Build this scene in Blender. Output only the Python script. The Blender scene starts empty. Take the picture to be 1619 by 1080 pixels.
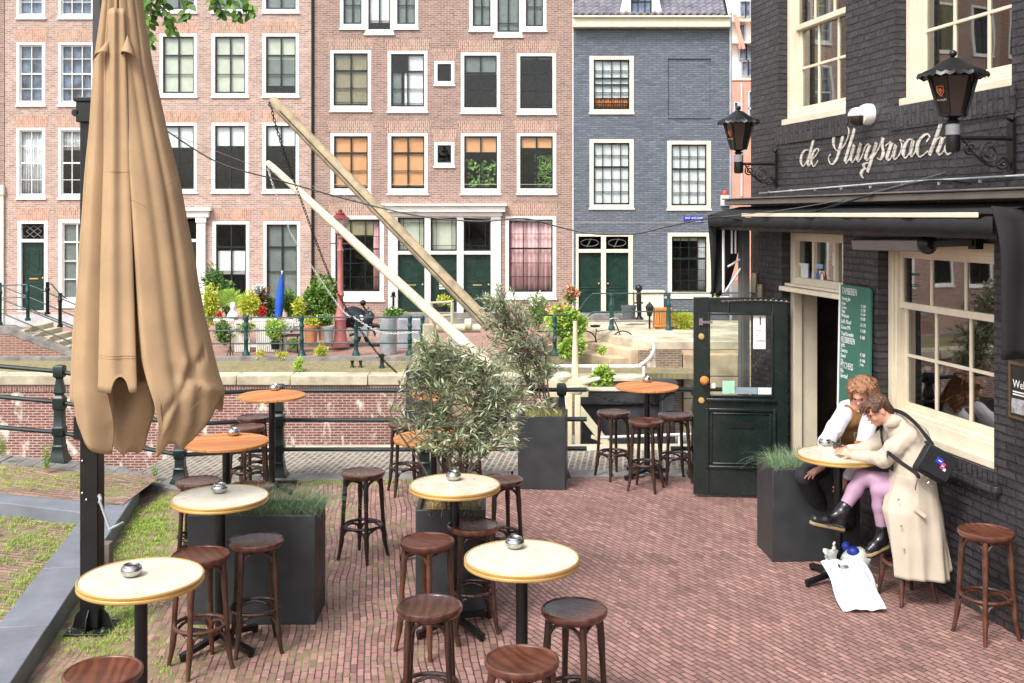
import bpy, math, random
import numpy as np
from mathutils import Vector, Matrix
R = math.radians
random.seed(7)
scene = bpy.context.scene
col = scene.collection
F, CX, Y0, H = 1700.0, 809.5, 340.0, 3.11     # the photograph's focal length, centre, horizon (pixels) and eye height (m)

# ---------------------------------------------------------------- camera
cd = bpy.data.cameras.new('camera'); cam = bpy.data.objects.new('camera', cd); col.objects.link(cam)
cam.location = (0, 0, H); cam.rotation_euler = (R(90), 0, 0)
cd.sensor_width = 36; cd.lens = F / 1619 * 36; cd.shift_y = -(540 - Y0) / 1619
cd.clip_start = .05; cd.clip_end = 900
scene.camera = cam
# ---------------------------------------------------------------- world, sun, exposure
SUN_EL, SUN_ROT = R(52), R(215)
w = bpy.data.worlds.new('World'); scene.world = w; w.use_nodes = True
nt = w.node_tree; nt.nodes.clear()
sky = nt.nodes.new('ShaderNodeTexSky'); sky.sky_type = 'NISHITA'; sky.sun_disc = False
sky.sun_elevation = SUN_EL; sky.sun_rotation = SUN_ROT; sky.dust_density = 4.0; sky.air_density = 1.0
hs = nt.nodes.new('ShaderNodeHueSaturation'); hs.inputs['Saturation'].default_value = .42
bg = nt.nodes.new('ShaderNodeBackground'); bg.inputs['Strength'].default_value = .15
ow = nt.nodes.new('ShaderNodeOutputWorld')
nt.links.new(sky.outputs[0], hs.inputs['Color']); nt.links.new(hs.outputs[0], bg.inputs['Color']); nt.links.new(bg.outputs[0], ow.inputs['Surface'])
sl = bpy.data.lights.new('sun', 'SUN'); sl.energy = 1.4; sl.angle = R(16); sl.color = (1, .955, .89)
so = bpy.data.objects.new('sun', sl); col.objects.link(so)
# direction towards the sun: behind the camera and to the left
az = R(215); dv = Vector((math.sin(az) * math.cos(SUN_EL), math.cos(az) * math.cos(SUN_EL), math.sin(SUN_EL)))
so.rotation_euler = dv.to_track_quat('Z', 'Y').to_euler()
vs = scene.view_settings; vs.view_transform = 'Standard'; vs.look = 'None'; vs.gamma = 1; vs.exposure = 1.06
scene.cycles.max_bounces = 8; scene.cycles.transparent_max_bounces = 24

# ---------------------------------------------------------------- helpers
def C(h, k=1.0):
    r = []
    for i in (0, 2, 4):
        c = int(h[i:i+2], 16) / 255; c = c / 12.92 if c <= .04045 else ((c + .055) / 1.055) ** 2.4
        r.append(min(1, c * k))
    return (*r, 1)
OFF = {}
def tag(o, label=None, cat=None, group=None, kind=None):
    if label: o['label'] = label
    if cat: o['category'] = cat
    if group: o['group'] = group
    if kind: o['kind'] = kind
    return o
def thing(name, label, cat, loc=(0, 0, 0), rz=0, group=None, off=None, parent=None):
    """an Empty at the thing's base; parts are given in the frame whose point `off` (default loc) is the base"""
    o = bpy.data.objects.new(name, None); col.objects.link(o); o.empty_display_size = .1
    o.location = loc; o.rotation_euler = (0, 0, rz)
    if parent: o.parent = parent
    else: tag(o, label, cat, group)
    OFF[o.name] = Vector(off if off is not None else loc)
    return o
class MB:
    def __init__(s): s.v = []; s.f = []; s.mi = []; s.cur = 0
    def add(s, vs, fs):
        n = len(s.v); s.v += [tuple(p) for p in vs]; s.f += [tuple(i + n for i in f) for f in fs]; s.mi += [s.cur] * len(fs); return s
    def box(s, x0, x1, y0, y1, z0, z1):
        if x0 > x1: x0, x1 = x1, x0
        if y0 > y1: y0, y1 = y1, y0
        if z0 > z1: z0, z1 = z1, z0
        return s.add([(x0,y0,z0),(x1,y0,z0),(x1,y1,z0),(x0,y1,z0),(x0,y0,z1),(x1,y0,z1),(x1,y1,z1),(x0,y1,z1)],
                     [(0,3,2,1),(4,5,6,7),(0,1,5,4),(1,2,6,5),(2,3,7,6),(3,0,4,7)])
    def obox(s, c, size, M):
        x, y, z = [k / 2 for k in size]; c = Vector(c)
        vs = [c + M @ Vector(p) for p in [(-x,-y,-z),(x,-y,-z),(x,y,-z),(-x,y,-z),(-x,-y,z),(x,-y,z),(x,y,z),(-x,y,z)]]
        return s.add(vs, [(0,3,2,1),(4,5,6,7),(0,1,5,4),(1,2,6,5),(2,3,7,6),(3,0,4,7)])
    def beam(s, p0, p1, w, h, up=(0, 0, 1)):
        p0, p1 = Vector(p0), Vector(p1); d = (p1 - p0); L = d.length; d.normalize(); u = Vector(up)
        if abs(d.dot(u)) > .98: u = Vector((0, 1, 0))
        a = d.cross(u).normalized(); b = a.cross(d).normalized()
        M = Matrix((d, a, b)).transposed()
        return s.obox((p0 + p1) / 2, (L, w, h), M)
    def tube(s, pts, r, n=8, closed=False, caps=True, flat=1.0):
        pts = [Vector(p) for p in pts]; N = len(pts)
        rs = list(r) if hasattr(r, '__len__') else [r] * N
        vs = []; prev = None
        for i, p in enumerate(pts):
            if closed: t = pts[(i+1) % N] - pts[i-1]
            else: t = pts[min(i+1, N-1)] - pts[max(i-1, 0)]
            if t.length < 1e-9: t = Vector((0, 0, 1))
            t.normalize()
            if prev is None:
                a = t.orthogonal().normalized() if abs(t.z) > .9 else t.cross(Vector((0, 0, 1))).normalized()
            else:
                a = prev - t * prev.dot(t)
                a = a.normalized() if a.length > 1e-6 else t.orthogonal().normalized()
            b = t.cross(a); prev = a
            for k in range(n):
                q = 2 * math.pi * k / n; vs.append(p + a * (rs[i] * math.cos(q)) + b * (rs[i] * flat * math.sin(q)))
        fs = []
        for i in range(N if closed else N - 1):
            j = (i + 1) % N
            for k in range(n):
                l = (k + 1) % n; fs.append((i*n+k, i*n+l, j*n+l, j*n+k))
        if caps and not closed:
            fs.append(tuple(range(n))[::-1]); fs.append(tuple((N-1)*n + k for k in range(n)))
        return s.add(vs, fs)
    def lathe(s, prof, n=24, c=(0, 0, 0), rx=1.0, ry=1.0, M=None, caps=True):
        """prof = [(r, z), ...] from bottom to top or any order"""
        vs = []; c = Vector(c)
        for r, z in prof:
            for k in range(n):
                q = 2 * math.pi * k / n; p = Vector((r * rx * math.cos(q), r * ry * math.sin(q), z))
                if M is not None: p = M @ p
                vs.append(c + p)
        fs = [(i*n+k, i*n+(k+1) % n, (i+1)*n+(k+1) % n, (i+1)*n+k) for i in range(len(prof)-1) for k in range(n)]
        if caps and prof[0][0] > 1e-6: fs.append(tuple(range(n))[::-1])
        if caps and prof[-1][0] > 1e-6: fs.append(tuple((len(prof)-1)*n + k for k in range(n)))
        return s.add(vs, fs)
    def prism(s, pts, ext):
        """flat polygon (list of 3-D points) extruded by the vector ext"""
        pts = [Vector(p) for p in pts]; e = Vector(ext); n = len(pts)
        return s.add(pts + [p + e for p in pts], [tuple(range(n))[::-1], tuple(range(n, 2*n))] + [(i, (i+1) % n, n + (i+1) % n, n + i) for i in range(n)])
    def ball(s, c, r, n=12, m=8, sc=(1, 1, 1)):
        prof = [(math.sin(math.pi * i / m) * r, -math.cos(math.pi * i / m) * r * sc[2]) for i in range(m + 1)]
        return s.lathe(prof, n, c, sc[0], sc[1])
    def grid(s, P):
        """P[i][j] points"""
        n, m = len(P), len(P[0])
        return s.add([p for r_ in P for p in r_], [(i*m+j, i*m+j+1, (i+1)*m+j+1, (i+1)*m+j) for i in range(n-1) for j in range(m-1)])
    def build(s, name, mats, parent=None, bevel=0, ang=38, solid=0):
        off = OFF.get(parent.name, Vector()) if parent else Vector()
        me = bpy.data.meshes.new(name)
        me.from_pydata([(a - off.x, b - off.y, c - off.z) for a, b, c in s.v], [], s.f)
        if not isinstance(mats, (list, tuple)): mats = [mats]
        for m_ in mats: me.materials.append(m_)
        me.polygons.foreach_set('material_index', s.mi)
        me.polygons.foreach_set('use_smooth', [True] * len(s.f))
        me.update(); me.set_sharp_from_angle(angle=R(ang))
        o = bpy.data.objects.new(name, me); col.objects.link(o)
        if parent: o.parent = parent; OFF[o.name] = off
        if solid:
            md = o.modifiers.new('s', 'SOLIDIFY'); md.thickness = solid; md.offset = 0
        if bevel:
            md = o.modifiers.new('b', 'BEVEL'); md.width = bevel; md.segments = 2; md.limit_method = 'ANGLE'
        return o
def solo(mb, name, mats, label, cat, group=None, **k):
    """a thing made of one mesh, origin at its base"""
    xs = [v[0] for v in mb.v]; ys = [v[1] for v in mb.v]; zs = [v[2] for v in mb.v]
    c = ((min(xs)+max(xs))/2, (min(ys)+max(ys))/2, min(zs))
    mb.v = [(a-c[0], b-c[1], d-c[2]) for a, b, d in mb.v]
    o = mb.build(name, mats, **k); o.location = c; tag(o, label, cat, group); return o
def struct(mb, name, mats, **k): return tag(mb.build(name, mats, **k), kind='structure')
def copy_tree(o, parent=None):
    c = o.copy(); col.objects.link(c); c.parent = parent
    OFF[c.name] = OFF.get(o.name, Vector())
    for ch in KIDS.get(o.name, []): copy_tree(ch, c)
    return c
KIDS = {}
def index_kids(root):
    for o in list(bpy.data.objects):
        if o.parent: KIDS.setdefault(o.parent.name, [])
    def rec(o):
        KIDS[o.name] = list(o.children)
        for ch in o.children: rec(ch)
    rec(root)
def W(px, py, Y): return Vector(((px - CX) / F * Y, Y, H - (py - Y0) / F * Y))
def G(px, py, z=0.0):
    Y = (H - z) * F / (py - Y0); return Vector(((px - CX) / F * Y, Y, z))
def spline(pts, k=6, closed=False):
    pts = [Vector(p) for p in pts]; n = len(pts); out = []
    for i in range(n if closed else n - 1):
        g = lambda j: pts[j % n] if closed else pts[max(0, min(n-1, j))]
        a, b, c, d = g(i-1), g(i), g(i+1), g(i+2)
        for t in range(k):
            t /= k; out.append(.5 * ((2*b) + (c-a)*t + (2*a-5*b+4*c-d)*t*t + (3*b-a-3*c+d)*t**3))
    if not closed: out.append(pts[-1])
    return out

# ---------------------------------------------------------------- materials
def newmat(name):
    m = bpy.data.materials.new(name); m.use_nodes = True; nt = m.node_tree; nt.nodes.clear()
    out = nt.nodes.new('ShaderNodeOutputMaterial'); b = nt.nodes.new('ShaderNodeBsdfPrincipled')
    nt.links.new(b.outputs[0], out.inputs[0]); return m, nt, b, out
def nd(nt, t, **k):
    n = nt.nodes.new('ShaderNode' + t)
    for a, v in k.items():
        if a in n.inputs.keys(): n.inputs[a].default_value = v
        else: setattr(n, a, v)
    return n
def lk(nt, a, b): nt.links.new(a, b)
def mixc(nt, fac, a, b, mode='MIX'):
    n = nt.nodes.new('ShaderNodeMix'); n.data_type = 'RGBA'; n.blend_type = mode
    for i, x in ((0, fac), (6, a), (7, b)):
        if hasattr(x, 'links'): nt.links.new(x, n.inputs[i])
        else: n.inputs[i].default_value = x
    return n.outputs[2]
def ramp(nt, src, stops):
    n = nt.nodes.new('ShaderNodeValToRGB'); cr = n.color_ramp
    while len(cr.elements) < len(stops): cr.elements.new(.5)
    for e, (p, c) in zip(cr.elements, stops): e.position = p; e.color = c if hasattr(c, '__len__') else (c, c, c, 1)
    nt.links.new(src, n.inputs[0]); return n.outputs[0]
def pm(name, c, rough=.6, metal=0., var=.12, vs=4., bump=.0, bs=60., c2=None, coat=0., spec=.5, stretch=None):
    m, nt, b, out = newmat(name)
    tc = nd(nt, 'TexCoord'); src = tc.outputs['Object']
    if stretch:
        mp = nd(nt, 'Mapping'); mp.inputs['Scale'].default_value = stretch; lk(nt, src, mp.inputs[0]); src = mp.outputs[0]
    n1 = nd(nt, 'TexNoise', Scale=vs, Detail=6.0, Roughness=.6); lk(nt, src, n1.inputs['Vector'])
    c2 = c2 or tuple(x * (1 - 2.2 * var) for x in c[:3]) + (1,)
    ca = tuple(min(1, x * (1 + var)) for x in c[:3]) + (1,)
    lk(nt, ramp(nt, n1.outputs[0], [(.3, c2), (.7, ca)]), b.inputs['Base Color'])
    b.inputs['Roughness'].default_value = rough; b.inputs['Metallic'].default_value = metal
    b.inputs['Specular IOR Level'].default_value = spec; b.inputs['Coat Weight'].default_value = coat; b.inputs['Coat Roughness'].default_value = .12
    if rough > .08 and metal < .9:
        lk(nt, ramp(nt, n1.outputs[0], [(.3, max(0, rough - .07)), (.7, min(1, rough + .08))]), b.inputs['Roughness'])
    if bump:
        n2 = nd(nt, 'TexNoise', Scale=bs, Detail=5.0); lk(nt, src, n2.inputs['Vector'])
        bp = nd(nt, 'Bump', Strength=bump, Distance=.01); lk(nt, n2.outputs[0], bp.inputs['Height']); lk(nt, bp.outputs[0], b.inputs['Normal'])
    return m
def brickmat(name, c1, c2, mortar, bw=.21, bh=.062, ms=.009, rough=.85, bump=.6, u=(1, 0, 0), v=(0, 0, 1), big=.25, dist=.006,
             wob=0., stain=None, stain_at=(.55, .68), stain_scale=(1.2, 1.2, .5), moss=None, dirt=None, second=None, off=.5, lumps=0., bd=.006, us=1., msm=.25, vari=.35):
    """bricks laid along u with courses stacked along v (world metres); second = (u, v, edge fn) for a differently laid region"""
    m, nt, b, out = newmat(name)
    ge = nd(nt, 'NewGeometry'); P = ge.outputs['Position']
    dn = nd(nt, 'TexNoise', Scale=14.0, Detail=3.0); lk(nt, P, dn.inputs['Vector'])
    sb = nd(nt, 'VectorMath', operation='SUBTRACT'); lk(nt, dn.outputs['Color'], sb.inputs[0]); sb.inputs[1].default_value = (.5, .5, .5)
    sc = nd(nt, 'VectorMath', operation='SCALE'); lk(nt, sb.outputs[0], sc.inputs[0]); sc.inputs['Scale'].default_value = dist * 2
    ad = nd(nt, 'VectorMath', operation='ADD'); lk(nt, P, ad.inputs[0]); lk(nt, sc.outputs[0], ad.inputs[1]); Q = ad.outputs[0]
    if wob:
        wn = nd(nt, 'TexNoise', Scale=.9, Detail=1.0); lk(nt, P, wn.inputs['Vector'])
        s2 = nd(nt, 'VectorMath', operation='SUBTRACT'); lk(nt, wn.outputs['Color'], s2.inputs[0]); s2.inputs[1].default_value = (.5, .5, .5)
        s3 = nd(nt, 'VectorMath', operation='SCALE'); lk(nt, s2.outputs[0], s3.inputs[0]); s3.inputs['Scale'].default_value = wob
        a2 = nd(nt, 'VectorMath', operation='ADD'); lk(nt, Q, a2.inputs[0]); lk(nt, s3.outputs[0], a2.inputs[1]); Q = a2.outputs[0]
    def one(u, v):
        du = nd(nt, 'VectorMath', operation='DOT_PRODUCT'); lk(nt, Q, du.inputs[0]); du.inputs[1].default_value = u
        dw = nd(nt, 'VectorMath', operation='DOT_PRODUCT'); lk(nt, Q, dw.inputs[0]); dw.inputs[1].default_value = v
        um = nd(nt, 'Math', operation='MULTIPLY'); um.inputs[1].default_value = us; lk(nt, du.outputs['Value'], um.inputs[0]); cb = nd(nt, 'CombineXYZ'); lk(nt, um.outputs[0], cb.inputs[0]); lk(nt, dw.outputs['Value'], cb.inputs[1])
        bt = nd(nt, 'TexBrick'); bt.offset = off; lk(nt, cb.outputs[0], bt.inputs['Vector'])
        for k_, v_ in (('Scale', 1.), ('Mortar Size', ms), ('Mortar Smooth', msm), ('Bias', 0.), ('Brick Width', bw*us), ('Row Height', bh), ('Color1', c1), ('Color2', c2), ('Mortar', mortar)): bt.inputs[k_].default_value = v_
        # a tone of its own for every brick, from the brick's cell
        def mth(op, a_, b_=None):
            n_ = nd(nt, 'Math', operation=op)
            for i_, x_ in enumerate((a_, b_)):
                if x_ is None: continue
                if hasattr(x_, 'links'): lk(nt, x_, n_.inputs[i_])
                else: n_.inputs[i_].default_value = x_
            return n_.outputs[0]
        row_ = mth('FLOOR', mth('DIVIDE', dw.outputs['Value'], bh)); par = mth('FLOORED_MODULO', row_, 2.)
        sh_ = mth('MULTIPLY', mth('SUBTRACT', 1., par), off); idc = mth('FLOOR', mth('ADD', mth('DIVIDE', du.outputs['Value'], bw), sh_))
        c2_ = nd(nt, 'CombineXYZ'); lk(nt, idc, c2_.inputs[0]); lk(nt, row_, c2_.inputs[1]); wn_ = nd(nt, 'TexWhiteNoise'); wn_.noise_dimensions = '2D'; lk(nt, c2_.outputs[0], wn_.inputs['Vector'])
        vr = ramp(nt, wn_.outputs['Value'], [(0., 1 - vari), (.12, 1 - vari*.45), (.85, 1.), (1., 1 + vari*.35)])
        return mixc(nt, 1., bt.outputs['Color'], mixc(nt, bt.outputs['Fac'], vr, (1, 1, 1, 1)), 'MULTIPLY'), bt.outputs['Fac']
    colr, fac = one(u, v)
    if second:
        u2, v2, ax, lim = second
        c_2, f_2 = one(u2, v2)
        dd = nd(nt, 'VectorMath', operation='DOT_PRODUCT'); lk(nt, Q, dd.inputs[0]); dd.inputs[1].default_value = ax
        gt = nd(nt, 'Math', operation='GREATER_THAN'); lk(nt, dd.outputs['Value'], gt.inputs[0]); gt.inputs[1].default_value = lim
        colr = mixc(nt, gt.outputs[0], colr, c_2); fm = mixc(nt, gt.outputs[0], fac, f_2); fac = fm
    n1 = nd(nt, 'TexNoise', Scale=1.1, Detail=8.0, Roughness=.65); lk(nt, P, n1.inputs['Vector'])
    colr = mixc(nt, 1.0, colr, ramp(nt, n1.outputs[0], [(.25, 1 - big * 1.6), (.75, min(1.0, 1 + big))]), 'MULTIPLY')
    nf = nd(nt, 'TexNoise', Scale=9.0, Detail=8.0, Roughness=.75); lk(nt, P, nf.inputs['Vector'])
    colr = mixc(nt, 1.0, colr, ramp(nt, nf.outputs[0], [(.3, .68), (.62, 1.0)]), 'MULTIPLY')
    if stain:
        mp = nd(nt, 'Mapping'); mp.inputs['Scale'].default_value = stain_scale; lk(nt, P, mp.inputs[0])
        n2 = nd(nt, 'TexNoise', Scale=1.6, Detail=9.0, Roughness=.62, Distortion=.4); lk(nt, mp.outputs[0], n2.inputs['Vector'])
        colr = mixc(nt, ramp(nt, n2.outputs[0], [(stain_at[0], 0.), (stain_at[1], 1.)]), colr, stain)
    if dirt:
        n3 = nd(nt, 'TexNoise', Scale=.7, Detail=6.0, Roughness=.7); lk(nt, P, n3.inputs['Vector'])
        colr = mixc(nt, ramp(nt, n3.outputs[0], [(.5, 0.), (.75, .6)]), colr, dirt)
    if moss:
        mc, ax, a0, a1, lo, hi = moss     # colour, axis, range along it, noise thresholds
        n4 = nd(nt, 'TexNoise', Scale=3.2, Detail=9.0, Roughness=.72); lk(nt, P, n4.inputs['Vector'])
        dd = nd(nt, 'VectorMath', operation='DOT_PRODUCT'); lk(nt, P, dd.inputs[0]); dd.inputs[1].default_value = ax
        mr = nd(nt, 'MapRange'); lk(nt, dd.outputs['Value'], mr.inputs[0]); mr.inputs[1].default_value = a0; mr.inputs[2].default_value = a1; mr.inputs[3].default_value = 0; mr.inputs[4].default_value = 1
        ms_ = nd(nt, 'Math', operation='MULTIPLY'); lk(nt, fac, ms_.inputs[0]); ms_.inputs[1].default_value = .16
        a_ = nd(nt, 'Math', operation='ADD'); lk(nt, n4.outputs[0], a_.inputs[0]); lk(nt, ms_.outputs[0], a_.inputs[1])
        m2 = nd(nt, 'Math', operation='MULTIPLY_ADD'); lk(nt, mr.outputs[0], m2.inputs[0]); m2.inputs[1].default_value = .26; lk(nt, a_.outputs[0], m2.inputs[2])
        colr = mixc(nt, ramp(nt, m2.outputs[0], [(lo, 0.), (hi, .85)]), colr, mc)
    lk(nt, colr, b.inputs['Base Color'])
    b.inputs['Roughness'].default_value = rough
    inv = nd(nt, 'Math', operation='MULTIPLY'); lk(nt, fac, inv.inputs[0]); inv.inputs[1].default_value = -1.
    n5 = nd(nt, 'TexNoise', Scale=35.0 if not lumps else 16.0, Detail=5.0); lk(nt, P, n5.inputs['Vector'])
    ma = nd(nt, 'Math', operation='MULTIPLY_ADD'); lk(nt, n5.outputs[0], ma.inputs[0]); ma.inputs[1].default_value = .5 + lumps; lk(nt, inv.outputs[0], ma.inputs[2])
    bp = nd(nt, 'Bump', Strength=bump, Distance=bd); lk(nt, ma.outputs[0], bp.inputs['Height']); lk(nt, bp.outputs[0], b.inputs['Normal'])
    return m
def leafmat(name, dark, light, rough=.55, mid=None, sheen=.0):
    m, nt, b, out = newmat(name)
    ge = nd(nt, 'NewGeometry')
    stops = [(0., dark), (.5, mid or tuple((x+y)/2 for x, y in zip(dark, light))), (1., light)]
    c = ramp(nt, ge.outputs['Random Per Island'], stops)
    lk(nt, c, b.inputs['Base Color']); b.inputs['Roughness'].default_value = rough
    tr = nd(nt, 'BsdfTranslucent'); lk(nt, c, tr.inputs[0])
    mx = nd(nt, 'MixShader'); mx.inputs[0].default_value = .22; lk(nt, b.outputs[0], mx.inputs[1]); lk(nt, tr.outputs[0], mx.inputs[2]); lk(nt, mx.outputs[0], out.inputs[0])
    return m
def glassmat(name, tint=(.75, .8, .8, 1), refl=1.0, ior=1.5, wav=.0, mul=1.7):
    m, nt, b, out = newmat(name)
    fr = nd(nt, 'Fresnel', IOR=ior); gl = nd(nt, 'BsdfGlossy', Roughness=.015); tr = nd(nt, 'BsdfTransparent'); tr.inputs[0].default_value = tint
    gl.inputs[0].default_value = (refl, refl, refl, 1)
    mu = nd(nt, 'Math', operation='MULTIPLY'); mu.inputs[1].default_value = mul; lk(nt, fr.outputs[0], mu.inputs[0]); mu.use_clamp = True
    ge_ = nd(nt, 'NewGeometry'); bf = nd(nt, 'Math', operation='SUBTRACT'); bf.inputs[0].default_value = 1.; lk(nt, ge_.outputs['Backfacing'], bf.inputs[1]); m2_ = nd(nt, 'Math', operation='MULTIPLY'); lk(nt, mu.outputs[0], m2_.inputs[0]); lk(nt, bf.outputs[0], m2_.inputs[1]); mu = m2_
    if wav:
        tc = nd(nt, 'NewGeometry'); n = nd(nt, 'TexNoise', Scale=1.6, Detail=1.0); lk(nt, tc.outputs['Position'], n.inputs['Vector'])
        bp = nd(nt, 'Bump', Strength=wav, Distance=.03); lk(nt, n.outputs[0], bp.inputs['Height']); lk(nt, bp.outputs[0], gl.inputs['Normal'])
    mx = nd(nt, 'MixShader'); lk(nt, mu.outputs[0], mx.inputs[0]); lk(nt, tr.outputs[0], mx.inputs[1]); lk(nt, gl.outputs[0], mx.inputs[2]); lk(nt, mx.outputs[0], out.inputs[0])
    return m
def stripemat(name, c1, c2, scale, axis=0, rough=.6, c3=None, dist=1.5, sharp=(.35, .65), bump=.2):
    """vertical or horizontal soft stripes (shade of curtain folds put into the colour, planks, tiles) in object space"""
    m, nt, b, out = newmat(name)
    tc = nd(nt, 'TexCoord'); wv = nd(nt, 'TexWave', Scale=scale, Distortion=dist, Detail=2.0); wv.bands_direction = 'XYZ'[axis]
    lk(nt, tc.outputs['Object'], wv.inputs['Vector'])
    lk(nt, ramp(nt, wv.outputs['Fac'], [(sharp[0], c1), (sharp[1], c2)]), b.inputs['Base Color'])
    b.inputs['Roughness'].default_value = rough
    bp = nd(nt, 'Bump', Strength=bump, Distance=.02); lk(nt, wv.outputs['Fac'], bp.inputs['Height']); lk(nt, bp.outputs[0], b.inputs['Normal'])
    return m

MT = {}
MT['white'] = pm('white_paint', (.80, .79, .75, 1), .45, var=.05, vs=3, bump=.1)
MT['cream'] = pm('cream_paint', (.78, .72, .55, 1), .4, var=.05, vs=3, bump=.1, bs=25)
MT['cream2'] = pm('cream_paint_pub', (.72, .64, .49, 1), .35, var=.06, vs=4, bump=.12, bs=20)
MT['black_sash'] = pm('black_green_sash', (.012, .02, .018, 1), .3)
MT['greendoor'] = pm('dark_green_door_paint', (.010, .035, .026, 1), .3, var=.08)
MT['puddoor'] = pm('black_green_gloss', (.011, .020, .017, 1), .22, var=.12, vs=6, bump=.15, bs=18)
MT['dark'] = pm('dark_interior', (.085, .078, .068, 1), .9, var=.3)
MT['glass'] = glassmat('window_glass', (.93, .95, .95, 1), ior=1.5, wav=.06, mul=1.1)
MT['pglass'] = glassmat('pub_window_glass', (.62, .64, .6, 1), ior=1.85, wav=.035)
MT['dglass'] = glassmat('door_glass', (.86, .9, .88, 1), ior=1.35)
MT['stone'] = pm('blue_stone', (.17, .185, .215, 1), .6, var=.12, vs=3, bump=.3, bs=45)
MT['kerb'] = pm('grey_granite_kerb', (.24, .225, .205, 1), .85, var=.25, vs=3, bump=.6, bs=30)
MT['sand'] = pm('pale_sandstone', (.56, .50, .38, 1), .85, var=.22, vs=1.6, bump=.5, bs=18, c2=(.30, .25, .17, 1))
MT['sandwall'] = pm('weathered_sandstone', (.50, .40, .27, 1), .9, var=.25, vs=1.3, bump=.6, bs=14, c2=(.28, .20, .13, 1))
MT['iron'] = pm('dark_green_black_iron', (.008, .020, .020, 1), .35, var=.3, bump=.15, bs=50)
MT['irong'] = pm('green_painted_iron', (.012, .065, .06, 1), .35, var=.3)
MT['blackmetal'] = pm('black_powder_coat', (.006, .006, .007, 1), .38, var=.2, bump=.1, bs=80)
MT['planter'] = pm('anthracite_planter', (.028, .031, .034, 1), .5, var=.12, vs=5, bump=.1, bs=90)
MT['steel'] = pm('polished_steel', (.50, .50, .49, 1), .14, 1., var=.05)
MT['brass'] = pm('brass_edge', (.66, .43, .15, 1), .35, .55, var=.08)
MT['tabletop'] = pm('cream_table_laminate', (.61, .565, .46, 1), .32, var=.07, vs=9, bump=.03, bs=30)
MT['soil'] = pm('dry_soil', (.16, .11, .06, 1), .95, var=.3, vs=30, bump=.8, bs=60)
MT['terracotta'] = pm('terracotta', (.52, .22, .10, 1), .8, var=.15)
MT['zinc'] = pm('grey_zinc', (.40, .42, .44, 1), .45, .4, var=.1)
MT['tan'] = pm('tan_parasol_cloth', (.385, .255, .142, 1), .85, var=.10, vs=2.2, bump=.12, bs=140)
MT['blackcloth'] = pm('black_awning_cloth', (.013, .013, .014, 1), .92, var=.25, vs=3, bump=.15)
MT['creamwood'] = pm('cream_painted_timber', (.74, .66, .46, 1), .5, var=.12, vs=3, bump=.2)
MT['oldwood'] = pm('weathered_timber', (.42, .33, .20, 1), .7, var=.2, vs=5, bump=.3, stretch=(1, 1, 1))
MT['darkwood'] = pm('dark_wet_timber', (.045, .045, .05, 1), .8, var=.35, vs=3, bump=.4)
MT['rubber'] = pm('black_rubber', (.008, .008, .008, 1), .6)
MT['cable'] = pm('black_cable', (.010, .010, .010, 1), .5)
MT['wire'] = pm('grey_wire', (.20, .20, .20, 1), .4, .3)
MT['letter'] = pm('off_white_sign_paint', (.72, .69, .60, 1), .6, var=.06)
MT['textwhite'] = pm('white_lettering', (.82, .82, .80, 1), .6, var=.02)
MT['pink'] = pm('pink_facade', (.72, .34, .25, 1), .8, var=.08, vs=1)
# ================================================================ THE SETTING: ground, terrace, canal, quays
A1 = math.atan(-.13); A2 = math.atan(-.54)
def dirv(a): return (math.sin(a), math.cos(a), 0), (math.cos(a), -math.sin(a), 0)
u1, v1 = dirv(A1); u2, v2 = dirv(A2)
m_ter = brickmat('terrace_clinkers', (.50, .28, .24, 1), (.35, .19, .165, 1), (.080, .054, .045, 1), .125, .050, .0056, .75, .9, u1, v1, big=.24, dist=.007, wob=.14, vari=.38, us=1.25, msm=.4,
                 second=(u2, v2, (1, .25, 0), 1.95), moss=((.17, .27, .045, 1), (-1, 0, 0), -.8, 3.4, .76, .88), bd=.005)
m_cob = brickmat('quay_cobbles', (.30, .255, .21, 1), (.22, .185, .155, 1), (.50, .45, .36, 1), .2, .075, .014, .85, .5, (.12, 1, 0), (1, -.12, 0), big=.2, dist=.006)
m_far = brickmat('far_wall_brick', (.38, .115, .085, 1), (.27, .085, .07, 1), (.60, .49, .42, 1), .21, .066, .012, .85, .4, big=.25,
                 stain=(.74, .68, .58, 1), stain_at=(.545, .68), stain_scale=(2.4, 1, 1.1))
m_quay = brickmat('quay_bricks', (.36, .27, .20, 1), (.25, .19, .14, 1), (.30, .26, .16, 1), .2, .07, .012, .9, .4, (0, 1, 0), (1, 0, 0), big=.25,
                  moss=((.24, .24, .07, 1), (0, 0, 1), -5, 5, .60, .80))
m_side = brickmat('pavement_pink', (.50, .30, .24, 1), (.42, .25, .2, 1), (.3, .2, .16, 1), .2, .065, .008, .85, .2, (1, 0, 0), (0, 1, 0), big=.12)
m_ramp = brickmat('ramp_bricks', (.44, .28, .22, 1), (.31, .195, .155, 1), (.085, .055, .038, 1), .2, .06, .007, .9, .8, (.96, -.29, 0), (.29, .96, 0), big=.2, dist=.006, wob=.08, us=1.6, msm=.4,
                  moss=((.17, .25, .03, 1), (-1, 0, 0), 2, 7.5, .73, .86))
# far ground sheet behind and under everything, out to the horizon
g = MB(); g.box(-320, 320, 36, 420, -.9, -.69); struct(g, 'ground', pm('city_ground', (.22, .18, .15, 1), .9))
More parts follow.
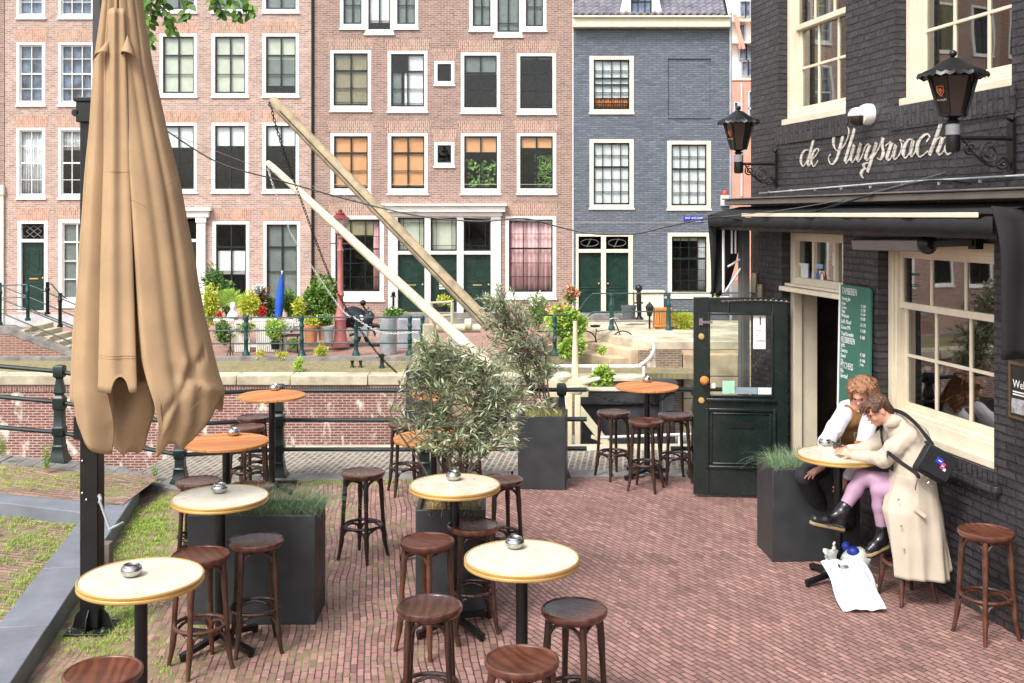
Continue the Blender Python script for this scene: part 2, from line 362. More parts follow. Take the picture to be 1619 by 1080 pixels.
# street in front of the houses
g = MB(); g.box(-60, .9, 28.78, 40, -.95, -.67); g.box(.901, 60, 33.5, 40, -.95, -.67); struct(g, 'street', m_side)
g = MB(); g.box(-60, .9, 28.55, 28.77, -1.0, -.655); g.box(.7, .9, 28.771, 33.5, -1.3, -.655); struct(g, 'street_kerb', MT['kerb'], bevel=.01)
g = MB(); g.add([(-60, 27.15, -.85), (.9, 27.15, -.85), (.9, 28.55, -.76), (-60, 28.55, -.76), (-60, 27.15, -1.4), (.9, 27.15, -1.4), (.9, 28.55, -1.4), (-60, 28.55, -1.4)],
                [(0, 1, 2, 3), (0, 4, 5, 1), (1, 5, 6, 2), (2, 6, 7, 3), (3, 7, 4, 0)]); struct(g, 'quay', m_quay)
# far canal wall with its stone coping
r = random.Random(3)
cp = MB(); x = -60
while x < .85:
    L = r.uniform(1.3, 2.3); z = -.845 + r.uniform(-.015, .015)
    cp.box(x, min(x + L - .012, .88), 26.56 + r.uniform(-.015, .015), 27.16, -1.1, z); x += L
solo(cp, 'coping_stones', MT['sand'], 'long pale stone coping along the top of the far canal wall', 'coping', bevel=.02)
g = MB(); g.box(-60, .88, 26.62, 27.0, -5, -1.104); g.box(.6, .879, 27.001, 28.4, -5, -1.104)
solo(g, 'canal_wall', m_far, 'red brick canal wall streaked with white across the water', 'wall')
# soldier course below the coping
m_sold = brickmat('soldier_course', (.34, .13, .1, 1), (.25, .1, .08, 1), (.42, .34, .27, 1), .2, .066, .012, .85, .4, (0, 0, 1), (1, 0, 0), big=.2)
g = MB(); g.box(-60, .88, 26.600, 26.619, -1.27, -1.106); solo(g, 'brick_course', m_sold, 'upright brick course right under the pale coping of the far canal wall', 'wall')
# water
mw, nt, b, out = newmat('canal_water'); b.inputs['Base Color'].default_value = (.018, .03, .022, 1); b.inputs['Roughness'].default_value = .06
n = nd(nt, 'TexNoise', Scale=3.0, Detail=4.0); ge = nd(nt, 'NewGeometry'); lk(nt, ge.outputs['Position'], n.inputs['Vector'])
bp = nd(nt, 'Bump', Strength=.4, Distance=.05); lk(nt, n.outputs[0], bp.inputs['Height']); lk(nt, bp.outputs[0], b.inputs['Normal'])
g = MB(); g.box(-60, 60, 14.35, 31, -4.6, -4.0); struct(g, 'water', mw)
# near quay: cobbled strip beyond the railing and its edge stones
g = MB(); g.add([(-4.6, 12.3, .0), (-2.7, 12.90, .0), (0, 13.05, 0), (9, 13.3, 0), (9, 14.35, 0), (-4.4, 14.05, 0)], [(0, 1, 2, 3, 4, 5)])
g.box(-4.4, 9, 13.9, 14.3, -3, -.02); struct(g, 'cobbled_path', m_cob)
g = MB(); x = -4.35
while x < 9:
    L = r.uniform(1.1, 1.7); g.prism([(x, 14.06 + (x+4.4)*.022, -.3), (x+L-.01, 14.06 + (x+L+4.4)*.022, -.3), (x+L-.01, 14.42 + (x+L+4.4)*.022, -.3), (x, 14.42+(x+4.4)*.022, -.3)], (0, 0, .315)); x += L
struct(g, 'quay_edge', MT['sand'], bevel=.012)
# kerb between terrace and quay, rising to the left
K = [(-9.5, 11.95, .71), (-5.74, 12.06, .335), (-5.2, 12.07, .28), (-4.5, 12.06, .21), (-4.1, 12.05, .10), (-3.75, 12.1, .02), (-3.3, 12.3, .012), (-2.8, 12.55, .012), (0, 12.69, .012), (3.6, 12.86, .012)]
g = MB()
for a, b_ in zip(K[:-1], K[1:]):
    for t in range(3):
        p = Vector(a).lerp(Vector(b_), t/3 + .004); q = Vector(a).lerp(Vector(b_), (t+1)/3 - .004)
        g.add([p, q, (q.x, q.y+.34, q.z+.002), (p.x, p.y+.34, p.z+.002), (p.x, p.y, p.z-.3), (q.x, q.y, q.z-.3), (q.x, q.y+.34, -3), (p.x, p.y+.34, -3)],
              [(0, 1, 2, 3), (0, 4, 5, 1), (1, 5, 6, 2), (2, 6, 7, 3), (3, 7, 4, 0)])
struct(g, 'kerb', MT['kerb'], bevel=.006)
# terrace
g = MB(); NX, NY = 40, 60
rr = random.Random(5)
P = [[(-4.2 + 16*i/NX, -25 + j*(37.9/NY), 0) for i in range(NX+1)] for j in range(NY+1)]
g.add([(-4.2, -25, 0), (14, -25, 0), (14, 12.95, 0), (3.6, 12.862, 0), (0, 12.692, 0), (-2.8, 12.552, 0), (-3.7, 12.202, 0), (-4.2, 12.172, 0)], [tuple(range(8))]); struct(g, 'terrace', m_ter)
# the raised ramp area on the left, climbing to the bridge
def zr(x, y): return .17 + max(0, -x - 4.3) * .10
g = MB(); P = []
for j in range(5):
    row = []
    for i in range(7):
        x = -3.95 - (5.6) * i / 6; y0 = 11.06 + (-x - 4.46) * .30; y1 = 12.3 + 0*x
        if x > -4.46: y0 = 10.9 + (-x - 3.95) * .31
        y = y0 + (12.10 - y0) * j / 4
        row.append((x, y, .172 + max(0, -x - 4.3)*.10*(j/4)**.8))
    P.append(row)
g.grid(P); struct(g, 'ramp', m_ramp)
# lower brick yard left of the long coping
g = MB(); g.add([(-3.5, -4, .035), (-3.75, 8, .035), (-4.2, 11.0, .035), (-12, 13.5, .035), (-12, -4, .035)], [(4, 3, 2, 1, 0)]); struct(g, 'yard', m_ramp)
# blue-stone coping: long strip beside the terrace, and the cross strip with its riser
def strip(mb, a, b_, w0, z0, z1, n=4, gap=.005, side=1):
    a, b_ = Vector((*a, 0)), Vector((*b_, 0)); d = (b_ - a).normalized(); nn = Vector((-d.y, d.x, 0)) * side
    L = (b_ - a).length
    for i in range(n):
        p = a + d * (L * i / n + gap / 2); q = a + d * (L * (i + 1) / n - gap / 2)
        mb.prism([(p.x, p.y, z0), (q.x, q.y, z0), (q.x + nn.x*w0, q.y + nn.y*w0, z0), (p.x + nn.x*w0, p.y + nn.y*w0, z0)], (0, 0, z1 - z0))
g = MB(); strip(g, (-1.95, 0), (-4.02, 11.6), .36, -.05, .165, 9)
solo(g, 'stone_edging', MT['stone'], 'long low blue stone edging strip running beside the brick terrace', 'edging', bevel=.008)
g = MB(); strip(g, (-4.22, 10.62), (-8.2, 12.1), .42, -.05, .17, 3, side=-1)
solo(g, 'stone_step', MT['stone'], 'blue stone step across the foot of the ramp behind the parasol post', 'step', bevel=.008)
g = MB(); strip(g, (-4.95, 10.2), (-5.75, 8.2), .5, -.05, .24, 1, side=-1)
solo(g, 'stone_block', MT['stone'], 'blue stone block at the left edge of the picture by the ramp', 'block', bevel=.01)
# right: stone quay platform with three steps, and the bridge abutment
g = MB(); st = .235
pz = -.43
def plat(mb, front, left, z0, z1):
    # chamfered corner towards the lock
    mb.prism([(left, 33.6, z0), (left + .9, front + 1.3, z0), (left + 1.75, front, z0), (22, front, z0), (22, 36.1, z0), (left, 36.1, z0)], (0, 0, z1 - z0))
plat(g, 30.2, 2.1, pz - .25, pz); 
solo(g, 'stone_platform', MT['sand'], 'broad pale stone platform with rounded edge right of the steps on the far quay', 'platform', bevel=.03)
for k, (dz, dl, lab) in enumerate([(.235, .55, 'upper'), (.47, 1.1, 'lower')]):
    g = MB(); plat(g, 30.2 + .02 * (k+1), 2.1 - dl, -1.6, pz - dz)
    solo(g, 'stone_step', MT['sandwall'], lab + ' of the two sandstone steps left of the stone platform on the far quay', 'step', bevel=.025)
m_lock = brickmat('lock_brick', (.34, .22, .15, 1), (.22, .15, .11, 1), (.42, .36, .28, 1), .21, .066, .012, .85, .6, big=.3, stain=(.6, .55, .45, 1), stain_at=(.58, .68))
g = MB(); g.box(3.55, 4.75, 30.05, 30.6, -5, pz - .25); g.box(.88, 3.54, 28.3, 30.4, -5, -1.26)
g2 = MB(); x = .9
while x < 3.5: g2.box(x, min(3.56, x+.86), 28.2, 28.9, -1.259, -1.14); x += .87
solo(g2, 'landing_edge', MT['sand'], 'pale stone edge of the low landing below the stone steps', 'edging', bevel=.02)
g2 = MB(); g2.box(.9, 5, 28.9, 33.5, -1.3, -1.15); struct(g2, 'landing', m_quay)
solo(g, 'lock_wall', m_lock, 'weathered brick lock wall below the white pipe rail and stone platform', 'wall')
g = MB(); z = pz - .335
for k in range(6):
    x = 4.78
    while x < 22: g.box(x, x + 1.52, 29.95 + .01 * ((k + int(x)) % 2), 30.6, z - .62, z - .012); x += 1.53 + .2 * (k % 2)
    z -= .62
solo(g, 'stone_wall', MT['sandwall'], 'tall wall of large sandstone blocks behind the open pub door', 'wall', bevel=.02)
# ================================================================ HOUSES across the canal (facade plane at YF)
YF = 36.5; S = F / YF
fx = lambda px: (px - CX) / S
fz = lambda py: H - (py - Y0) / S
blinds = {
 'white': pm('white_blind', (.86, .87, .86, 1), .8, var=.05), 'greenish': pm('pale_green_blind', (.66, .68, .55, 1), .8, var=.05),
 'olive': pm('olive_blind', (.34, .29, .18, 1), .8, var=.1), 'grey': pm('grey_blind', (.22, .25, .23, 1), .8, var=.1),
 'orange': stripemat('orange_bamboo_blind', (.72, .32, .13, 1), (.86, .46, .23, 1), 9, 0, .7, dist=.6, bump=.05),
 'pink': stripemat('pink_curtain', (.82, .42, .44, 1), (.92, .60, .60, 1), 2.2, 0, .8, dist=1.2),  # darker stripe tone paints shade into the curtain folds
 'net': stripemat('white_net_curtain', (.62, .64, .66, 1), (.88, .88, .88, 1), 4.0, 0, .8, dist=1.5),
 'blue': pm('bluish_pane_backing', (.17, .22, .32, 1), .7, var=.5, vs=2), 'redcurtain': stripemat('orange_red_curtain', (.60, .13, .03, 1), (.85, .34, .12, 1), 4, 0, .8),
}
r = random.Random(11)
def arch_mat(c1, c2, mo, nm): return brickmat(nm, c1, c2, mo, .22, .066, .011, .85, .3, (0, 0, 1), (1, 0, 0), big=.12)
def wall_with_holes(mb, x0, x1, z0, z1, holes, y, depth=.22):
    xs = sorted({x0, x1, *[h[0] for h in holes], *[h[1] for h in holes]}); zs = sorted({z0, z1, *[h[2] for h in holes], *[h[3] for h in holes]})
    for i in range(len(xs)-1):
        for j in range(len(zs)-1):
            cx, cz = (xs[i]+xs[i+1])/2, (zs[j]+zs[j+1])/2
            if any(h[0] < cx < h[1] and h[2] < cz < h[3] for h in holes): continue
            mb.add([(xs[i], y, zs[j]), (xs[i+1], y, zs[j]), (xs[i+1], y, zs[j+1]), (xs[i], y, zs[j+1])], [(0, 1, 2, 3)])
    for a, b_, c, d in holes:
        mb.add([(a, y, c), (b_, y, c), (b_, y, d), (a, y, d), (a, y+depth, c), (b_, y+depth, c), (b_, y+depth, d), (a, y+depth, d)], [(0, 4, 5, 1), (1, 5, 6, 2), (2, 6, 7, 3), (3, 7, 4, 0)])
def ringbox(mb, x0, x1, z0, z1, wl, wr, wb, wt, y0, y1):
    mb.box(x0, x0 + wl, y0, y1, z0, z1); mb.box(x1 - wr, x1, y0, y1, z0, z1)
    mb.box(x0 + wl, x1 - wr, y0, y1, z0, z0 + wb); mb.box(x0 + wl, x1 - wr, y0, y1, z1 - wt, z1)
def window(house, px0, px1, py0, py1, frame='white', sash='black_sash', cols=2, rows=(.30, .62), rowbars=(.055, .02), cover=None, sill=.16, fw=.115, cbar=.045, extra=None, fsill=None):
    """outer frame given in photo pixels of the facade; returns the hole. rows: heights (from the top, 0..1) of the bars"""
    x0, x1, z1, z0 = fx(px0), fx(px1), fz(py0), fz(py1)
    y = YF
    f = MB(); ringbox(f, x0 + .002, x1 - .002, z0 + .002, z1 - .002, fw, fw, sill, fw * .9, y - .012, y + .13)
    f.box(x0 - .03, x1 + .03, y - .05, y - .013, z0 - .002, z0 + .055)
    fr = f.build('window', MT[frame], house, bevel=.006)
    a, b_, c, d = x0 + fw, x1 - fw, z0 + sill, z1 - fw * .9
    s = MB(); ringbox(s, a, b_, c, d, .045, .045, .06, .045, y + .05, y + .10)
    for i in range(1, cols):
        x = a + (b_ - a) * i / cols; s.box(x - cbar/2, x + cbar/2, y + .052, y + .098, c + .06, d - .045)
    for t, wb in zip(rows, rowbars):
        z = d - (d - c) * t; s.box(a + .045, b_ - .045, y + .048, y + .096, z - wb/2, z + wb/2)
    s.build('sash', MT[sash], fr)
    g = MB(); g.box(a + .04, b_ - .04, y + .072, y + .078, c + .05, d - .04); g.build('pane', MT['glass'], fr)
    for cv in (cover or []):
        k, t0, t1, u0, u1 = cv
        q = MB(); xa, xb = a + (b_-a)*u0, a + (b_-a)*u1; zt, zb = d - (d-c)*t0, d - (d-c)*t1
        if k in ('pink', 'net', 'redcurtain'):
            n = 24; q.grid([[(xa + (xb-xa)*i/n, y + .2 + .03*math.sin(i*2.1 + xa) + .012*math.sin(i*5.3), z) for z in (zb, zt)] for i in range(n+1)]); q.build('curtain', blinds[k], fr, solid=.004)
        else: q.box(xa, xb, y + .125, y + .14, zb, zt); q.build('blind', blinds[k], fr)
    return (x0, x1, z0, z1)
def archpart(house, px0, px1, py0, mat, hpx=13, flare=5):
    hpx *= 1.35
    x0, x1, z = fx(px0), fx(px1), fz(py0); h = hpx / S; e = flare / S
    q = MB(); q.prism([(x0 - .02, YF - .006, z + .005), (x1 + .02, YF - .006, z + .005), (x1 + e, YF - .006, z + h), (x0 - e, YF - .006, z + h)][::-1], (0, .005, 0)); q.build('brick_arch', mat, house)
def house_shell(name, label, px0, px1, mat, holes, ztop=13.2, zb=-.67, depth=8):
    h = thing(name, label, 'house', (fx((px0+px1)/2), YF, zb)); return h
def finish_house(h, px0, px1, mat, holes, ztop, zb=-.67, depth=8, roofmat=None):
    x0, x1 = fx(px0), fx(px1)
    m = MB(); wall_with_holes(m, x0, x1, zb, ztop, holes, YF)
    m.add([(x0, YF, zb), (x0, YF+depth, zb), (x0, YF+depth, ztop), (x0, YF, ztop)], [(3, 2, 1, 0)][:1]); m.add([(x1, YF, zb), (x1, YF+depth, zb), (x1, YF+depth, ztop), (x1, YF, ztop)], [(0, 1, 2, 3)])
    m.add([(x0, YF+depth, zb), (x1, YF+depth, zb), (x1, YF+depth, ztop), (x0, YF+depth, ztop)], [(0, 1, 2, 3)])
    m.build('wall', mat, h)
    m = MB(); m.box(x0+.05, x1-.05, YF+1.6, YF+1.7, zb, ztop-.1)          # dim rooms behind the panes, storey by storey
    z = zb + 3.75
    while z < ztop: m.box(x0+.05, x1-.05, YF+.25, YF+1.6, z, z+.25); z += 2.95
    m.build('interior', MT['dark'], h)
    rm = roofmat or MT['rooftile']
    m = MB(); m.prism([(x0-.05, YF-.25, ztop), (x0-.05, YF+depth+.2, ztop), (x0-.05, YF+depth/2, ztop+3.2)], (x1-x0+.1, 0, 0)); m.build('roof', rm, h)
def panel_door(house, px0, px1, py0, py1, kind='plain', slot=True, knob=1):
    x0, x1, z1, z0 = fx(px0), fx(px1), fz(py0), fz(py1); y = YF + .10; wd = x1 - x0; hh = z1 - z0
    m = MB(); m.box(x0, x1, y, y + .05, z0, z1)
    def mould(a, b_, c, d, t=.02): ringbox(m, a, b_, c, d, t, t, t, t, y - .014, y - .001)
    if kind == 'pointed':
        mould(x0+.1, x1-.1, z0+.72*hh*.3, z0+.72*hh*.3+.30); m.box(x0+.1, x1-.1, y-.02, y-.001, z0+hh*.40, z0+hh*.415)
        m.box(x0+.1, x1-.1, y-.02, y-.001, z0+hh*.34, z0+hh*.355); m.box(x0+.1, x1-.1, y-.02, y-.001, z0+hh*.935, z0+hh*.95)
        for sg in (-1, 1):
            c = (x0+x1)/2; P = [(c + sg*wd*.30*math.sin(t*math.pi)**.8 if 0 < t < 1 else c, y-.008, z0+hh*(.45+.45*t)) for t in [i/14 for i in range(15)]]
            m.tube(P, .012, 6)
    else:
        mould(x0+.1, x1-.1, z0+.12, z0+hh*.42); mould(x0+.1, x1-.1, z0+hh*.52, z1-.12); mould(x0+.2, x1-.2, z0+hh*.60, z1-.24, .014)
    d = m.build('door', MT['greendoor'], house, bevel=.004)
    if slot: q = MB(); q.box((x0+x1)/2-.15, (x0+x1)/2+.15, y-.02, y-.001, z0+hh*.46, z0+hh*.48); q.build('letter_slot', MT['brass'], d)
    q = MB(); q.ball((x1-.07 if knob > 0 else x0+.07, y-.045, z0+hh*.48), .035, 10, 6); q.build('door_knob', MT['brass'], d)
    return d
def tilemat(name, c1, c2):
    m, nt, b, out = newmat(name); ge = nd(nt, 'NewGeometry')
    wv = nd(nt, 'TexWave', Scale=1.35); wv.bands_direction = 'X'; lk(nt, ge.outputs['Position'], wv.inputs['Vector'])
    w2 = nd(nt, 'TexWave', Scale=1.15); w2.wave_profile = 'SAW'; w2.bands_direction = 'Z'; lk(nt, ge.outputs['Position'], w2.inputs['Vector'])
    mu = nd(nt, 'Math', operation='MULTIPLY_ADD'); lk(nt, w2.outputs['Fac'], mu.inputs[0]); mu.inputs[1].default_value = .7; lk(nt, wv.outputs['Fac'], mu.inputs[2])
    n = nd(nt, 'TexNoise', Scale=2.5, Detail=5.); lk(nt, ge.outputs['Position'], n.inputs['Vector'])
    lk(nt, ramp(nt, n.outputs[0], [(.3, c1), (.7, c2)]), b.inputs['Base Color']); b.inputs['Roughness'].default_value = .35
    bp = nd(nt, 'Bump', Strength=1., Distance=.09); lk(nt, mu.outputs[0], bp.inputs['Height']); lk(nt, bp.outputs[0], b.inputs['Normal']); return m
MT['rooftile'] = tilemat('grey_roof_tiles', (.16, .15, .18, 1), (.27, .25, .30, 1))
m_b1 = brickmat('pinkish_facade_brick', (.64, .42, .34, 1), (.42, .26, .205, 1), (.64, .57, .52, 1), .215, .066, .010, .88, .3, big=.10, dirt=(.40, .29, .23, 1))
m_b2 = brickmat('brown_facade_brick', (.43, .25, .195, 1), (.31, .18, .145, 1), (.50, .43, .38, 1), .215, .064, .010, .88, .3, big=.10)
m_b3 = brickmat('grey_painted_brick', (.21, .24, .285, 1), (.175, .20, .24, 1), (.12, .14, .175, 1), .28, .075, .014, .42, 1., big=.10, bd=.022, lumps=.6)
m_b0 = brickmat('red_facade_brick', (.40, .19, .13, 1), (.30, .14, .1, 1), (.42, .33, .27, 1), .215, .064, .010, .88, .3, big=.15)
a_1 = arch_mat((.68, .37, .25, 1), (.56, .31, .21, 1), (.62, .50, .42, 1), 'arch_brick_light'); a_2 = arch_mat((.52, .29, .21, 1), (.42, .22, .165, 1), (.62, .54, .46, 1), 'arch_brick_brown')

# --- pinkish house with white sash windows (left)
h = house_shell('brick_house', 'pinkish brick house at the far left with white sash windows and dark green door', 8, 203, m_b1, []); Hs = []
B6 = dict(frame='white', sash='white', cols=2, rows=(.24, .5, .76), rowbars=(.02, .05, .02), fw=.10, cbar=.025, sill=.15)
B6w = dict(B6, cols=3)
for (a, b_), st in (((26, 72), B6), ((92, 150), B6w)):
    Hs.append(window(h, a, b_, -68, 31, **st, cover=[('blue', 0, 1, 0, 1)])); Hs.append(window(h, a, b_, 67, 169, **st, cover=[('blue', 0, 1, 0, 1)]))
    Hs.append(window(h, a, b_, 202, 316, **st, cover=[('net', 0, 1 if a < 50 else .3, 0, 1)]))
    for y_ in (67, 202): archpart(h, a, b_, y_, a_1, 15, 5)
for (a, b_) in ((160, 198),):
    for q in ((-68, 31), (67, 169), (202, 316)): Hs.append(window(h, a, b_, *q, **B6)) 
x0, x1 = 28, 75.5
Hs.append((fx(x0), fx(x1), fz(493), fz(349)))
f = MB(); ringbox(f, fx(x0)+.002, fx(x1)-.002, fz(493)+.002, fz(349)-.002, .12, .12, .03, .1, YF-.012, YF+.13); f.box(fx(x0)+.12, fx(x1)-.12, YF-.01, YF+.13, fz(383), fz(378)); f.build('door_frame', MT['white'], h)
panel_door(h, x0+5.6, x1-5.6, 383.2, 492, 'plain')
f = MB(); f.box(fx(34), fx(70), YF+.09, YF+.1, fz(378), fz(354)); tl = f.build('transom_light', MT['glass'], h)
f = MB()
for k in range(3):
    c = fx(40 + 12*k)
    for sg in (-1, 1): f.tube([(c-.26, YF+.08, fz(366)), (c, YF+.08, fz(366)+sg*.2), (c+.26, YF+.08, fz(366))], .012, 5)
f.build('transom_lattice', MT['wire'], tl)
Hs.append(window(h, 92, 150, 347, 487, frame='white', sash='white', cols=2, rows=(.25, .5, .74), rowbars=(.05, .03, .03), fw=.14, sill=.30, cover=[('grey', 0, 1, 0, 1)]))
archpart(h, x0, x1, 349, a_1, 14, 4); archpart(h, 92, 150, 347, a_1, 14, 4)
finish_house(h, 8, 203, m_b1, Hs, 13.4)
f = MB(); f.box(fx(8), fx(203), YF-.05, YF-.004, -.67, fz(498)); f.build('plinth', pm('white_plinth', (.5, .5, .52, 1), .8), h)

# --- sliver of the next house on the left and two more further left (seen in the pub's window panes)
for k, (a, b_, lab, mt_) in enumerate([(-380, 7, 'brick house at the left picture edge, of which only a pale corner pilaster shows', m_b2), (-800, -381, 'red brick house beyond the left edge of the picture', m_b0), (-1250, -801, 'tall brick house beyond the left edge of the picture, farthest along the street', m_b1)]):
    h = house_shell('brick_house', lab, a, b_, mt_, []); Hs = []
    n = 4; wpx = (b_ - a) / n
    for i in range(n):
        for (t0, t1) in ((-68, 31), (67, 169), (202, 316), (350, 480)): Hs.append(window(h, a + wpx*i + wpx*.2, a + wpx*i + wpx*.80, t0, t1, cols=2))
    finish_house(h, a, b_, mt_, Hs, 13.4 + .5*k)
    if k == 0:
        f = MB(); f.box(fx(0), fx(7.2), YF-.09, YF-.003, -.67, fz(308)); f.box(fx(-1), fx(8.2), YF-.14, YF-.003, fz(308)+.003, fz(293)); f.build('pilaster', MT['cream'], h)

# --- pinkish house with dark green sashes (middle left)
h = house_shell('brick_house', 'pinkish brick house with black sash windows and a white pillared doorway beside the parasol', 204, 494, m_b1, []); Hs = []
for (a, b_) in ((206, 240), (252, 312), (334.5, 393), (415, 473)):
    if a == 206: continue
    Hs.append(window(h, a, b_, -75, 22, cover=[('grey', 0, 1, 0, 1)]))
cv = {252: [('greenish', 0, 1, 0, 1)], 334.5: [('greenish', 0, 1, 0, 1)], 415: [('greenish', 0, .40, 0, 1), ('grey', .4, .86, 0, 1)]}
for (a, b_) in ((252, 312), (334.5, 393), (415, 473)):
    Hs.append(window(h, a, b_, 53, 155, rows=(.33, .66), rowbars=(.05, .02), cover=cv[a]))
    Hs.append(window(h, a, b_, 194, 306.5, rows=(.36, .62) if a < 330 else (.33, .66), rowbars=(.055, .03), cover=[('white', .02, .34, 0, 1)]))
    archpart(h, a, b_, 53, a_1, 14, 5); archpart(h, a, b_, 194, a_1, 14, 5)
for (a, b_), cvr in (((336, 394.5), [('white', .34, .64, 0, 1)]), ((416, 475), [('grey', .02, 1, 0, 1)])):
    Hs.append(window(h, a, b_, 350, 484, rows=(.29, .60), rowbars=(.05, .02), cover=cvr, sill=.12)); archpart(h, a, b_, 350, a_1, 15, 5)
# white pillared doorway
Hs.append((fx(270), fx(312), fz(493), fz(346)))
f = MB(); f.box(fx(262), fx(278), YF-.12, YF-.003, -.67, fz(344)); f.box(fx(312), fx(326), YF-.12, YF-.003, -.67, fz(344)); f.box(fx(311), fx(328), YF-.16, YF-.121, fz(352), fz(344)+.0)
f.box(fx(258), fx(332), YF-.18, YF-.003, fz(343.8), fz(334)); f.box(fx(254), fx(336), YF-.26, YF-.003, fz(333.8), fz(328)); f.build('door_surround', MT['white'], h, bevel=.01)
panel_door(h, 278.2, 311, 383, 492); f = MB(); f.box(fx(278.2), fx(311), YF+.05, YF+.12, fz(382.5), fz(378)); f.build('door_frame', MT['white'], h); f = MB(); f.box(fx(278.2), fx(311), YF+.09, YF+.1, fz(377.8), fz(350)); f.build('transom_light', MT['glass'], h)
finish_house(h, 204, 494, m_b1, Hs, 13.6)
f = MB(); f.tube([(fx(494.5), YF-.05, 12), (fx(494.5), YF-.05, -.6)], .045, 8); f.build('drainpipe', MT['blackmetal'], h)

# --- brown brick house with the triple doorway
h = house_shell('brick_house', 'brown brick house with orange blinds and a wide white triple doorway', 495.5, 905.5, m_b2, []); Hs = []
def triple(a, b_, ma, mb_, bot, mbot, cv):
    # three-light window whose middle light hangs lower: three frames in a row
    Hs.append(window(h, a, ma, -75, bot, rows=(.3, .72), cover=[cv[0]], sill=.2)); Hs.append(window(h, ma, mb_, -75, mbot, rows=(.88,), rowbars=(.02,), cover=[cv[1]] if cv[1] else None, sill=.2)); Hs.append(window(h, mb_, b_, -75, bot, rows=(.3, .72), cover=[cv[2]], sill=.2))
triple(537.5, 661.5, 577, 622.5, 47.5, 56, [('grey', 0, 1, 0, 1), ('white', 0, .9, .0, 1), ('grey', 0, 1, 0, 1)])
triple(742, 864, 781, 826, 51, 60, [('grey', 0, 1, 0, 1), ('grey', 0, 1, 0, 1), ('grey', 0, 1, 0, 1)])
for (a, b_), t, bt, cvr in (((522, 587), 79.5, 177.5, [('olive', 0, 1, 0, 1)]), ((612.8, 676), 80.5, 179, [('white', 0, 1, .5, 1), ('grey', .35, 1, 0, .4), ('white', .35, 1, .3, .5)]), ((728.5, 791), 83, 180.5, [('grey', 0, .36, 0, 1)]), ((817, 879), 84, 182, [('olive', 0, .05, 0, 1)])):
    Hs.append(window(h, a, b_, t, bt, rows=(.33, .66, .93), rowbars=(.055, .02, .015), cover=cvr, sill=.22)); archpart(h, a, b_, t, a_2, 14, 6)
for (a, b_), cvr in (((522.5, 587), [('orange', 0, .96, 0, 1)]), ((613, 676.5), [('orange', 0, .95, 0, 1)]), ((728.5, 791.5), [('orange', 0, .30, 0, 1)]), ((817, 879.5), [('orange', 0, .22, 0, 1)])):
    Hs.append(window(h, a, b_, 210.5, 308.5, rows=(.32, .66, .94), rowbars=(.055, .02, .015), cover=cvr, sill=.22)); archpart(h, a, b_, 210.5, a_2, 14, 6)
for t, bt in ((96.5, 136.5), (225, 265.5)):
    Hs.append(window(h, 686.5, 718.5, t, bt, cols=1, rows=(), rowbars=(), sill=.17, fw=.11)); archpart(h, 686.5, 718.5, t, a_2, 15, 4)
Hs.append(window(h, 523.5, 607, 341, 477, cols=3, rows=(.24, .41, .61, .80), rowbars=(.02, .05, .02, .02), cbar=.025, cover=[('pink', 0, 1, -.02, .14), ('pink', 0, 1, .84, 1.02), ('olive', 0, .22, .14, .84)], sill=.34, fw=.14))
Hs.append(window(h, 799, 879.5, 342, 474, cols=3, rows=(.2, .40, .60, .79), rowbars=(.02, .06, .02, .02), cbar=.03, cover=[('pink', 0, 1, 0, 1)], sill=.26, fw=.12))
archpart(h, 523.5, 607, 341, a_2, 15, 6); archpart(h, 800, 879.5, 342, a_2, 15, 6)
# house plants on the sills behind two panes
for a_, b_, c_, d_, s_ in ((735, 783, 252, 297, 1), (848, 876, 246, 300, 2)):
    rq = random.Random(s_); m = MB(); cx_, cz_ = fx((a_+b_)/2), fz((c_+d_)/2); rx_, rz_ = (b_-a_)/2/S, (d_-c_)/2/S
    for i in range(130):
        p = Vector((cx_ + rq.uniform(-rx_, rx_), YF+.125+rq.uniform(0, .15), cz_ + rq.uniform(-rz_, rz_))); e = Vector((rq.uniform(-1, 1), rq.uniform(-.3, .3), rq.uniform(-.6, 1))).normalized()*(.13 if s_ == 1 else .3); q = Vector((e.z, 0, -e.x))*(.35 if s_ == 1 else .06); m.add([p-e*.5, p+q, p+e*.5, p-q], [(0, 1, 2, 3)])
    m.build('window_plant', leafmat('window_plant_leaf', (.08, .22, .03, 1), (.35, .60, .12, 1)), h, ang=180)
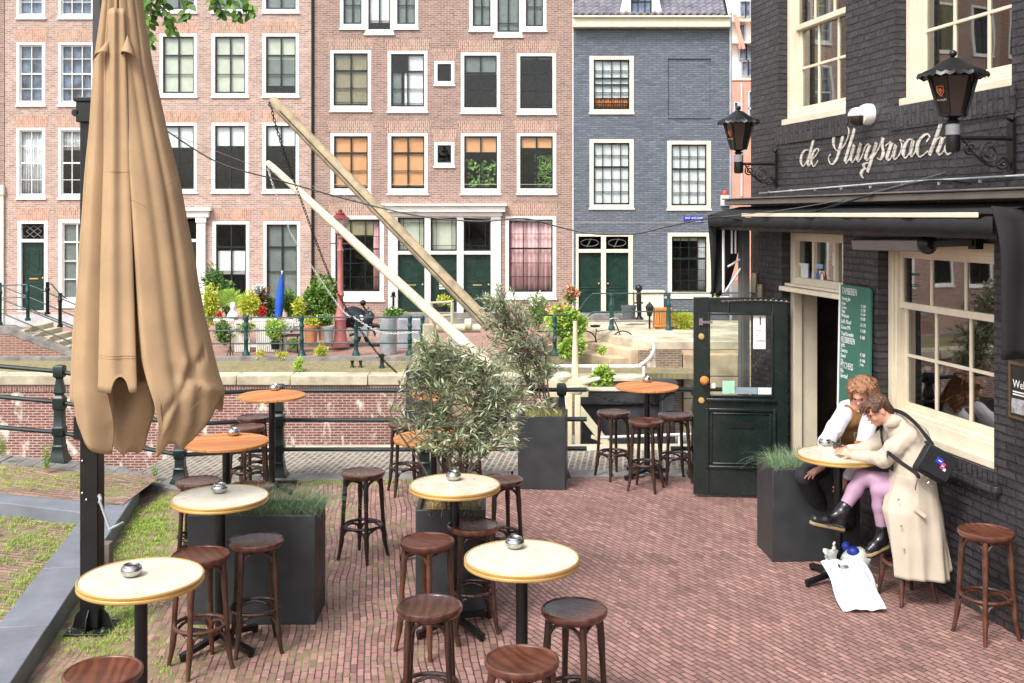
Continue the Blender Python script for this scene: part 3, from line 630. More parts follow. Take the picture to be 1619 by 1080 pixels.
# triple doorway
Hs.append((fx(614), fx(792), fz(494), fz(336)))
f = MB()
for a, b_ in ((614, 629), (671.5, 681), (722.5, 733), (776, 792)): f.box(fx(a), fx(b_), YF-.06, YF+.14, -.67, fz(342))
f.box(fx(629), fx(776), YF-.03, YF+.14, fz(402.5), fz(397)); f.box(fx(612), fx(794), YF-.10, YF-.003, fz(341.8), fz(335.4)); f.box(fx(606), fx(799), YF-.24, YF-.003, fz(335.2), fz(326)); f.box(fx(603), fx(802), YF-.34, YF-.003, fz(325.8), fz(322.5))
f.box(fx(629), fx(776), YF-.03, YF+.14, fz(344), fz(341.9)); f.build('door_surround', MT['white'], h, bevel=.01)
for a, b_ in ((629, 671.5), (681, 722.5), (733, 776)):
    panel_door(h, a+.3, b_-.3, 403, 493.5)
    f = MB(); f.box(fx(a), fx(b_), YF+.09, YF+.1, fz(397), fz(344)); tl = f.build('transom_light', MT['glass'], h)
    f = MB(); ringbox(f, fx(a)+.003, fx(b_)-.003, fz(397)+.003, fz(344)-.003, .05, .05, .05, .05, YF+.06, YF+.088)
    for t in (.2, .8): x = fx(a) + (fx(b_)-fx(a))*t; f.box(x-.01, x+.01, YF+.065, YF+.085, fz(396), fz(345))
    for t in (.16, .84): z = fz(397) + (fz(344)-fz(397))*t; f.box(fx(a)+.05, fx(b_)-.05, YF+.066, YF+.084, z-.01, z+.01)
    f.build('transom_lattice', MT['black_sash'], tl)
    if a != 733: f = MB(); f.box(fx(a), fx(b_), YF+.16, YF+.17, fz(397), fz(344)); f.build('blind', blinds['greenish'], tl)
f = MB()
for k, wd in ((0, .22), (1, .3), (2, .3)): f.box(fx(694), fx(694)+wd, YF+.076, YF+.081, fz(449+k*4.2), fz(446.6+k*4.2))
f.build('notice', MT['textwhite'], h)
for py in (196, 291.5, 327): 
    f = MB(); f.box(fx(496), fx(905), YF-.004, YF-.001, fz(py+.35), fz(py-.35)); f.build('string_course', pm('pale_mortar_line', (.50, .42, .36, 1), .9), h)
f = MB(); f.box(fx(614), fx(792), YF-.5, YF-.062, -.67, fz(501)); f.box(fx(614), fx(792), YF-.25, YF+.12, fz(501)+.002, fz(494.4)); f.build('doorstep', MT['kerb'], h, bevel=.01)
finish_house(h, 495.5, 905.5, m_b2, Hs, 13.8)
f = MB(); f.box(fx(905.2), fx(906.6), YF-.012, YF-.002, -.67, 12); f.build('joint_strip', MT['white'], h)

# --- grey painted house with cream frames
h = house_shell('painted_house', 'grey painted brick house with cream window frames, twin dark doors and a tiled roof', 907, 1153, m_b3, []); Hs = []
G20 = dict(frame='cream', sash='black_sash', cols=4, cbar=.022, fw=.14, sill=.17)
Hs.append(window(h, 932, 1002, 88.5, 181, rows=(.22, .37, .50, .66, .88), rowbars=(.02, .05, .05, .02, .045), cover=[('white', 0, .76, 0, 1), ('redcurtain', .74, 1, 0, 1)], **G20))
Hs.append(window(h, 932, 1002, 220, 331.5, rows=(.2, .39, .59, .79), rowbars=(.02, .055, .02, .02), cover=[('white', 0, 1, 0, 1)], **G20))
Hs.append(window(h, 1055, 1124, 222.5, 333, rows=(.2, .40, .60, .79), rowbars=(.02, .055, .02, .02), cover=[('white', 0, 1, 0, 1)], **G20))
Hs.append(window(h, 1055.6, 1124, 368, 468.5, rows=(.2, .40, .60, .79), rowbars=(.02, .07, .02, .02), cover=[('net', 0, 1, .76, .98), ('olive', 0, .08, 0, .75)], **dict(G20, sill=.14)))
# bricked-up window recess
bx = (fx(1056), fx(1124), fz(187), fz(92.5)); Hs.append(bx)
f = MB(); f.box(bx[0], bx[1], YF+.055, YF+.1, bx[2], bx[3]); f.box(bx[0]-.02, bx[1]+.02, YF-.035, YF+.054, bx[2], bx[2]+.07); f.build('bricked_up_window', m_b3, h)
Hs.append((fx(910.5), fx(1000.5), fz(494), fz(370)))
f = MB(); x0, x1 = fx(910.5), fx(1000.5)
for a, b_ in ((910.6, 914.6), (950.5, 958), (993.8, 1000.4)): f.box(fx(a), fx(b_), YF-.03, YF+.13, fz(494)+.002, fz(370)-.002)
for a, b_ in ((374, 370.1), (399.5, 394)): f.box(x0+.01, x1-.01, YF-.027, YF+.12, fz(a), fz(b_)-.002)
f.build('door_frame', MT['cream'], h, bevel=.006)
for a, b_ in ((914.8, 950.3), (958.2, 993.6)):
    panel_door(h, a, b_, 399.8, 493.5, 'pointed', slot=False, knob=1 if a < 930 else -1)
    f = MB(); f.box(fx(a), fx(b_), YF+.06, YF+.07, fz(394), fz(374)); tl = f.build('transom_light', MT['glass'], h)
    f = MB(); c = (fx(a)+fx(b_))/2; f.tube([(c+.3*math.cos(t), YF+.05, fz(384)+.12*math.sin(t)) for t in [i*math.pi/8 for i in range(16)]], .01, 5, closed=True); f.tube([(c-.1, YF+.05, fz(391)), (c+.05, YF+.05, fz(377))], .01, 5); f.build('transom_lattice', MT['wire'], tl)
f = MB(); f.box(fx(905.5), fx(1152), YF-.32, YF-.003, fz(45), fz(31)); f.box(fx(905), fx(1152.5), YF-.42, YF-.003, fz(30.8), fz(28)); f.build('cornice', MT['cream'], h, bevel=.01)
x0, x1 = fx(907), fx(1153); zt = fz(31)
m = MB(); wall_with_holes(m, x0, x1, -.67, zt, Hs, YF)
for X in (x0, x1): m.add([(X, YF, -.67), (X, YF+8, -.67), (X, YF+8, zt), (X, YF, zt)], [(0, 1, 2, 3)])
m.add([(x1, YF, zt), (x1, YF+8, zt), (x1, YF+4, zt+4.6)], [(0, 1, 2)]); m.build('wall', m_b3, h)
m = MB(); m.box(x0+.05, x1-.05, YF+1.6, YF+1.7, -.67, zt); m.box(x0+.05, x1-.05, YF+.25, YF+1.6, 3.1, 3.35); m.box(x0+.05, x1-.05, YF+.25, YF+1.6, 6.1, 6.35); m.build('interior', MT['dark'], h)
m = MB(); m.add([(x0, YF-.3, zt+.06), (x1-.15, YF-.3, zt+.06), (x1-.15, YF+4, zt+4.9), (x0, YF+4, zt+4.9), (x0, YF+8.3, zt+.06), (x1-.15, YF+8.3, zt+.06)], [(0, 1, 2, 3), (3, 2, 5, 4)]); m.build('roof', MT['rooftile'], h, solid=.08)
m = MB(); nr = 22; nx = 21*8                                   # the tiles themselves on the street slope
for j in range(nr):
    t0, t1 = j/nr*.62, (j+1)/nr*.62 + .006; row = []
    for t_, lift in ((t0, .115), (t0 + .0005, .075+.03), (t1, .055)):
        row.append([(x0 + (x1-.2-x0)*i/nx, YF-.32 + 4.32*t_, zt+.06 + 4.84*t_ + lift + .028*math.sin(i/8*2*math.pi) + (.012 if i % 8 == 0 else 0)) for i in range(nx+1)])
    m.grid([[(a, b_, c-.05) for a, b_, c in row[0]], row[0], row[2]])
m.build('roof_tiles', pm('glazed_grey_tile', (.20, .19, .225, 1), .32, var=.2, vs=3), h, ang=50)
f = MB(); d0, d1 = fx(986), fx(1038); f.prism([(d0-.18, YF-.25, zt+.08), (d1+.18, YF-.25, zt+.08), (d1, YF-.25, zt+.9), (d1, YF-.25, zt+2.2), (d0, YF-.25, zt+2.2), (d0, YF-.25, zt+.9)][::-1], (0, .12, 0)); f.box(d0, d1, YF-.12, YF+2.0, zt+.3, zt+2.19); dm = f.build('dormer', MT['white'], h)
f = MB(); f.box(fx(996), fx(1028), YF-.27, YF-.256, zt+.10, zt+1.6); f.build('pane', blinds['blue'], dm)
f = MB(); ringbox(f, fx(996), fx(1028), zt+.10, zt+1.6, .04, .04, .04, .04, YF-.30, YF-.271)
for t in (1, 2): f.box(fx(996)+.7*t/3-.012, fx(996)+.7*t/3+.012, YF-.298, YF-.272, zt+.14, zt+1.56)
for t in (.3, .62): f.box(fx(996)+.04, fx(1028)-.04, YF-.296, YF-.274, zt+.1+1.5*t-.012, zt+.1+1.5*t+.012)
f.build('dormer_sash', MT['black_sash'], dm)
f = MB(); f.tube([(fx(1154.5), YF-.1, zt+.2), (fx(1154.5), YF-.1, -.6)], .05, 8); f.build('drainpipe', MT['zinc'], h)
f = MB(); f.box(fx(1139)-.0, fx(1151), YF-.2, YF-.003, fz(325), fz(309)); ab = f.build('alarm_box', MT['white'], h); f = MB(); f.lathe([(.09, 0), (.09, .12), (.05, .17), (0, .18)], 12, (fx(1145), YF-.1, fz(309)+.002)); f.build('alarm_light', pm('red_lens', (.6, .05, .04, 1), .3), ab)
# stoop of the grey house
f = MB(); f.box(fx(905), fx(1027), YF-.9, YF-.04, -.67, fz(503)); f.box(fx(900), fx(1034), YF-1.3, YF-.902, -.67, fz(514)); f.box(fx(912), fx(1000), YF-.5, YF-.04, fz(503)+.002, fz(495)); f.build('stoop', MT['kerb'], h, bevel=.015)
f = MB(); f.box(fx(1003), fx(1046), YF-.5, YF-.004, -.6, fz(462)); f.box(fx(1001), fx(1048), YF-.56, YF-.004, fz(462)+.002, fz(458.5)); f.build('cellar_hatch', MT['cream'], h, bevel=.01)
f = MB(); f.box(fx(1050), fx(1152), YF-.04, YF-.005, fz(472), fz(468.7)); f.build('sill_ledge', MT['white'], h)

# street name plate on the grey house
def text(name, s, size, mat, parent, M, sx=1.0, extrude=.002, align='LEFT'):
    cu = bpy.data.curves.new(name, 'FONT'); cu.body = s; cu.size = size; cu.extrude = extrude; cu.align_x = align; cu.resolution_u = 2
    ob = bpy.data.objects.new(name, cu); col.objects.link(ob); bpy.context.view_layer.update()
    me = bpy.data.meshes.new_from_object(ob); bpy.data.objects.remove(ob); bpy.data.curves.remove(cu)
    off = OFF.get(parent.name, Vector()) if parent else Vector()
    me.transform(Matrix.Translation(-off) @ M @ Matrix.Diagonal((sx, 1, 1, 1))); me.materials.clear(); me.materials.append(mat)
    o = bpy.data.objects.new(name, me); col.objects.link(o); o.parent = parent
    if parent: OFF[o.name] = off
    return o
FACE = Matrix.Rotation(R(90), 4, 'X')       # text standing up, facing -Y
m_bl = pm('blue_enamel', (.015, .03, .30, 1), .3, var=.03)
t = thing('street_sign', 'small dark blue street name plate on the grey house beside the awning', 'sign', (fx(1097), YF, fz(354)))
f = MB(); f.box(fx(1081), fx(1112), YF-.02, YF-.004, fz(352), fz(341.5)); p = f.build('plate', m_bl, t, bevel=.004)
text('lettering', 'SINT ANTONIES', .105, MT['textwhite'], t, Matrix.Translation((fx(1083), YF-.024, fz(346.3))) @ FACE, .82)
text('lettering', 'SLUIS', .085, MT['textwhite'], t, Matrix.Translation((fx(1099), YF-.024, fz(351))) @ FACE, .9)

# buildings seen through the gap between grey house and pub
t = thing('pink_building', 'pink rendered building in the gap between the grey house and the pub', 'building', (24, 62, -.67))
S2 = F / 62; gx = lambda px: (px - CX) / S2; gz = lambda py: H - (py - Y0) / S2
f = MB(); hs = [(gx(1160), gx(1169), gz(200), gz(160)), (gx(1183), gx(1196), gz(200), gz(143))] + [(gx(a), gx(a+22), gz(b_+56), gz(b_)) for a in range(1230, 1840, 60) for b_ in (143, 250)]; wall_with_holes(f, gx(1120), gx(1880), -.67, gz(130), hs, 62)
f.add([(gx(1120), 62, gz(130)), (gx(1880), 62, gz(130)), (gx(1880), 70, gz(130)), (gx(1120), 70, gz(130))], [(0, 1, 2, 3)]); f.build('wall', MT['pink'], t)
for hh in hs: f = MB(); ringbox(f, *hh, .08, .08, .08, .08, 62.02, 62.2); f.box(hh[0], hh[1], 62.02, 62.15, (hh[2]+hh[3])/2-.05, (hh[2]+hh[3])/2+.05); wf = f.build('window', MT['white'], t); f = MB(); f.box(hh[0], hh[1], 62.16, 62.18, hh[2], hh[3]); f.build('pane', blinds['blue'], wf)
f = MB(); f.tube([(gx(1172), 61.9, gz(310)), (gx(1172), 61.9, gz(132))], .05, 6); f.build('drainpipe', MT['white'], t)
t = thing('white_building', 'tall white building with glass bays rising behind the pink one in the gap', 'building', (26, 72, -.67))
S3 = F / 72; gx = lambda px: (px - CX) / S3; gz = lambda py: H - (py - Y0) / S3
f = MB(); f.box(gx(1110), gx(1700), 72, 84, -.67, gz(-60)); f.build('wall', MT['white'], t)
for (a, b_, c, d) in ((1173, 1181, 119, 98), (1183, 1190, 119, 98), (1171, 1177, 26, 4), (1179, 1184, 26, 4), (1169, 1178, 93, 70), (1180, 1189, 93, 72), (1168, 1176, 62, 40), *[(a, a+18, b_+24, b_) for a in range(1210, 1690, 40) for b_ in (0, 44, 94)]):
    f = MB(); f.box(gx(a), gx(b_), 71.9, 71.99, gz(c), gz(d)); wf = f.build('window', blinds['blue'], t); f = MB(); ringbox(f, gx(a)-.08, gx(b_)+.08, gz(c)-.08, gz(d)+.08, .08, .08, .08, .08, 71.8, 71.98); f.build('frame', MT['zinc'], wf)
for c in (126, 68, 34): f = MB(); f.box(gx(1110), gx(1700), 71.4, 71.99, gz(c+2.2), gz(c)); f.build('balcony', MT['cream'], t)
f = MB(); f.beam((gx(1158), 71.3, gz(26)), (gx(1172), 71.3, gz(80)), .2, .2); f.beam((gx(1166), 71.3, gz(80)), (gx(1164), 71.3, gz(30)), .12, .12); f.build('strut', MT['pink'], t)
# ================================================================ THE PUB on the right. Local frame: x along its wall towards us, y into the building, z up
PC_ = Vector((2.83, 12.74, 0)); PR = math.atan2(-.9817, .1904)
PM = Matrix.Translation(PC_) @ Matrix.Rotation(PR, 4, 'Z'); PMI = PM.inverted()
def ps(px, py=340, out=0.):
    """photo pixel on the plane `out` metres in front of the wall -> (s, z)"""
    k = (px - CX) / F; s = (k * (12.74 - .1904*out) - (2.83 - .9817*out)) / (.1904 + .9817*k)
    Y = 12.74 - .1904*out - .9817*s; return s, H - (py - Y0) / F * Y
def pubthing(name, label, cat, base, group=None):
    return thing(name, label, cat, PM @ Vector(base), PR, group, off=base)
nrm = (-.9817, -.1904, 0); along = (.1904, -.9817, 0)
m_pub = brickmat('black_painted_brick', (.066, .062, .070, 1), (.050, .047, .054, 1), (.030, .028, .032, 1), .21, .066, .010, .42, 1., along, (0, 0, 1), big=.25, dist=.009, wob=.03, lumps=.5, bd=.020, msm=.5)
pub = pubthing('pub_building', 'black painted brick pub with cream windows and an open door at the right', 'building', (0, 0, 0))
DH = (.84, 2.22, .0, 2.92); LW = (2.87, 4.57, 1.14, 2.89); W1 = (.76, 2.27, 4.10, 6.15); W2 = (3.17, 4.78, 4.08, 6.15)
def local_wall(mb, x0, x1, z0, z1, holes, depth):
    g_ = MB(); 
    global YF
    wall_with_holes(g_, x0, x1, z0, z1, holes, 0, depth); mb.add(g_.v, g_.f)
m = MB(); local_wall(m, 0, 13, -.3, 9.5, [DH, LW, W1, W2], .35)
m.add([(0, 0, -.3), (0, 7, -.3), (0, 7, 9.5), (0, 0, 9.5)], [(0, 3, 2, 1)]); m.add([(13, 0, -.3), (13, 7, -.3), (13, 7, 9.5), (13, 0, 9.5)], [(0, 1, 2, 3)]); m.add([(0, 7, -.3), (13, 7, -.3), (13, 7, 9.5), (0, 7, 9.5)], [(0, 1, 2, 3)])
m.build('wall', m_pub, pub)
m_sol = brickmat('black_soldier_course', (.066, .062, .070, 1), (.050, .047, .054, 1), (.030, .028, .032, 1), .21, .066, .010, .4, 1., (0, 0, 1), along, big=.2, dist=.008, lumps=.5, bd=.020, msm=.5)
for a, b_, c, d in (W1, W2, LW):
    m = MB(); m.box(a - .06, b_ + .05, -.016, -.002, c - .21, c - .01); m.build('brick_sill', m_sol, pub)
m = MB(); m.prism([(-.2, -.3, 9.5), (-.2, 7.3, 9.5), (-.2, 3.5, 12.5)], (13.4, 0, 0)); m.build('roof', MT['rooftile'], pub)
m_room = pm('brown_pub_interior', (.07, .045, .028, 1), .8, var=.4, vs=2)
m = MB(); m.box(.3, 8, 3.2, 3.3, 0, 9.3); m.box(.3, 8, .36, 3.2, 3.2, 3.4); m.box(.05, .3, .36, 3.3, 0, 9.3); m.box(.3, 8, .36, 3.2, -.05, .02); m.box(.3, 8, .36, 3.2, 6.3, 6.4); m.box(2.35, 2.42, .36, 3.2, 0.02, 3.2); m.build('interior', m_room, pub)
def pubwin(o, split, up, lo, fw=.075, sill=.11):
    """o = opening; split = height of the meeting rail; up / lo = (columns, rows) of each sash"""
    a, b_, c, d = o
    f = MB(); ringbox(f, a+.003, b_-.003, c+.003, d-.003, fw, fw, sill, fw, .10, .26)
    ringbox(f, a+.003+fw, b_-.003-fw, c+.003+sill, d-.003-fw, .03, .03, .03, .03, .125, .26)
    f.box(a+.003, b_-.003, .03, .099, c+.003, c+.07); fr = f.build('window', MT['cream2'], pub, bevel=.006)
    ia, ib, ic, id_ = a+fw+.034, b_-fw-.034, c+sill+.034, d-fw-.034
    for nm, z0, z1, (nc, nr), y in (('upper_sash', split-.03, id_, up, .155), ('lower_sash', ic, split+.03, lo, .20)):
        if z1 <= z0: continue
        s = MB(); st = .045; ringbox(s, ia, ib, z0, z1, st, st, .06, .06, y, y+.04)
        for i in range(1, nc): x = ia + (ib-ia)*i/nc; s.box(x-.014, x+.014, y+.004, y+.036, z0+.06, z1-.06)
        for j in range(1, nr): z = z0 + (z1-z0)*j/nr; s.box(ia+st, ib-st, y+.003, y+.037, z-.014, z+.014)
        q = s.build(nm, MT['cream2'], fr, bevel=.004); g_ = MB(); g_.box(ia+.03, ib-.03, y+.018, y+.022, z0+.03, z1-.03); g_.build('pane', MT['pglass'], fr)
    return fr
pubwin(W1, 5.18, (3, 1), (3, 2)); pubwin(W2, 5.22, (3, 1), (3, 2)); lw = pubwin(LW, 2.29, (3, 1), (3, 2), sill=.17)
m = MB(); m.box(LW[0]-.05, LW[1]+.1, -.06, -.003, .98, 1.05); m.box(LW[0]-.4, 7, -.03, -.002, .0, .30); m.build('ledge', m_pub, pub, bevel=.01)
# net curtain halves in the upper windows
for o in (W1, W2):
    m = MB(); m.grid([[(o[0]+.12 + .30*i/8, .34 + .02*math.sin(i*2), z) for z in (o[2]+.15, o[3]-.1)] for i in range(9)]); m.build('curtain', pm('cream_inner_shutter', (.60, .48, .28, 1), .7), pub, solid=.004)
# doorway: cream frame, transom light with stickers, door sill
f = MB(); f.box(DH[0]+.003, DH[0]+.09, .10, .20, .02, 2.27); f.box(DH[0]+.003, DH[0]+.05, .19, .40, .025, 2.265)
f.build('door_frame', MT['cream2'], pub, bevel=.005)
f = MB(); ringbox(f, DH[0]+.003, DH[1]-.003, 2.28, DH[3]-.003, .10, .10, .15, .09, .10, .24); f.box(DH[0]-.02, DH[1]+.0-.003, .0-.03, .099, 2.275, 2.325); f.box(DH[0]+.003, DH[1]-.003, .03, .099, 2.33, 2.36)
for t in (.36, .70): x = DH[0] + (DH[1]-DH[0])*t; f.box(x-.02, x+.02, .12, .2, 2.43, DH[3]-.09)
tr = f.build('transom_window', MT['cream2'], pub, bevel=.006); g_ = MB(); g_.box(DH[0]+.1, DH[1]-.1, .16, .166, 2.42, DH[3]-.09); g_.build('pane', MT['pglass'], tr)
for (a, b_, y0, y1, mt_, nm) in ((1262, 1278, 448, 417, pm('sticker_white', (.75, .78, .85, 1), .4), 'sticker'), (1283, 1295, 453, 432, pm('sticker_blue', (.02, .22, .55, 1), .4), 'sticker'), (1296, 1304, 454, 429, MT['textwhite'], 'sticker'), (1289, 1301, 424, 418, pm('sticker_sky', (.35, .5, .8, 1), .4), 'sticker'), (1317, 1324, 420, 400, MT['textwhite'], 'notice'), (1262, 1267, 445, 420, pm('sticker_yellow', (.75, .62, .08, 1), .4), 'sticker')):
    s0, zz0 = ps(a, y0, -.155); s1, zz1 = ps(b_, y1, -.155); f = MB(); f.box(s0, s1, .150, .156, zz0, zz1); f.build(nm, mt_, tr)
m_red = pm('sticker_red', (.65, .05, .05, 1), .4)
s0, z0 = ps(1300, 441, -.15); f = MB(); f.tube([(s0+.045*math.cos(t), .147, z0+.07*math.sin(t)) for t in [i*math.pi/8 for i in range(16)]], .008, 5, closed=True); f.build('sticker', m_red, tr)
f = MB(); f.box(DH[0], DH[1], -.02, .4, .0, .03); f.build('threshold', MT['stone'], pub)
# open door leaf
DW = 1.0; ha, hb = Vector((3.02, 11.80, 0)), Vector((2.115, 11.885, 0)); ax = (hb - ha).normalized(); DW = 1.02; nn_ = Vector((ax.y, -ax.x, 0))
if nn_.y > 0: nn_ = -nn_
def D(mb):      # door frame (u from the hinge, v towards the camera side, z) -> pub frame
    out = []
    for u, v, z in mb.v: p = PMI @ (ha + ax*u + nn_*v + Vector((0, 0, z))); out.append(tuple(p))
    mb.v = out; return mb
du = lambda px: (1258 - px) / 143.5 ; dz = lambda py: H - (py - Y0) * 11.84 / F
zt, zb_ = dz(470), .03
f = MB(); f.box(0, du(1234), 0, .045, zb_, zt); f.box(du(1136), DW, 0, .045, zb_, zt); f.box(du(1234)+.0, du(1136), 0.001, .044, dz(496), zt); f.box(du(1234), du(1136), .001, .044, zb_, dz(627))
for (a, b_, c, d, t, e) in ((1236, 1134, 627, 494, .025, .018), (1240, 1131, 740, 645, .03, .02), (1232, 1139, 733, 652, .015, .012)):
    ringbox(f, du(a), du(b_), dz(c), dz(d), t, t, t, t, .0451, .045+e)
f.box(du(1240), du(1131), .0452, .085, dz(629)-.03, dz(629)); door = D(f).build('door', MT['puddoor'], pub, bevel=.006)
f = MB(); f.box(du(1234.5), du(1135.5), .018, .024, dz(627), dz(496)); D(f).build('pane', MT['dglass'], door)
f = MB(); f.box(du(1205), du(1165), .045, .052, dz(676), dz(668)); D(f).build('letter_slot', MT['blackmetal'], door)
f = MB(); f.lathe([(.02, 0), (.018, .03), (.045, .05), (.05, .075), (.03, .1), (0, .105)], 14, (du(1128), .045, dz(600)), M=Matrix.Rotation(R(-90), 3, 'X')); D(f).build('door_knob', pm('golden_wood_knob', (.55, .25, .06, 1), .3), door)
for py in (532, 633): f = MB(); f.lathe([(.035, 0), (.03, .012), (0, .014)], 12, (du(1124), .046, dz(py)), M=Matrix.Rotation(R(-90), 3, 'X')); D(f).build('lock_rosette', MT['brass'], door)
f = MB(); f.box(du(1126), du(1120), .046, .07, dz(514), dz(503)); f.box(du(1141), du(1122), .07, .08, dz(511), dz(507)); D(f).build('latch', MT['steel'], door)
f = MB()
for k in range(26):
    t = k/25; c = Vector((du(1158 + 100*t), .062, dz(476 - 2*math.sin(t*3.14)) )); 
    f.tube([c + Vector((.028*math.cos(q), .006*math.sin(q)*(k % 2), .009*math.sin(q)*(1 - .5*(k % 2)))) for q in [i*math.pi/3 for i in range(6)]], .0045, 4, closed=True)
for k in range(7): c = Vector((du(1166), .062, dz(480 + 3.2*k))); f.tube([c + Vector((.006*math.cos(q), 0, .016*math.sin(q))) for q in [i*math.pi/3 for i in range(6)]], .004, 4, closed=True)
D(f).build('chain', MT['steel'], door)
for (a, b_, c, d, mt_) in ((1137, 1146, 614, 606, MT['textwhite']), (1157, 1176, 622, 602, pm('sticker_green', (.42, .72, .55, 1), .4)), (1177, 1211, 622.5, 612, pm('sticker_grey', (.28, .34, .38, 1), .4)), (1212, 1233, 622.5, 612, MT['textwhite'])):
    f = MB(); f.box(du(a), du(b_), .0245, .027, dz(c), dz(d)); D(f).build('sticker', mt_, door)
f = MB(); f.box(du(1205), du(1224), .0245, .03, dz(551), dz(495)); nb = D(f).build('notice', MT['textwhite'], door)
def DM(u, z, v=.032): # matrix for text on the camera side of the door: text x runs from free edge to hinge = -ax
    M = Matrix((( -ax.x, 0, nn_.x, 0), (-ax.y, 0, nn_.y, 0), (0, 1, 0, 0), (0, 0, 0, 1))); M.translation = ha + ax*u + nn_*v + Vector((0, 0, z)); return PMI @ M
m_txt = pm('black_print', (.02, .02, .02, 1), .6)
text('lettering', '1', .13, m_txt, door, DM(du(1211), dz(513)))
for k, (s_, z_) in enumerate((('Prijs', 523), ('in', 531), ('toiletten', 539))): text('lettering', s_, .032, pm('grey_print', (.35, .35, .38, 1), .6), door, DM(du(1209), dz(z_)))
# windscreen post and side panel left of the door, small wall lamp
f = MB(); f.box(.0, .09, -.16, -.06, 0, 2.98); f.box(.12, .15, -.16, -.08, 0, 2.98); f.build('screen_post', pm('grey_screen_post', (.13, .135, .135, 1), .5), pub)
f = MB(); s0, z0 = ps(1199, 462, .06); f.lathe([(.045, -.22), (.045, .0)], 12, (s0, -.1, z0+.22)); f.lathe([(.04, -.22), (.04, .0)], 12, (s0+.16, -.1, z0+.1)); f.build('wall_downlight', pm('bronze_tube', (.30, .26, .20, 1), .3, .8), pub)

# ---- painted sign lettering, drawn with a broad pen in wall coordinates
def q3(x, y): return 1220 + x/6.746, 140 + y/6.746
def q4(x, y): return 1130 + x/3.086, y/3.086
ST = []
for pts in ([(405,655),(365,660),(330,710),(318,790),(340,832),(375,790),(412,690)], [(472,485),(440,600),(400,760),(392,822),(410,822),(428,790)],
            [(435,765),(480,715),(508,660),(490,642),(455,680),(430,760),(440,820),(470,822),(505,765)],
            [(765,428),(700,445),(668,540),(672,625),(715,665),(770,625),(822,520),(826,430),(800,412),(775,470),(745,600),(705,745),(660,806),(622,790),(615,735),(640,700)],
            [(895,425),(850,580),(800,740),(790,785),(812,790),(850,720),(890,598)], [(890,598),(862,700),(850,765),(868,788),(905,740),(940,650),(960,582)], [(960,582),(930,700),(920,768),(940,776),(975,715),(1010,620),(1045,590)],
            [(1045,590),(1052,612),(1020,700),(1010,760),(1038,760),(1090,680),(1128,575)], [(1128,575),(1085,720),(1045,850),(1030,890)], [(1060,790),(1020,795),(990,810),(992,850)], [(1020,850),(980,870),(962,915),(968,945),(995,950)],
            [(1095,730),(1150,640),(1190,520),(1184,600),(1198,690),(1172,755),(1135,745)],
            [(1225,610),(1280,568),(1282,600),(1240,730),(1246,768),(1285,735),(1335,600)], [(1335,600),(1310,700),(1305,742),(1332,752),(1380,690),(1395,600),(1375,548),(1402,565),(1425,560)],
            [(1515,548),(1475,545),(1435,600),(1410,700),(1430,742),(1470,700),(1520,545)], [(1520,545),(1495,660),(1485,712),(1508,724),(1545,665)]): ST.append([q3(*p) for p in pts])
for pts in ([(1038,692),(1052,668),(1035,655),(1000,690),(990,740),(1005,766),(1048,735)], [(1112,590),(1085,670),(1052,757)], [(1062,735),(1090,680),(1112,668),(1108,700),(1092,742),(1102,756),(1125,735)], [(1158,625),(1142,690),(1130,740),(1142,754),(1168,735)], [(1125,672),(1170,660)]): ST.append([q4(*p) for p in pts])
m = MB()
for st in ST:
    P = spline([Vector((*ps(x, y), 0)) for x, y in st], 7); n = len(P)
    for j in range(n): P[j] = Vector((P[j].x, P[j].y, 0))
    W_ = []
    for j in range(n):
        t = P[min(j+1, n-1)] - P[max(j-1, 0)]; d = t.normalized() if t.length else Vector((0, 1, 0)); k = max(0, d.dot(Vector((-.30, -.95, 0)))); W_.append((.0045 + .017 * k ** 1.5) if n else 0)
    top = []; bot = []
    for j in range(n):
        wq = W_[j]; top.append((P[j].x - wq, -.011, P[j].y + wq*.25)); bot.append((P[j].x + wq, -.011, P[j].y - wq*.25))
    # pen held so that the broad side is horizontal; add a little vertical body to thin strokes
    top = [(a, b_, c + .0045) for a, b_, c in top]; bot = [(a, b_, c - .0045) for a, b_, c in bot]
    m.grid([top, bot]); m.grid([[(a, -.001, c) for a, b_, c in top], top]); m.grid([bot, [(a, -.001, c) for a, b_, c in bot]])
sg = pubthing('pub_sign', 'off-white hand painted script lettering reading de Sluyswacht on the black brick wall', 'sign', (1.7, 0, 3.5))
m.build('lettering', brickmat('sign_paint_on_brick', (.74, .70, .62, 1), (.68, .64, .56, 1), (.40, .38, .34, 1), .21, .066, .005, .6, .6, along, (0, 0, 1), big=.15, dist=.009, wob=.03, vari=.1), sg)

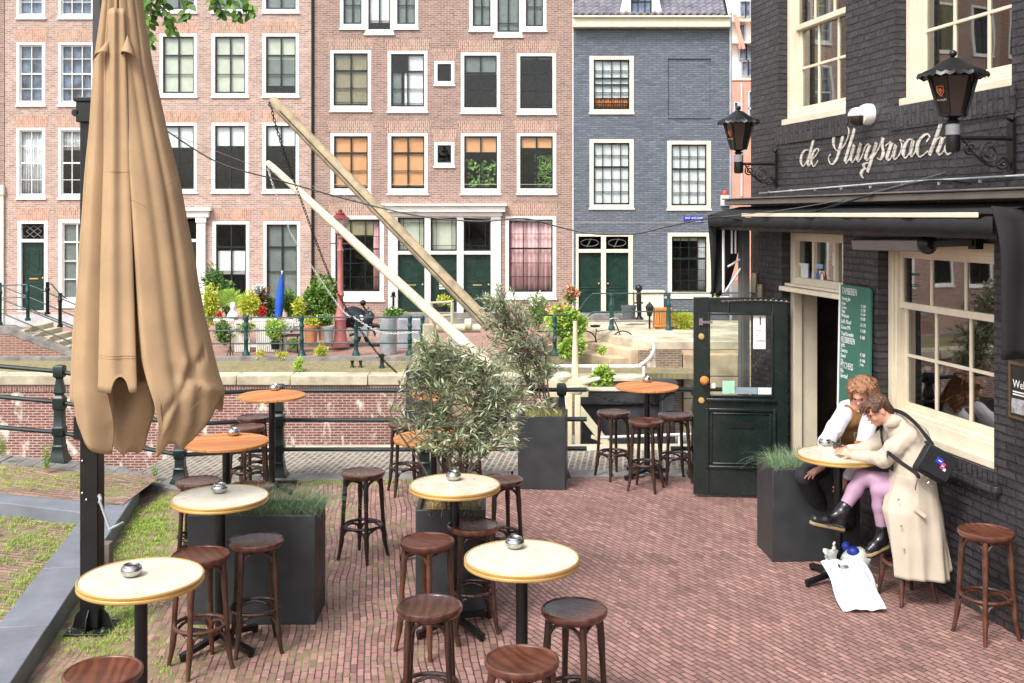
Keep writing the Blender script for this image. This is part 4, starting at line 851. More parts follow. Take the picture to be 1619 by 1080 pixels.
# ---- lanterns on scroll brackets
m_lglass = pm('smoked_lantern_glass', (.03, .022, .016, 1), .08, spec=.6); m_crest = pm('orange_crest', (.75, .22, .06, 1), .5)
def lantern(s, out, label, k=1.0, tilt=0):
    t = pubthing('wall_lantern', label, 'lantern', (s, 0, 3.4), 'black wall lanterns')
    f = MB(); f.box(s-.035, s+.035, -.03, -.002, 3.42, 3.80); f.tube([(s, -.03, 3.82), (s, -.015, 3.84)], .03, 8)
    f.tube([(s, -.03, 3.68), (s, -out+.03, 3.68)], .016, 8)
    for cy, cz, r0, tn, ph in ((-out*.72, 3.60, .055, 1.6, 1.57), (-out*.40, 3.565, .085, 1.7, 1.4), (-out*.18, 3.50, .06, 1.5, 2.6)):
        f.tube([(s, cy + (r0*(1-.75*j/28))*math.cos(ph+j/28*tn*6.28), cz + (r0*(1-.75*j/28))*math.sin(ph+j/28*tn*6.28)) for j in range(29)], .008, 6)
    f.tube(spline([(s, -out+.08, 3.665), (s, -out*.6, 3.54), (s, -out*.35, 3.47), (s, -.06, 3.52), (s, -.03, 3.44)], 6), .009, 6); f.build('bracket', MT['blackmetal'], t)
    c = (s, -out, 0)
    f = MB(); f.lathe([(.0, 3.57), (.045, 3.575), (.052, 3.6), (.052, 3.70)], 14, c); f.build('sensor_box', MT['blackmetal'], t)
    f = MB(); f.lathe([(.052, 3.701), (.052, 3.775), (.03, 3.785)], 14, c); f.build('cap', pm('grey_plastic', (.22, .22, .23, 1), .5), t)
    f = MB(); f.lathe([(.028, 3.785), (.05, 3.80), (.03, 3.82), (.075, 3.84)], 12, c)
    n = 6; r0, r1, z0, z1 = .088*k, .165*k, 3.845, 4.13
    for i in range(n):
        a = i*math.pi/3 + .2; b_ = (i+1)*math.pi/3 + .2
        p = [Vector((s+r0*math.cos(a), -out+r0*math.sin(a), z0)), Vector((s+r1*math.cos(a), -out+r1*math.sin(a), z1)), Vector((s+r0*math.cos(b_), -out+r0*math.sin(b_), z0)), Vector((s+r1*math.cos(b_), -out+r1*math.sin(b_), z1))]
        f.beam(p[0], p[1], .018, .018); f.beam(p[0], p[2], .016, .016); f.beam(p[1], p[3], .016, .016)
    f.build('frame', MT['blackmetal'], t)
    f = MB(); f.lathe([(r0*.93, z0), (r1*.93, z1)], 6, (0, 0, 0), M=Matrix.Rotation(.2, 3, 'Z')); f.v = [(a+s, b_-out, z) for a, b_, z in f.v]; gl = f.build('lantern_glass', m_lglass, t, ang=20)
    f = MB(); P = []
    for r_, z in ((.235*k, 4.125), (.225*k, 4.15), (.15*k, 4.19), (.09*k, 4.235), (.05*k, 4.262), (.03*k, 4.27), (0, 4.272)):
        P.append([(s + r_*(1 + (.035*math.cos(12*q) if r_ > .2*k else 0))*math.cos(q), -out + r_*(1 + (.035*math.cos(12*q) if r_ > .2*k else 0))*math.sin(q), z + (.008*math.cos(24*q) if r_ > .2*k else 0)) for q in [j*2*math.pi/48 for j in range(49)]])
    f.grid(P[::-1]); f.ball((s, -out, 4.30), .028, 12, 8); f.lathe([(r1*.8, 4.13), (.2*k, 4.124)], 24, c); f.build('hood', MT['blackmetal'], t)
    # crest and name on the panes that face the street
    for i in (3, 4):
        a = i*math.pi/3 + .2 + math.pi/6; nx = Vector((math.cos(a), math.sin(a), 0)); tx = Vector((-nx.y, nx.x, 0)); up = Vector((0, 0, 1)) + nx * ((r1-r0)*.866/(z1-z0)); up.normalize()
        ap = lambda z: nx * ((r0 + (r1-r0)*(z-z0)/(z1-z0))*.866*.93 + .004)
        zc = 4.02; base = Vector((s, -out, zc)) + ap(zc)
        f = MB(); sh = [(-.03, .035), (.03, .035), (.032, -.005), (0, -.04), (-.032, -.005)]
        f.tube([base + tx*x + up*y for x, y in sh], .004, 4, closed=True); f.tube([base + tx*x + up*y for x, y in [(-.018, .02), (-.004, -.01), (.006, .012), (.018, -.005)]], .006, 4); f.tube([base + tx*x + up*y for x, y in [(0, .022), (.0, -.024)]], .004, 4)
        f.build('crest', m_crest, gl)
        M = Matrix(((tx.x, up.x, nx.x, 0), (tx.y, up.y, nx.y, 0), (tx.z, up.z, nx.z, 0), (0, 0, 0, 1)))
        zc = 3.95; M.translation = Vector((s, -out, zc)) + ap(zc); text('lettering', 'Hertog Jan', .022, pm('cream_print', (.7, .55, .4, 1), .5), gl, M, 1.0, .001, 'CENTER')
lantern(.70, .45, 'black six-sided wall lantern on the far corner of the pub wall', .98)
lantern(4.80, .50, 'black six-sided wall lantern covering the end of the painted pub lettering', 1.05)
# security camera
t = pubthing('security_camera', 'white dome security camera between the two upper pub windows', 'camera', (2.74, 0, 3.95)); c = Vector((2.74, 0, 4.05))
f = MB(); Mx = Matrix.Rotation(R(90), 3, 'X')
f.lathe([(.10, 0), (.10, .05), (.085, .09), (.0, .11)], 20, c, M=Mx); f.build('housing', MT['white'], t)
f = MB(); f.ball(c + Vector((-.03, -.12, -.035)), .075, 16, 10); f.build('dome', pm('smoked_dome', (.03, .02, .02, 1), .1), t)
f = MB(); P = [[c + Vector((-.03, -.12, -.02)) + Vector((.085*math.cos(a)*math.cos(b_), .085*math.sin(a)*math.cos(b_), .085*math.sin(b_))) for a in [j*2*math.pi/20 for j in range(21)]] for b_ in [0, .3, .6, .9, 1.2, 1.57]]; f.grid(P); f.build('hood', MT['white'], t, solid=.006)

# ---- awning
t = pubthing('awning', 'black retracted awning with grey cassette running along the pub front', 'awning', (2.6, 0, 3.2))
m_cass = pm('grey_brown_aluminium', (.15, .135, .12, 1), .45, .2, var=.1)
f = MB(); f.box(-.02, 6.5, -.33, -.003, 3.225, 3.285); f.box(-.04, 6.5, -.35, -.003, 3.287, 3.305); f.build('cassette', m_cass, t, bevel=.008)
f = MB(); f.grid([[(s_, -.12 - .38*v, 3.205 - .10*v + .015*math.sin(s_*2.2+v*3)*v) for v in [j/6 for j in range(7)]] for s_ in [-.05 + 5.32*i/40 for i in range(41)]]); f.build('canopy', MT['blackcloth'], t, solid=.008)
f = MB(); f.box(.95, 5.12, -.522, -.505, 3.090, 3.128); f.build('front_bar', MT['cream2'], t, bevel=.006)
f = MB(); P = []
for i in range(121):
    s_ = -.05 + 5.32*i/120; P.append([(s_, -.515 - .008*math.sin(s_*19) - .01*math.sin(s_*7), z) for z in (3.10 if not .95 < s_ < 5.15 else 3.083, 3.04, 2.975 + .006*math.sin(s_*23))])
f.grid(P); f.build('valance', MT['blackcloth'], t, solid=.006)
f = MB(); f.box(-.03, 5.2, -.42, -.30, 2.94, 3.0); f.build('roller_bar', MT['blackmetal'], t)
f = MB(); P = []
for j in range(15):
    v = j/14; z = 3.11 - .98*v; wd = (.34*(1-v)**.5 + .10); P.append([(-.06 + .05*math.sin(u*9+v*2) , -.52 + .04*v + wd*u + .02*math.sin(u*14), z + .06*math.sin(u*3)*v) for u in [i/14 for i in range(15)]])
f.grid(P); f.build('side_curtain', MT['blackcloth'], t, solid=.01)
f = MB(); P = []
for j in range(15):
    v = j/14; z = 3.17 - 1.05*v**1.0; P.append([(5.28 + .10*math.sin(min(1, v*3)*1.5) + .02*math.sin(u*11+v), -.52 + .5*u, z - .06*u*(1-v)) for u in [i/14 for i in range(15)]])
f.grid(P); f.build('side_curtain', MT['blackcloth'], t, solid=.02)
f = MB(); f.tube([(.04, -.36, 3.05), (.04, -.36, 2.2)], .016, 8); f.tube([(.02, -.30, 2.5), (.06, -.1, 2.62)], .014, 6); f.tube([(.03, -.34, 2.2), (.06, -.14, 2.5)], .014, 6); f.tube([(.1, -.28, 3.0), (.1, -.28, 2.66)], .012, 6); f.tube([(.14, -.25, 3.0), (.14, -.25, 2.66)], .012, 6); f.build('folding_arm', MT['white'], t)
f = MB(); f.tube([(.35, -.05, 3.36), (3.0, -.05, 3.40), (5.4, -.05, 3.40)], .008, 6)
for k in range(9): f.box(.6+k*.55, .61+k*.55, -.05, -.03, 3.36, 3.385)
solo_o = pubthing('conduit_pipe', 'thin white pipe running along the wall right above the grey awning cassette', 'pipe', (2, 0, 3.36)); f.build('pipe', pm('grey_white_conduit', (.5, .5, .5, 1), .5), solo_o)
# patio heater bar
t = pubthing('patio_heater', 'silver bar patio heater under the awning above the pub window', 'heater', (3.4, 0, 2.8))
s0, z0 = ps(1357, 385, .22); s1, z1 = ps(1462, 386, .22)
f = MB(); f.prism([(s0, -.28, z0-.055), (s0, -.18, z0-.065), (s0, -.14, z0+.02), (s0, -.2, z0+.06), (s0, -.29, z0+.03)], (s1-s0, 0, z1-z0)); f.build('reflector', pm('brushed_grey_metal', (.26, .26, .27, 1), .45, .6), t, bevel=.004)
f = MB(); f.lathe([(.0, 0), (.075, .005), (.085, .05), (.04, .10), (0, .105)], 14, (s1, -.22, z1-.0), M=Matrix.Rotation(R(90), 3, 'Y')); f.beam((s1+.05, -.2, z1), (s1+.42, -.06, z1+.02), .05, .05); f.box(s1+.36, s1+.46, -.07, -.003, z1-.03, z1+.08); f.build('mount', MT['blackmetal'], t)
# blackboard
t = pubthing('menu_board', 'tall green chalkboard with handwritten beer list between pub door and window', 'board', (2.5, 0, 1.0))
s0, s1 = 2.23, 2.80; T_ = math.atan(.10)
def BM(s, z, o=0): y = -.03 - (2.43 - z) * .02 - o; return (s, y, z)
f = MB(); f.prism([BM(s0, 1.0), BM(s1+.02, 1.0), BM(s1+.0, 2.41), BM(s1-.03, 2.43), BM(s0, 2.43)], (0, .018, 0)); f.build('board', pm('green_chalkboard', (.035, .13, .095, 1), .6, var=.12, bump=.05), t)
f = MB(); f.beam(BM(s0-.008, 1.0), BM(s0-.008, 2.43), .016, .022); f.build('edge', MT['textwhite'], t)
m_ch = pm('chalk', (.62, .68, .64, 1), .9, var=.1)
def row(py_, s_, size, sx, price=None):
    z = H - (300 + py_/3 - 340) * .00612; M = Matrix.Translation(BM(s0+.03, z, .004)) @ Matrix.Rotation(R(89), 4, 'X')
    text('lettering', s_, size, m_ch, t, M, sx, .0012)
    if price: text('lettering', price, size*.85, m_ch, t, Matrix.Translation(BM(s0+.40, z, .004)) @ Matrix.Rotation(R(89), 4, 'X'), sx, .0012)
for a in ((498, 'TAPBIEREN', .095, .62), (527, 'Hertog Jan', .055, .7), (549, 'Klein', .048, .8, '€ 2.80'), (568, 'Groot', .048, .8, '€ 3.90'), (586, 'Vaas', .048, .8, '€ 5.60'), (608, 'Weizener', .055, .7, '€ 4.80'), (637, 'Leffe Blond', .058, .72, '€ 4.70'), (664, 'Goose IPA', .058, .7, '€ 4.80'), (694, 'Tripel Karmeliet', .055, .66, '€ 4.80'), (728, 'FLESBIEREN', .085, .62), (750, '0.0%', .05, .8), (774, 'Corona', .055, .75, '€ 5.00'), (800, 'Duvel', .055, .75, '€ 4.40'), (818, 'Fris', .04, .75, '€ 4.50'), (850, 'PITCHERS', .09, .62), (873, 'Pils', .06, .75), (895, 'Speciaal', .06, .75)): row(*a)
# framed poster at the right edge
t = pubthing('poster', 'small framed black and white Welkom poster on the pub wall at the right edge', 'poster', (5.0, 0, 1.6))
sa, za = ps(1600, 655); sb_, zb2 = ps(1600, 574)
f = MB(); ringbox(f, sa, sa+.62, 1.60, 2.02, .02, .02, .02, .02, -.03, -.003); f.build('frame', pm('dark_bronze_frame', (.10, .07, .03, 1), .4), t)
f = MB(); f.box(sa+.02, sa+.6, -.02, -.004, 1.62, 2.0); f.build('sheet', pm('black_sheet', (.02, .018, .018, 1), .5), t)
f = MB(); f.box(sa+.025, sa+.595, -.023, -.0205, 1.64, 1.75); f.build('sheet', pm('grey_photo', (.4, .4, .42, 1), .5, var=.35, vs=20), t)
PT = lambda s_, z_, o_: Matrix.Translation((s_, -o_, z_)) @ FACE
text('lettering', 'Welkom', .085, MT['textwhite'], t, PT(sa+.04, 1.83, .022), .9, .001)
f = MB(); f.box(sa+.04, sa+.5, -.0228, -.0205, 1.795, 1.805); f.box(sa+.04, sa+.44, -.0228, -.0205, 1.775, 1.785); f.build('text_line', MT['textwhite'], t)
# overhead cables
def cable(name, pts, r_, mt_, label, n=8):
    P = spline([W(*p) for p in pts], n); m = MB(); m.tube(P, r_, 6); return solo(m, name, mt_, label, 'cable')
cable('cable', [(262, 206, 14), (345, 257, 13.8), (440, 285, 13.6), (560, 318, 13.4), (660, 341, 13.2), (755, 350, 13), (828, 345.5, 12.9), (880, 358, 12.8), (925, 368, 12.7), (965, 371, 12.6), (1010, 369, 12.5), (1060, 357, 12.4), (1131, 344, 12.2), (1180, 347, 11.6), (1250, 344, 10.6), (1330, 322, 9.8), (1400, 302, 9.2), (1470, 286, 8.9), (1560, 290, 8.4), (1640, 292, 7.9)], .010, MT['cable'], 'thick black cable sagging across the picture from the parasol to the awning')
cable('wire', [(262, 208, 14.2), (480, 290, 14), (655, 334, 13.6), (828, 349, 13.0), (1080, 352, 12.5), (1131, 344, 12.25), (1230, 333, 10.8), (1330, 316, 9.9), (1440, 288, 9.2), (1545, 258, 8.6)], .0035, MT['wire'], 'thin grey wire running beside the thick black cable')
# ================================================================ TERRACE FURNITURE
# railing along the quay: each post a thing, its rails parts of the railing run
posts = [(-7.0, 12.25, .46), (-5.20, 12.36, .28), (-3.80, 12.32, .03), (-2.76, 12.75, 0), (-1.03, 12.75, 0), (.59, 12.8, 0), (2.19, 12.8, 0), (3.6, 12.95, 0)]
prof = [(.115, 0), (.115, .03), (.085, .09), (.07, .17), (.075, .19), (.062, .2), (.058, .30), (.07, .31), (.075, .40), (.062, .42), (.055, .60), (.07, .62), (.07, .74), (.05, .76), (.045, .78), (.06, .80), (.052, .85), (.035, .96), (.04, .97), (.06, .98), (.065, 1.0), (.065, 1.09), (.05, 1.115), (0, 1.12)]
labs = ['railing post at the left picture edge up the ramp', 'left-hand railing post on the ramp by the tall green weed', 'green-black railing post half hidden behind the parasol cloth', 'railing post right beside the rear left wooden bar table', 'railing post hidden among the front olive leaves', 'railing post right of the rear olive planter where the chain begins', 'railing post between the three-stool table and the open door', 'railing post hidden behind the open pub door']
for (x, y, z), l in zip(posts, labs):
    m = MB(); m.lathe(prof, 4, (0, 0, 0), M=Matrix.Rotation(R(45), 3, 'Z') @ Matrix.Diagonal((1.25, 1.25, 1)))
    m2 = MB(); m2.v, m2.f, m2.mi = m.v, m.f, m.mi; o = solo(m, 'railing_post', MT['iron'], l, 'post', 'railing posts along the terrace edge', bevel=.006); o.location = (x, y, z - .01)
rh = (1.03, .68, .33)
for i, (pa, pb) in enumerate(zip(posts[:-1], posts[1:])):
    if i == 5: continue
    a, b_ = Vector(pa), Vector(pb)
    l = ['rails climbing out of the picture at the far left', 'sloping rails behind the parasol between the two left posts', 'rails behind the low wooden table at the left', 'rails in front of the brick canal wall left of the olive', 'rails behind the two olive plants', '', 'rails behind the open pub door'][i]
    t = thing('railing', 'three dark iron ' + l, 'railing', (a + b_)/2, group='rails along the terrace edge')
    for h_ in rh: m = MB(); m.tube([a + Vector((0, 0, h_)), b_ + Vector((0, 0, h_))], .026, 8); m.build('rail', MT['iron'], t)
for (x, y, sg, l) in ((.59, 12.8, 1, 'short rail stubs on the left side of the chained gap'), (2.19, 12.8, -1, 'short rail stubs on the right side of the chained gap')):
    t = thing('railing', l, 'railing', (x, y, 0), group='rails along the terrace edge')
    for h_ in rh: m = MB(); m.tube([(x, y, h_), (x + .30*sg, y, h_)], .028, 8); m.build('rail', MT['iron'], t)
def chain(name, pts, link, mt_, label, step=None):
    P = spline(pts, 40); L = [0]
    for a, b_ in zip(P[:-1], P[1:]): L.append(L[-1] + (b_-a).length)
    step = step or link * 1.5; m = MB(); d = 0; i = 0; k = 0
    while d < L[-1]:
        while L[i+1] < d: i += 1
        t = (P[i+1]-P[i]).normalized(); p = P[i].lerp(P[i+1], (d-L[i])/max(1e-6, L[i+1]-L[i])); a = t.cross(Vector((0, 0, 1)) if abs(t.z) < .9 else Vector((1, 0, 0))).normalized(); b_ = t.cross(a)
        s_ = a if k % 2 else b_
        m.tube([p + t*(link*math.cos(q)) + s_*(link*.5*math.sin(q)) for q in [j*math.pi/4 for j in range(8)]], link*.17, 4, closed=True); d += step; k += 1
    return solo(m, name, mt_, label, 'chain')
chain('chain', [(.88, 12.8, 1.03), (1.2, 12.8, .90), (1.5, 12.8, .86), (1.75, 12.8, .9), (1.92, 12.8, 1.03)], .028, MT['blackmetal'], 'dark chain hanging across the gap in the railing', .04)

# ---- bentwood bar stool
def woodmat(name, c1, c2, scale, axis=0, rough=.3, coat=.3, big=1.2):
    m, nt, b, out = newmat(name); tc = nd(nt, 'TexCoord'); oi = nd(nt, 'ObjectInfo')
    ad = nd(nt, 'VectorMath', operation='ADD'); lk(nt, tc.outputs['Object'], ad.inputs[0]); lk(nt, oi.outputs['Random'], ad.inputs[1])
    mp = nd(nt, 'Mapping'); mp.inputs['Scale'].default_value = (1, .25, 1) if axis == 0 else (.25, 1, 1); lk(nt, ad.outputs[0], mp.inputs[0])
    wv = nd(nt, 'TexWave', Scale=scale, Distortion=9.0, Detail=3.0); wv.inputs['Detail Scale'].default_value = 1.2; wv.bands_direction = 'XY'[axis]; lk(nt, mp.outputs[0], wv.inputs['Vector'])
    n = nd(nt, 'TexNoise', Scale=7., Detail=4.); lk(nt, ad.outputs[0], n.inputs['Vector'])
    c = ramp(nt, wv.outputs['Fac'], [(.1, c1), (.8, c2)])
    c = mixc(nt, 1., c, ramp(nt, n.outputs[0], [(.3, .72), (.7, 1.)]), 'MULTIPLY')
    hv = nd(nt, 'HueSaturation'); lk(nt, c, hv.inputs['Color'])
    mr = nd(nt, 'MapRange'); lk(nt, oi.outputs['Random'], mr.inputs[0]); mr.inputs[3].default_value = .75; mr.inputs[4].default_value = 1.2; lk(nt, mr.outputs[0], hv.inputs['Value'])
    lk(nt, hv.outputs[0], b.inputs['Base Color']); b.inputs['Roughness'].default_value = rough; b.inputs['Coat Weight'].default_value = coat; b.inputs['Coat Roughness'].default_value = .18
    lk(nt, ramp(nt, n.outputs[0], [(.35, rough*.8), (.7, rough*1.7)]), b.inputs['Roughness'])
    return m
m_seat = woodmat('dark_red_bentwood_seat', (.060, .020, .014, 1), (.10, .036, .024, 1), 5., 0, .26, .5)
m_legw = woodmat('dark_bentwood_leg', (.024, .011, .008, 1), (.05, .02, .012, 1), 5., 0, .30, .3)
m_seat2 = woodmat('worn_red_bentwood_seat', (.085, .027, .016, 1), (.14, .045, .024, 1), 5., 0, .35, .25)
m_legw2 = woodmat('worn_red_bentwood_leg', (.060, .022, .012, 1), (.10, .036, .018, 1), 5., 0, .35, .25)
def leg_at(q, z):     # centre line of a leg
    if z > .22: r_ = .156 + (.78 - z) * .062
    else: r_ = .156 + .56*.062 + (.22 - z)**1.5 * .35
    return Vector((r_*math.cos(q), r_*math.sin(q), z))
def make_stool(ms, ml, name='bar_stool'):
    t = thing(name, '', 'stool')
    m = MB(); m.lathe([(.0, .735), (.178, .735), (.186, .742), (.196, .755), (.198, .768), (.196, .778), (.188, .784), (.182, .781), (.178, .776), (.14, .768), (.07, .762), (.0, .760)], 40); m.build('seat', ms, t)
    for k in range(4):
        q = R(45 + 90*k); m = MB(); zs = [.735, .65, .58, .5, .4, .31, .24, .18, .14, .08, 0]
        rs = [.020, .021, .0235, .0195, .0185, .0185, .020, .023, .0205, .0165, .0145]
        m.tube([leg_at(q, z) for z in zs], rs, 10); m.build('leg', ml, t)
    m = MB(); rr_ = (leg_at(0, .30).x) - .012; m.tube([(rr_*math.cos(a), rr_*math.sin(a), .30) for a in [i*2*math.pi/32 for i in range(32)]], .0140, 8, closed=True); m.build('foot_ring', ml, t)
    for (zt_, zb2, zs_) in ((.722, .60, .68), (.288, .165, .255)):
        for k in range(4):
            q0, q1 = R(45 + 90*k), R(135 + 90*k); qm = (q0+q1)/2
            a, b_ = leg_at(q0, zb2), leg_at(q1, zb2); top = leg_at(qm, zt_) * .82; top.z = zt_
            a2, b2 = leg_at(q0, zs_), leg_at(q1, zs_); ma, mb_ = a2.lerp(b2, .13), b2.lerp(a2, .13)
            m1_, m2_ = top.lerp(a2, .45), top.lerp(b2, .45); m1_.z = m2_.z = zt_ - .012
            ra = a.lerp(b_, .03); rb = b_.lerp(a, .03); f2 = .94
            P = [a*1.0, ra + Vector((0, 0, .03)), ma, m1_, top, m2_, mb_, rb + Vector((0, 0, .03)), b_]
            m = MB(); m.tube(spline(P, 4), .0115, 7); m.build('brace', ml, t)
    return t
stool_a = make_stool(m_seat, m_legw); stool_b = make_stool(m_seat2, m_legw2)
for s_ in (stool_a, stool_b): index_kids(s_)
SEAT = lambda px, py: G(px, py, .78)
stools = [ # px, py of the seat, turn, kind, label
 (163, 1060, 10, 'b', 'bar stool cut off by the bottom left corner, below the front left round table', 'a'),
 (317, 876, 40, 'b', 'bar stool with worn reddish seat right behind the front left round table', 'a'),
 (405, 853, 20, 'a', 'bar stool in front of the wide black planter', 'a'),
 (314, 760, 5, 'a', 'bar stool behind the left edge of the cream table at the wide planter', 'a'),
 (397, 768, 30, 'a', 'bar stool directly behind the wide planter grass, between cream and wooden table', 'a'),
 (402, 659, 15, 'a', 'rearmost of the two stools under the rear left wooden table', 'a'),
 (391, 674, 50, 'a', 'front one of the two stools under the rear left wooden table', 'a'),
 (574, 746, 62, 'd', 'nearly black bar stool standing alone in the middle of the terrace', 'a'),
 (641, 669, 20, 'a', 'bar stool behind the wooden table, left of the front olive', 'a'),
 (733, 670, 35, 'a', 'bar stool mostly hidden behind the front olive and the middle cream table', 'a'),
 (792, 757, 25, 'a', 'bar stool at the right side of the middle cream table', 'a'),
 (748, 829, 12, 'a', 'bar stool directly in front of the square planter with the olive', 'a'),
 (675, 854, 55, 'b', 'bar stool left of the square olive planter', 'a'),
 (679, 957, 0, 'a', 'bar stool at the bottom, left of the large front cream table', 'a'),
 (908, 962, 60, 'a', 'bar stool with bluish shine at the right of the large front cream table', 'a'),
 (825, 1042, 35, 'b', 'bar stool with bold wood grain at the bottom edge below the front cream table', 'a'),
 (970, 651, 30, 'a', 'left one of three stools at the wooden table by the open door', 'a'),
 (1021, 665, 65, 'a', 'front middle one of three stools at the wooden table by the open door', 'a'),
 (1067, 655, 10, 'a', 'right one of three stools at the wooden table by the open door', 'a')]
used = {}
m_bk = woodmat('black_bentwood', (.014, .009, .009, 1), (.028, .015, .013, 1), 5., 0, .3, .3)
stool_d = make_stool(m_seat, m_bk); index_kids(stool_d)
def place_stool(p, rot, kind, label):
    src = {'a': stool_a, 'b': stool_b, 'd': stool_d}[kind]
    o = src if kind not in used else copy_tree(src); used[kind] = 1
    o.location = (p.x, p.y, 0); o.rotation_euler = (0, 0, R(rot)); tag(o, label, 'stool', 'bentwood bar stools'); return o
for px, py, rot, kind, lab, _ in stools: place_stool(SEAT(px, py), rot, kind, lab)
place_stool(Vector((3.50, 7.94, 0)), 20, 'b', 'free bar stool at the far right beside the black pub wall')
place_stool(Vector((3.20, 8.72, 0)), 15, 'b', 'bar stool under the person in the beige trench coat')
place_stool(Vector((2.92, 9.98, 0)), 40, 'a', 'bar stool under the person with wavy ginger hair')

# ---- round bar tables
def plankmat():
    m, nt, b, out = newmat('orange_teak_slats'); tc = nd(nt, 'TexCoord'); sp = nd(nt, 'SeparateXYZ'); lk(nt, tc.outputs['Object'], sp.inputs[0])
    mu = nd(nt, 'Math', operation='MULTIPLY'); mu.inputs[1].default_value = 1/.055; lk(nt, sp.outputs[1], mu.inputs[0])
    fr = nd(nt, 'Math', operation='FRACT'); lk(nt, mu.outputs[0], fr.inputs[0]); fl = nd(nt, 'Math', operation='FLOOR'); lk(nt, mu.outputs[0], fl.inputs[0])
    wn = nd(nt, 'TexWhiteNoise'); wn.noise_dimensions = '1D'; lk(nt, fl.outputs[0], wn.inputs['W'])
    c = ramp(nt, wn.outputs['Value'], [(0, (.50, .175, .045, 1)), (1, (.72, .30, .095, 1))])
    mp = nd(nt, 'Mapping'); mp.inputs['Scale'].default_value = (2, 60, 1); lk(nt, tc.outputs['Object'], mp.inputs[0]); n = nd(nt, 'TexNoise', Scale=2., Detail=4.); lk(nt, mp.outputs[0], n.inputs['Vector'])
    c = mixc(nt, 1., c, ramp(nt, n.outputs[0], [(.3, .75), (.7, 1.)]), 'MULTIPLY')
    gp = ramp(nt, fr.outputs[0], [(0., .15), (.05, 1.), (.95, 1.), (1., .15)]); c = mixc(nt, 1., c, gp, 'MULTIPLY')
    lk(nt, c, b.inputs['Base Color']); b.inputs['Roughness'].default_value = .5
    bp = nd(nt, 'Bump', Strength=.5, Distance=.004); lk(nt, gp, bp.inputs['Height']); lk(nt, bp.outputs[0], b.inputs['Normal']); return m
m_plank = plankmat()
def make_table(kind, d):
    t = thing('bar_table', '', 'table'); r_ = d/2
    m = MB()
    if kind == 'cream':
        m.lathe([(0, 1.045), (r_-.006, 1.045), (r_-.006, 1.0795), (0, 1.080)], 56); m.build('table_top', MT['tabletop'], t)
        m = MB(); m.lathe([(r_-.007, 1.040), (r_+.0, 1.040), (r_+.006, 1.046), (r_+.006, 1.056), (r_, 1.061), (r_, 1.064), (r_+.006, 1.069), (r_+.006, 1.079), (r_, 1.0845), (r_-.005, 1.083), (r_-.0055, 1.0797)], 56, caps=False); m.build('edge_band', MT['brass'], t)
    else:
        m.lathe([(0, 1.050), (r_-.004, 1.050), (r_, 1.055), (r_, 1.073), (r_-.004, 1.078), (0, 1.078)], 56); m.build('table_top', m_plank, t)
    m = MB(); m.lathe([(.036, .07), (.036, 1.03), (.16, 1.033), (.16, 1.0395)], 16); m.build('column', MT['blackmetal'], t)
    for k in range(4):
        q = R(90*k); e = Vector((math.cos(q), math.sin(q), 0)); m = MB(); m.beam(e*.02 + Vector((0, 0, .085)), e*.34 + Vector((0, 0, .035)), .045, .035); m.lathe([(.02, 0), (.02, .03)], 8, e*.325); m.build('foot', MT['blackmetal'], t)
    index_kids(t); return t
tabs = {'cream': make_table('cream', .675), 'wood': make_table('wood', .75)}; tu = {}
TOP = lambda px, py: G(px, py, 1.08)
for px, py, kind, rot, lab in [(223, 912, 'cream', 30, 'round cream-topped bar table with brass edge at the bottom left before the parasol post'), (825, 881, 'cream', 20, 'largest round cream-topped bar table at the front centre'), (348, 785, 'cream', 55, 'round cream-topped bar table over the wide black planter'),
        (719, 766, 'cream', 40, 'round cream-topped bar table in front of the olive'), (358, 697, 'wood', 15, 'round orange wooden bar table just right of the parasol cloth'), (430, 624, 'wood', 50, 'rear left round orange wooden bar table at the railing'),
        (687, 691, 'wood', 30, 'round orange wooden bar table largely hidden by the front olive'), (703, 622, 'wood', 10, 'round wooden bar table hidden behind the olive leaves at the railing'), (1023, 610, 'wood', 35, 'round orange wooden bar table with three stools near the open door')]:
    p = TOP(px, py); o = tabs[kind] if kind not in tu else copy_tree(tabs[kind]); tu[kind] = 1; o.location = (p.x, p.y, 0); o.rotation_euler = (0, 0, R(rot)); tag(o, lab, 'table', 'round bar tables')
o = copy_tree(tabs['cream']); PT_ = Vector((2.77, 9.13, 0)); o.location = PT_; o.rotation_euler = (0, 0, R(25)); tag(o, 'round cream-topped bar table with two seated people', 'table', 'round bar tables')
# ---- polished ashtrays
def make_ash():
    t = thing('ashtray', '', 'ashtray'); m = MB()
    m.lathe([(0, 0), (.036, 0), (.050, .010), (.058, .026), (.059, .034), (.056, .048), (.046, .058), (.0375, .061), (.036, .058)], 28, caps=False); m.build('bowl', MT['steel'], t)
    m = MB(); m.lathe([(.036, .0575), (.030, .045), (0, .040)], 20); m.lathe([(.046, .0585), (.044, .064), (.040, .065), (.037, .060)], 28, caps=False); m.build('rim', MT['steel'], t)
    m = MB(); m.lathe([(.034, .0555), (0, .050)], 20); m.build('ash_well', MT['blackmetal'], t); index_kids(t); return t
ash = make_ash(); first = True
for px, py, z, lab in [(208, 908, 1.08, 'on the bottom left cream table'), (814, 864, 1.08, 'on the largest cream table at the front centre'), (347, 777, 1.08, 'on the cream table over the wide planter'), (717, 757, 1.08, 'on the cream table before the olive'), (369, 687, 1.078, 'on the wooden table beside the parasol cloth'), (434, 616, 1.078, 'on the rear left wooden table'), (1023, 603, 1.078, 'on the wooden table with three stools'), (1305, 703, 1.08, 'on the table of the two people')]:
    o = ash if first else copy_tree(ash); first = False; p = G(px, py, z + .01); o.location = (p.x, p.y, z+.002); o.rotation_euler = (0, 0, px); tag(o, 'round polished steel ashtray ' + lab, 'ashtray', 'steel ashtrays')

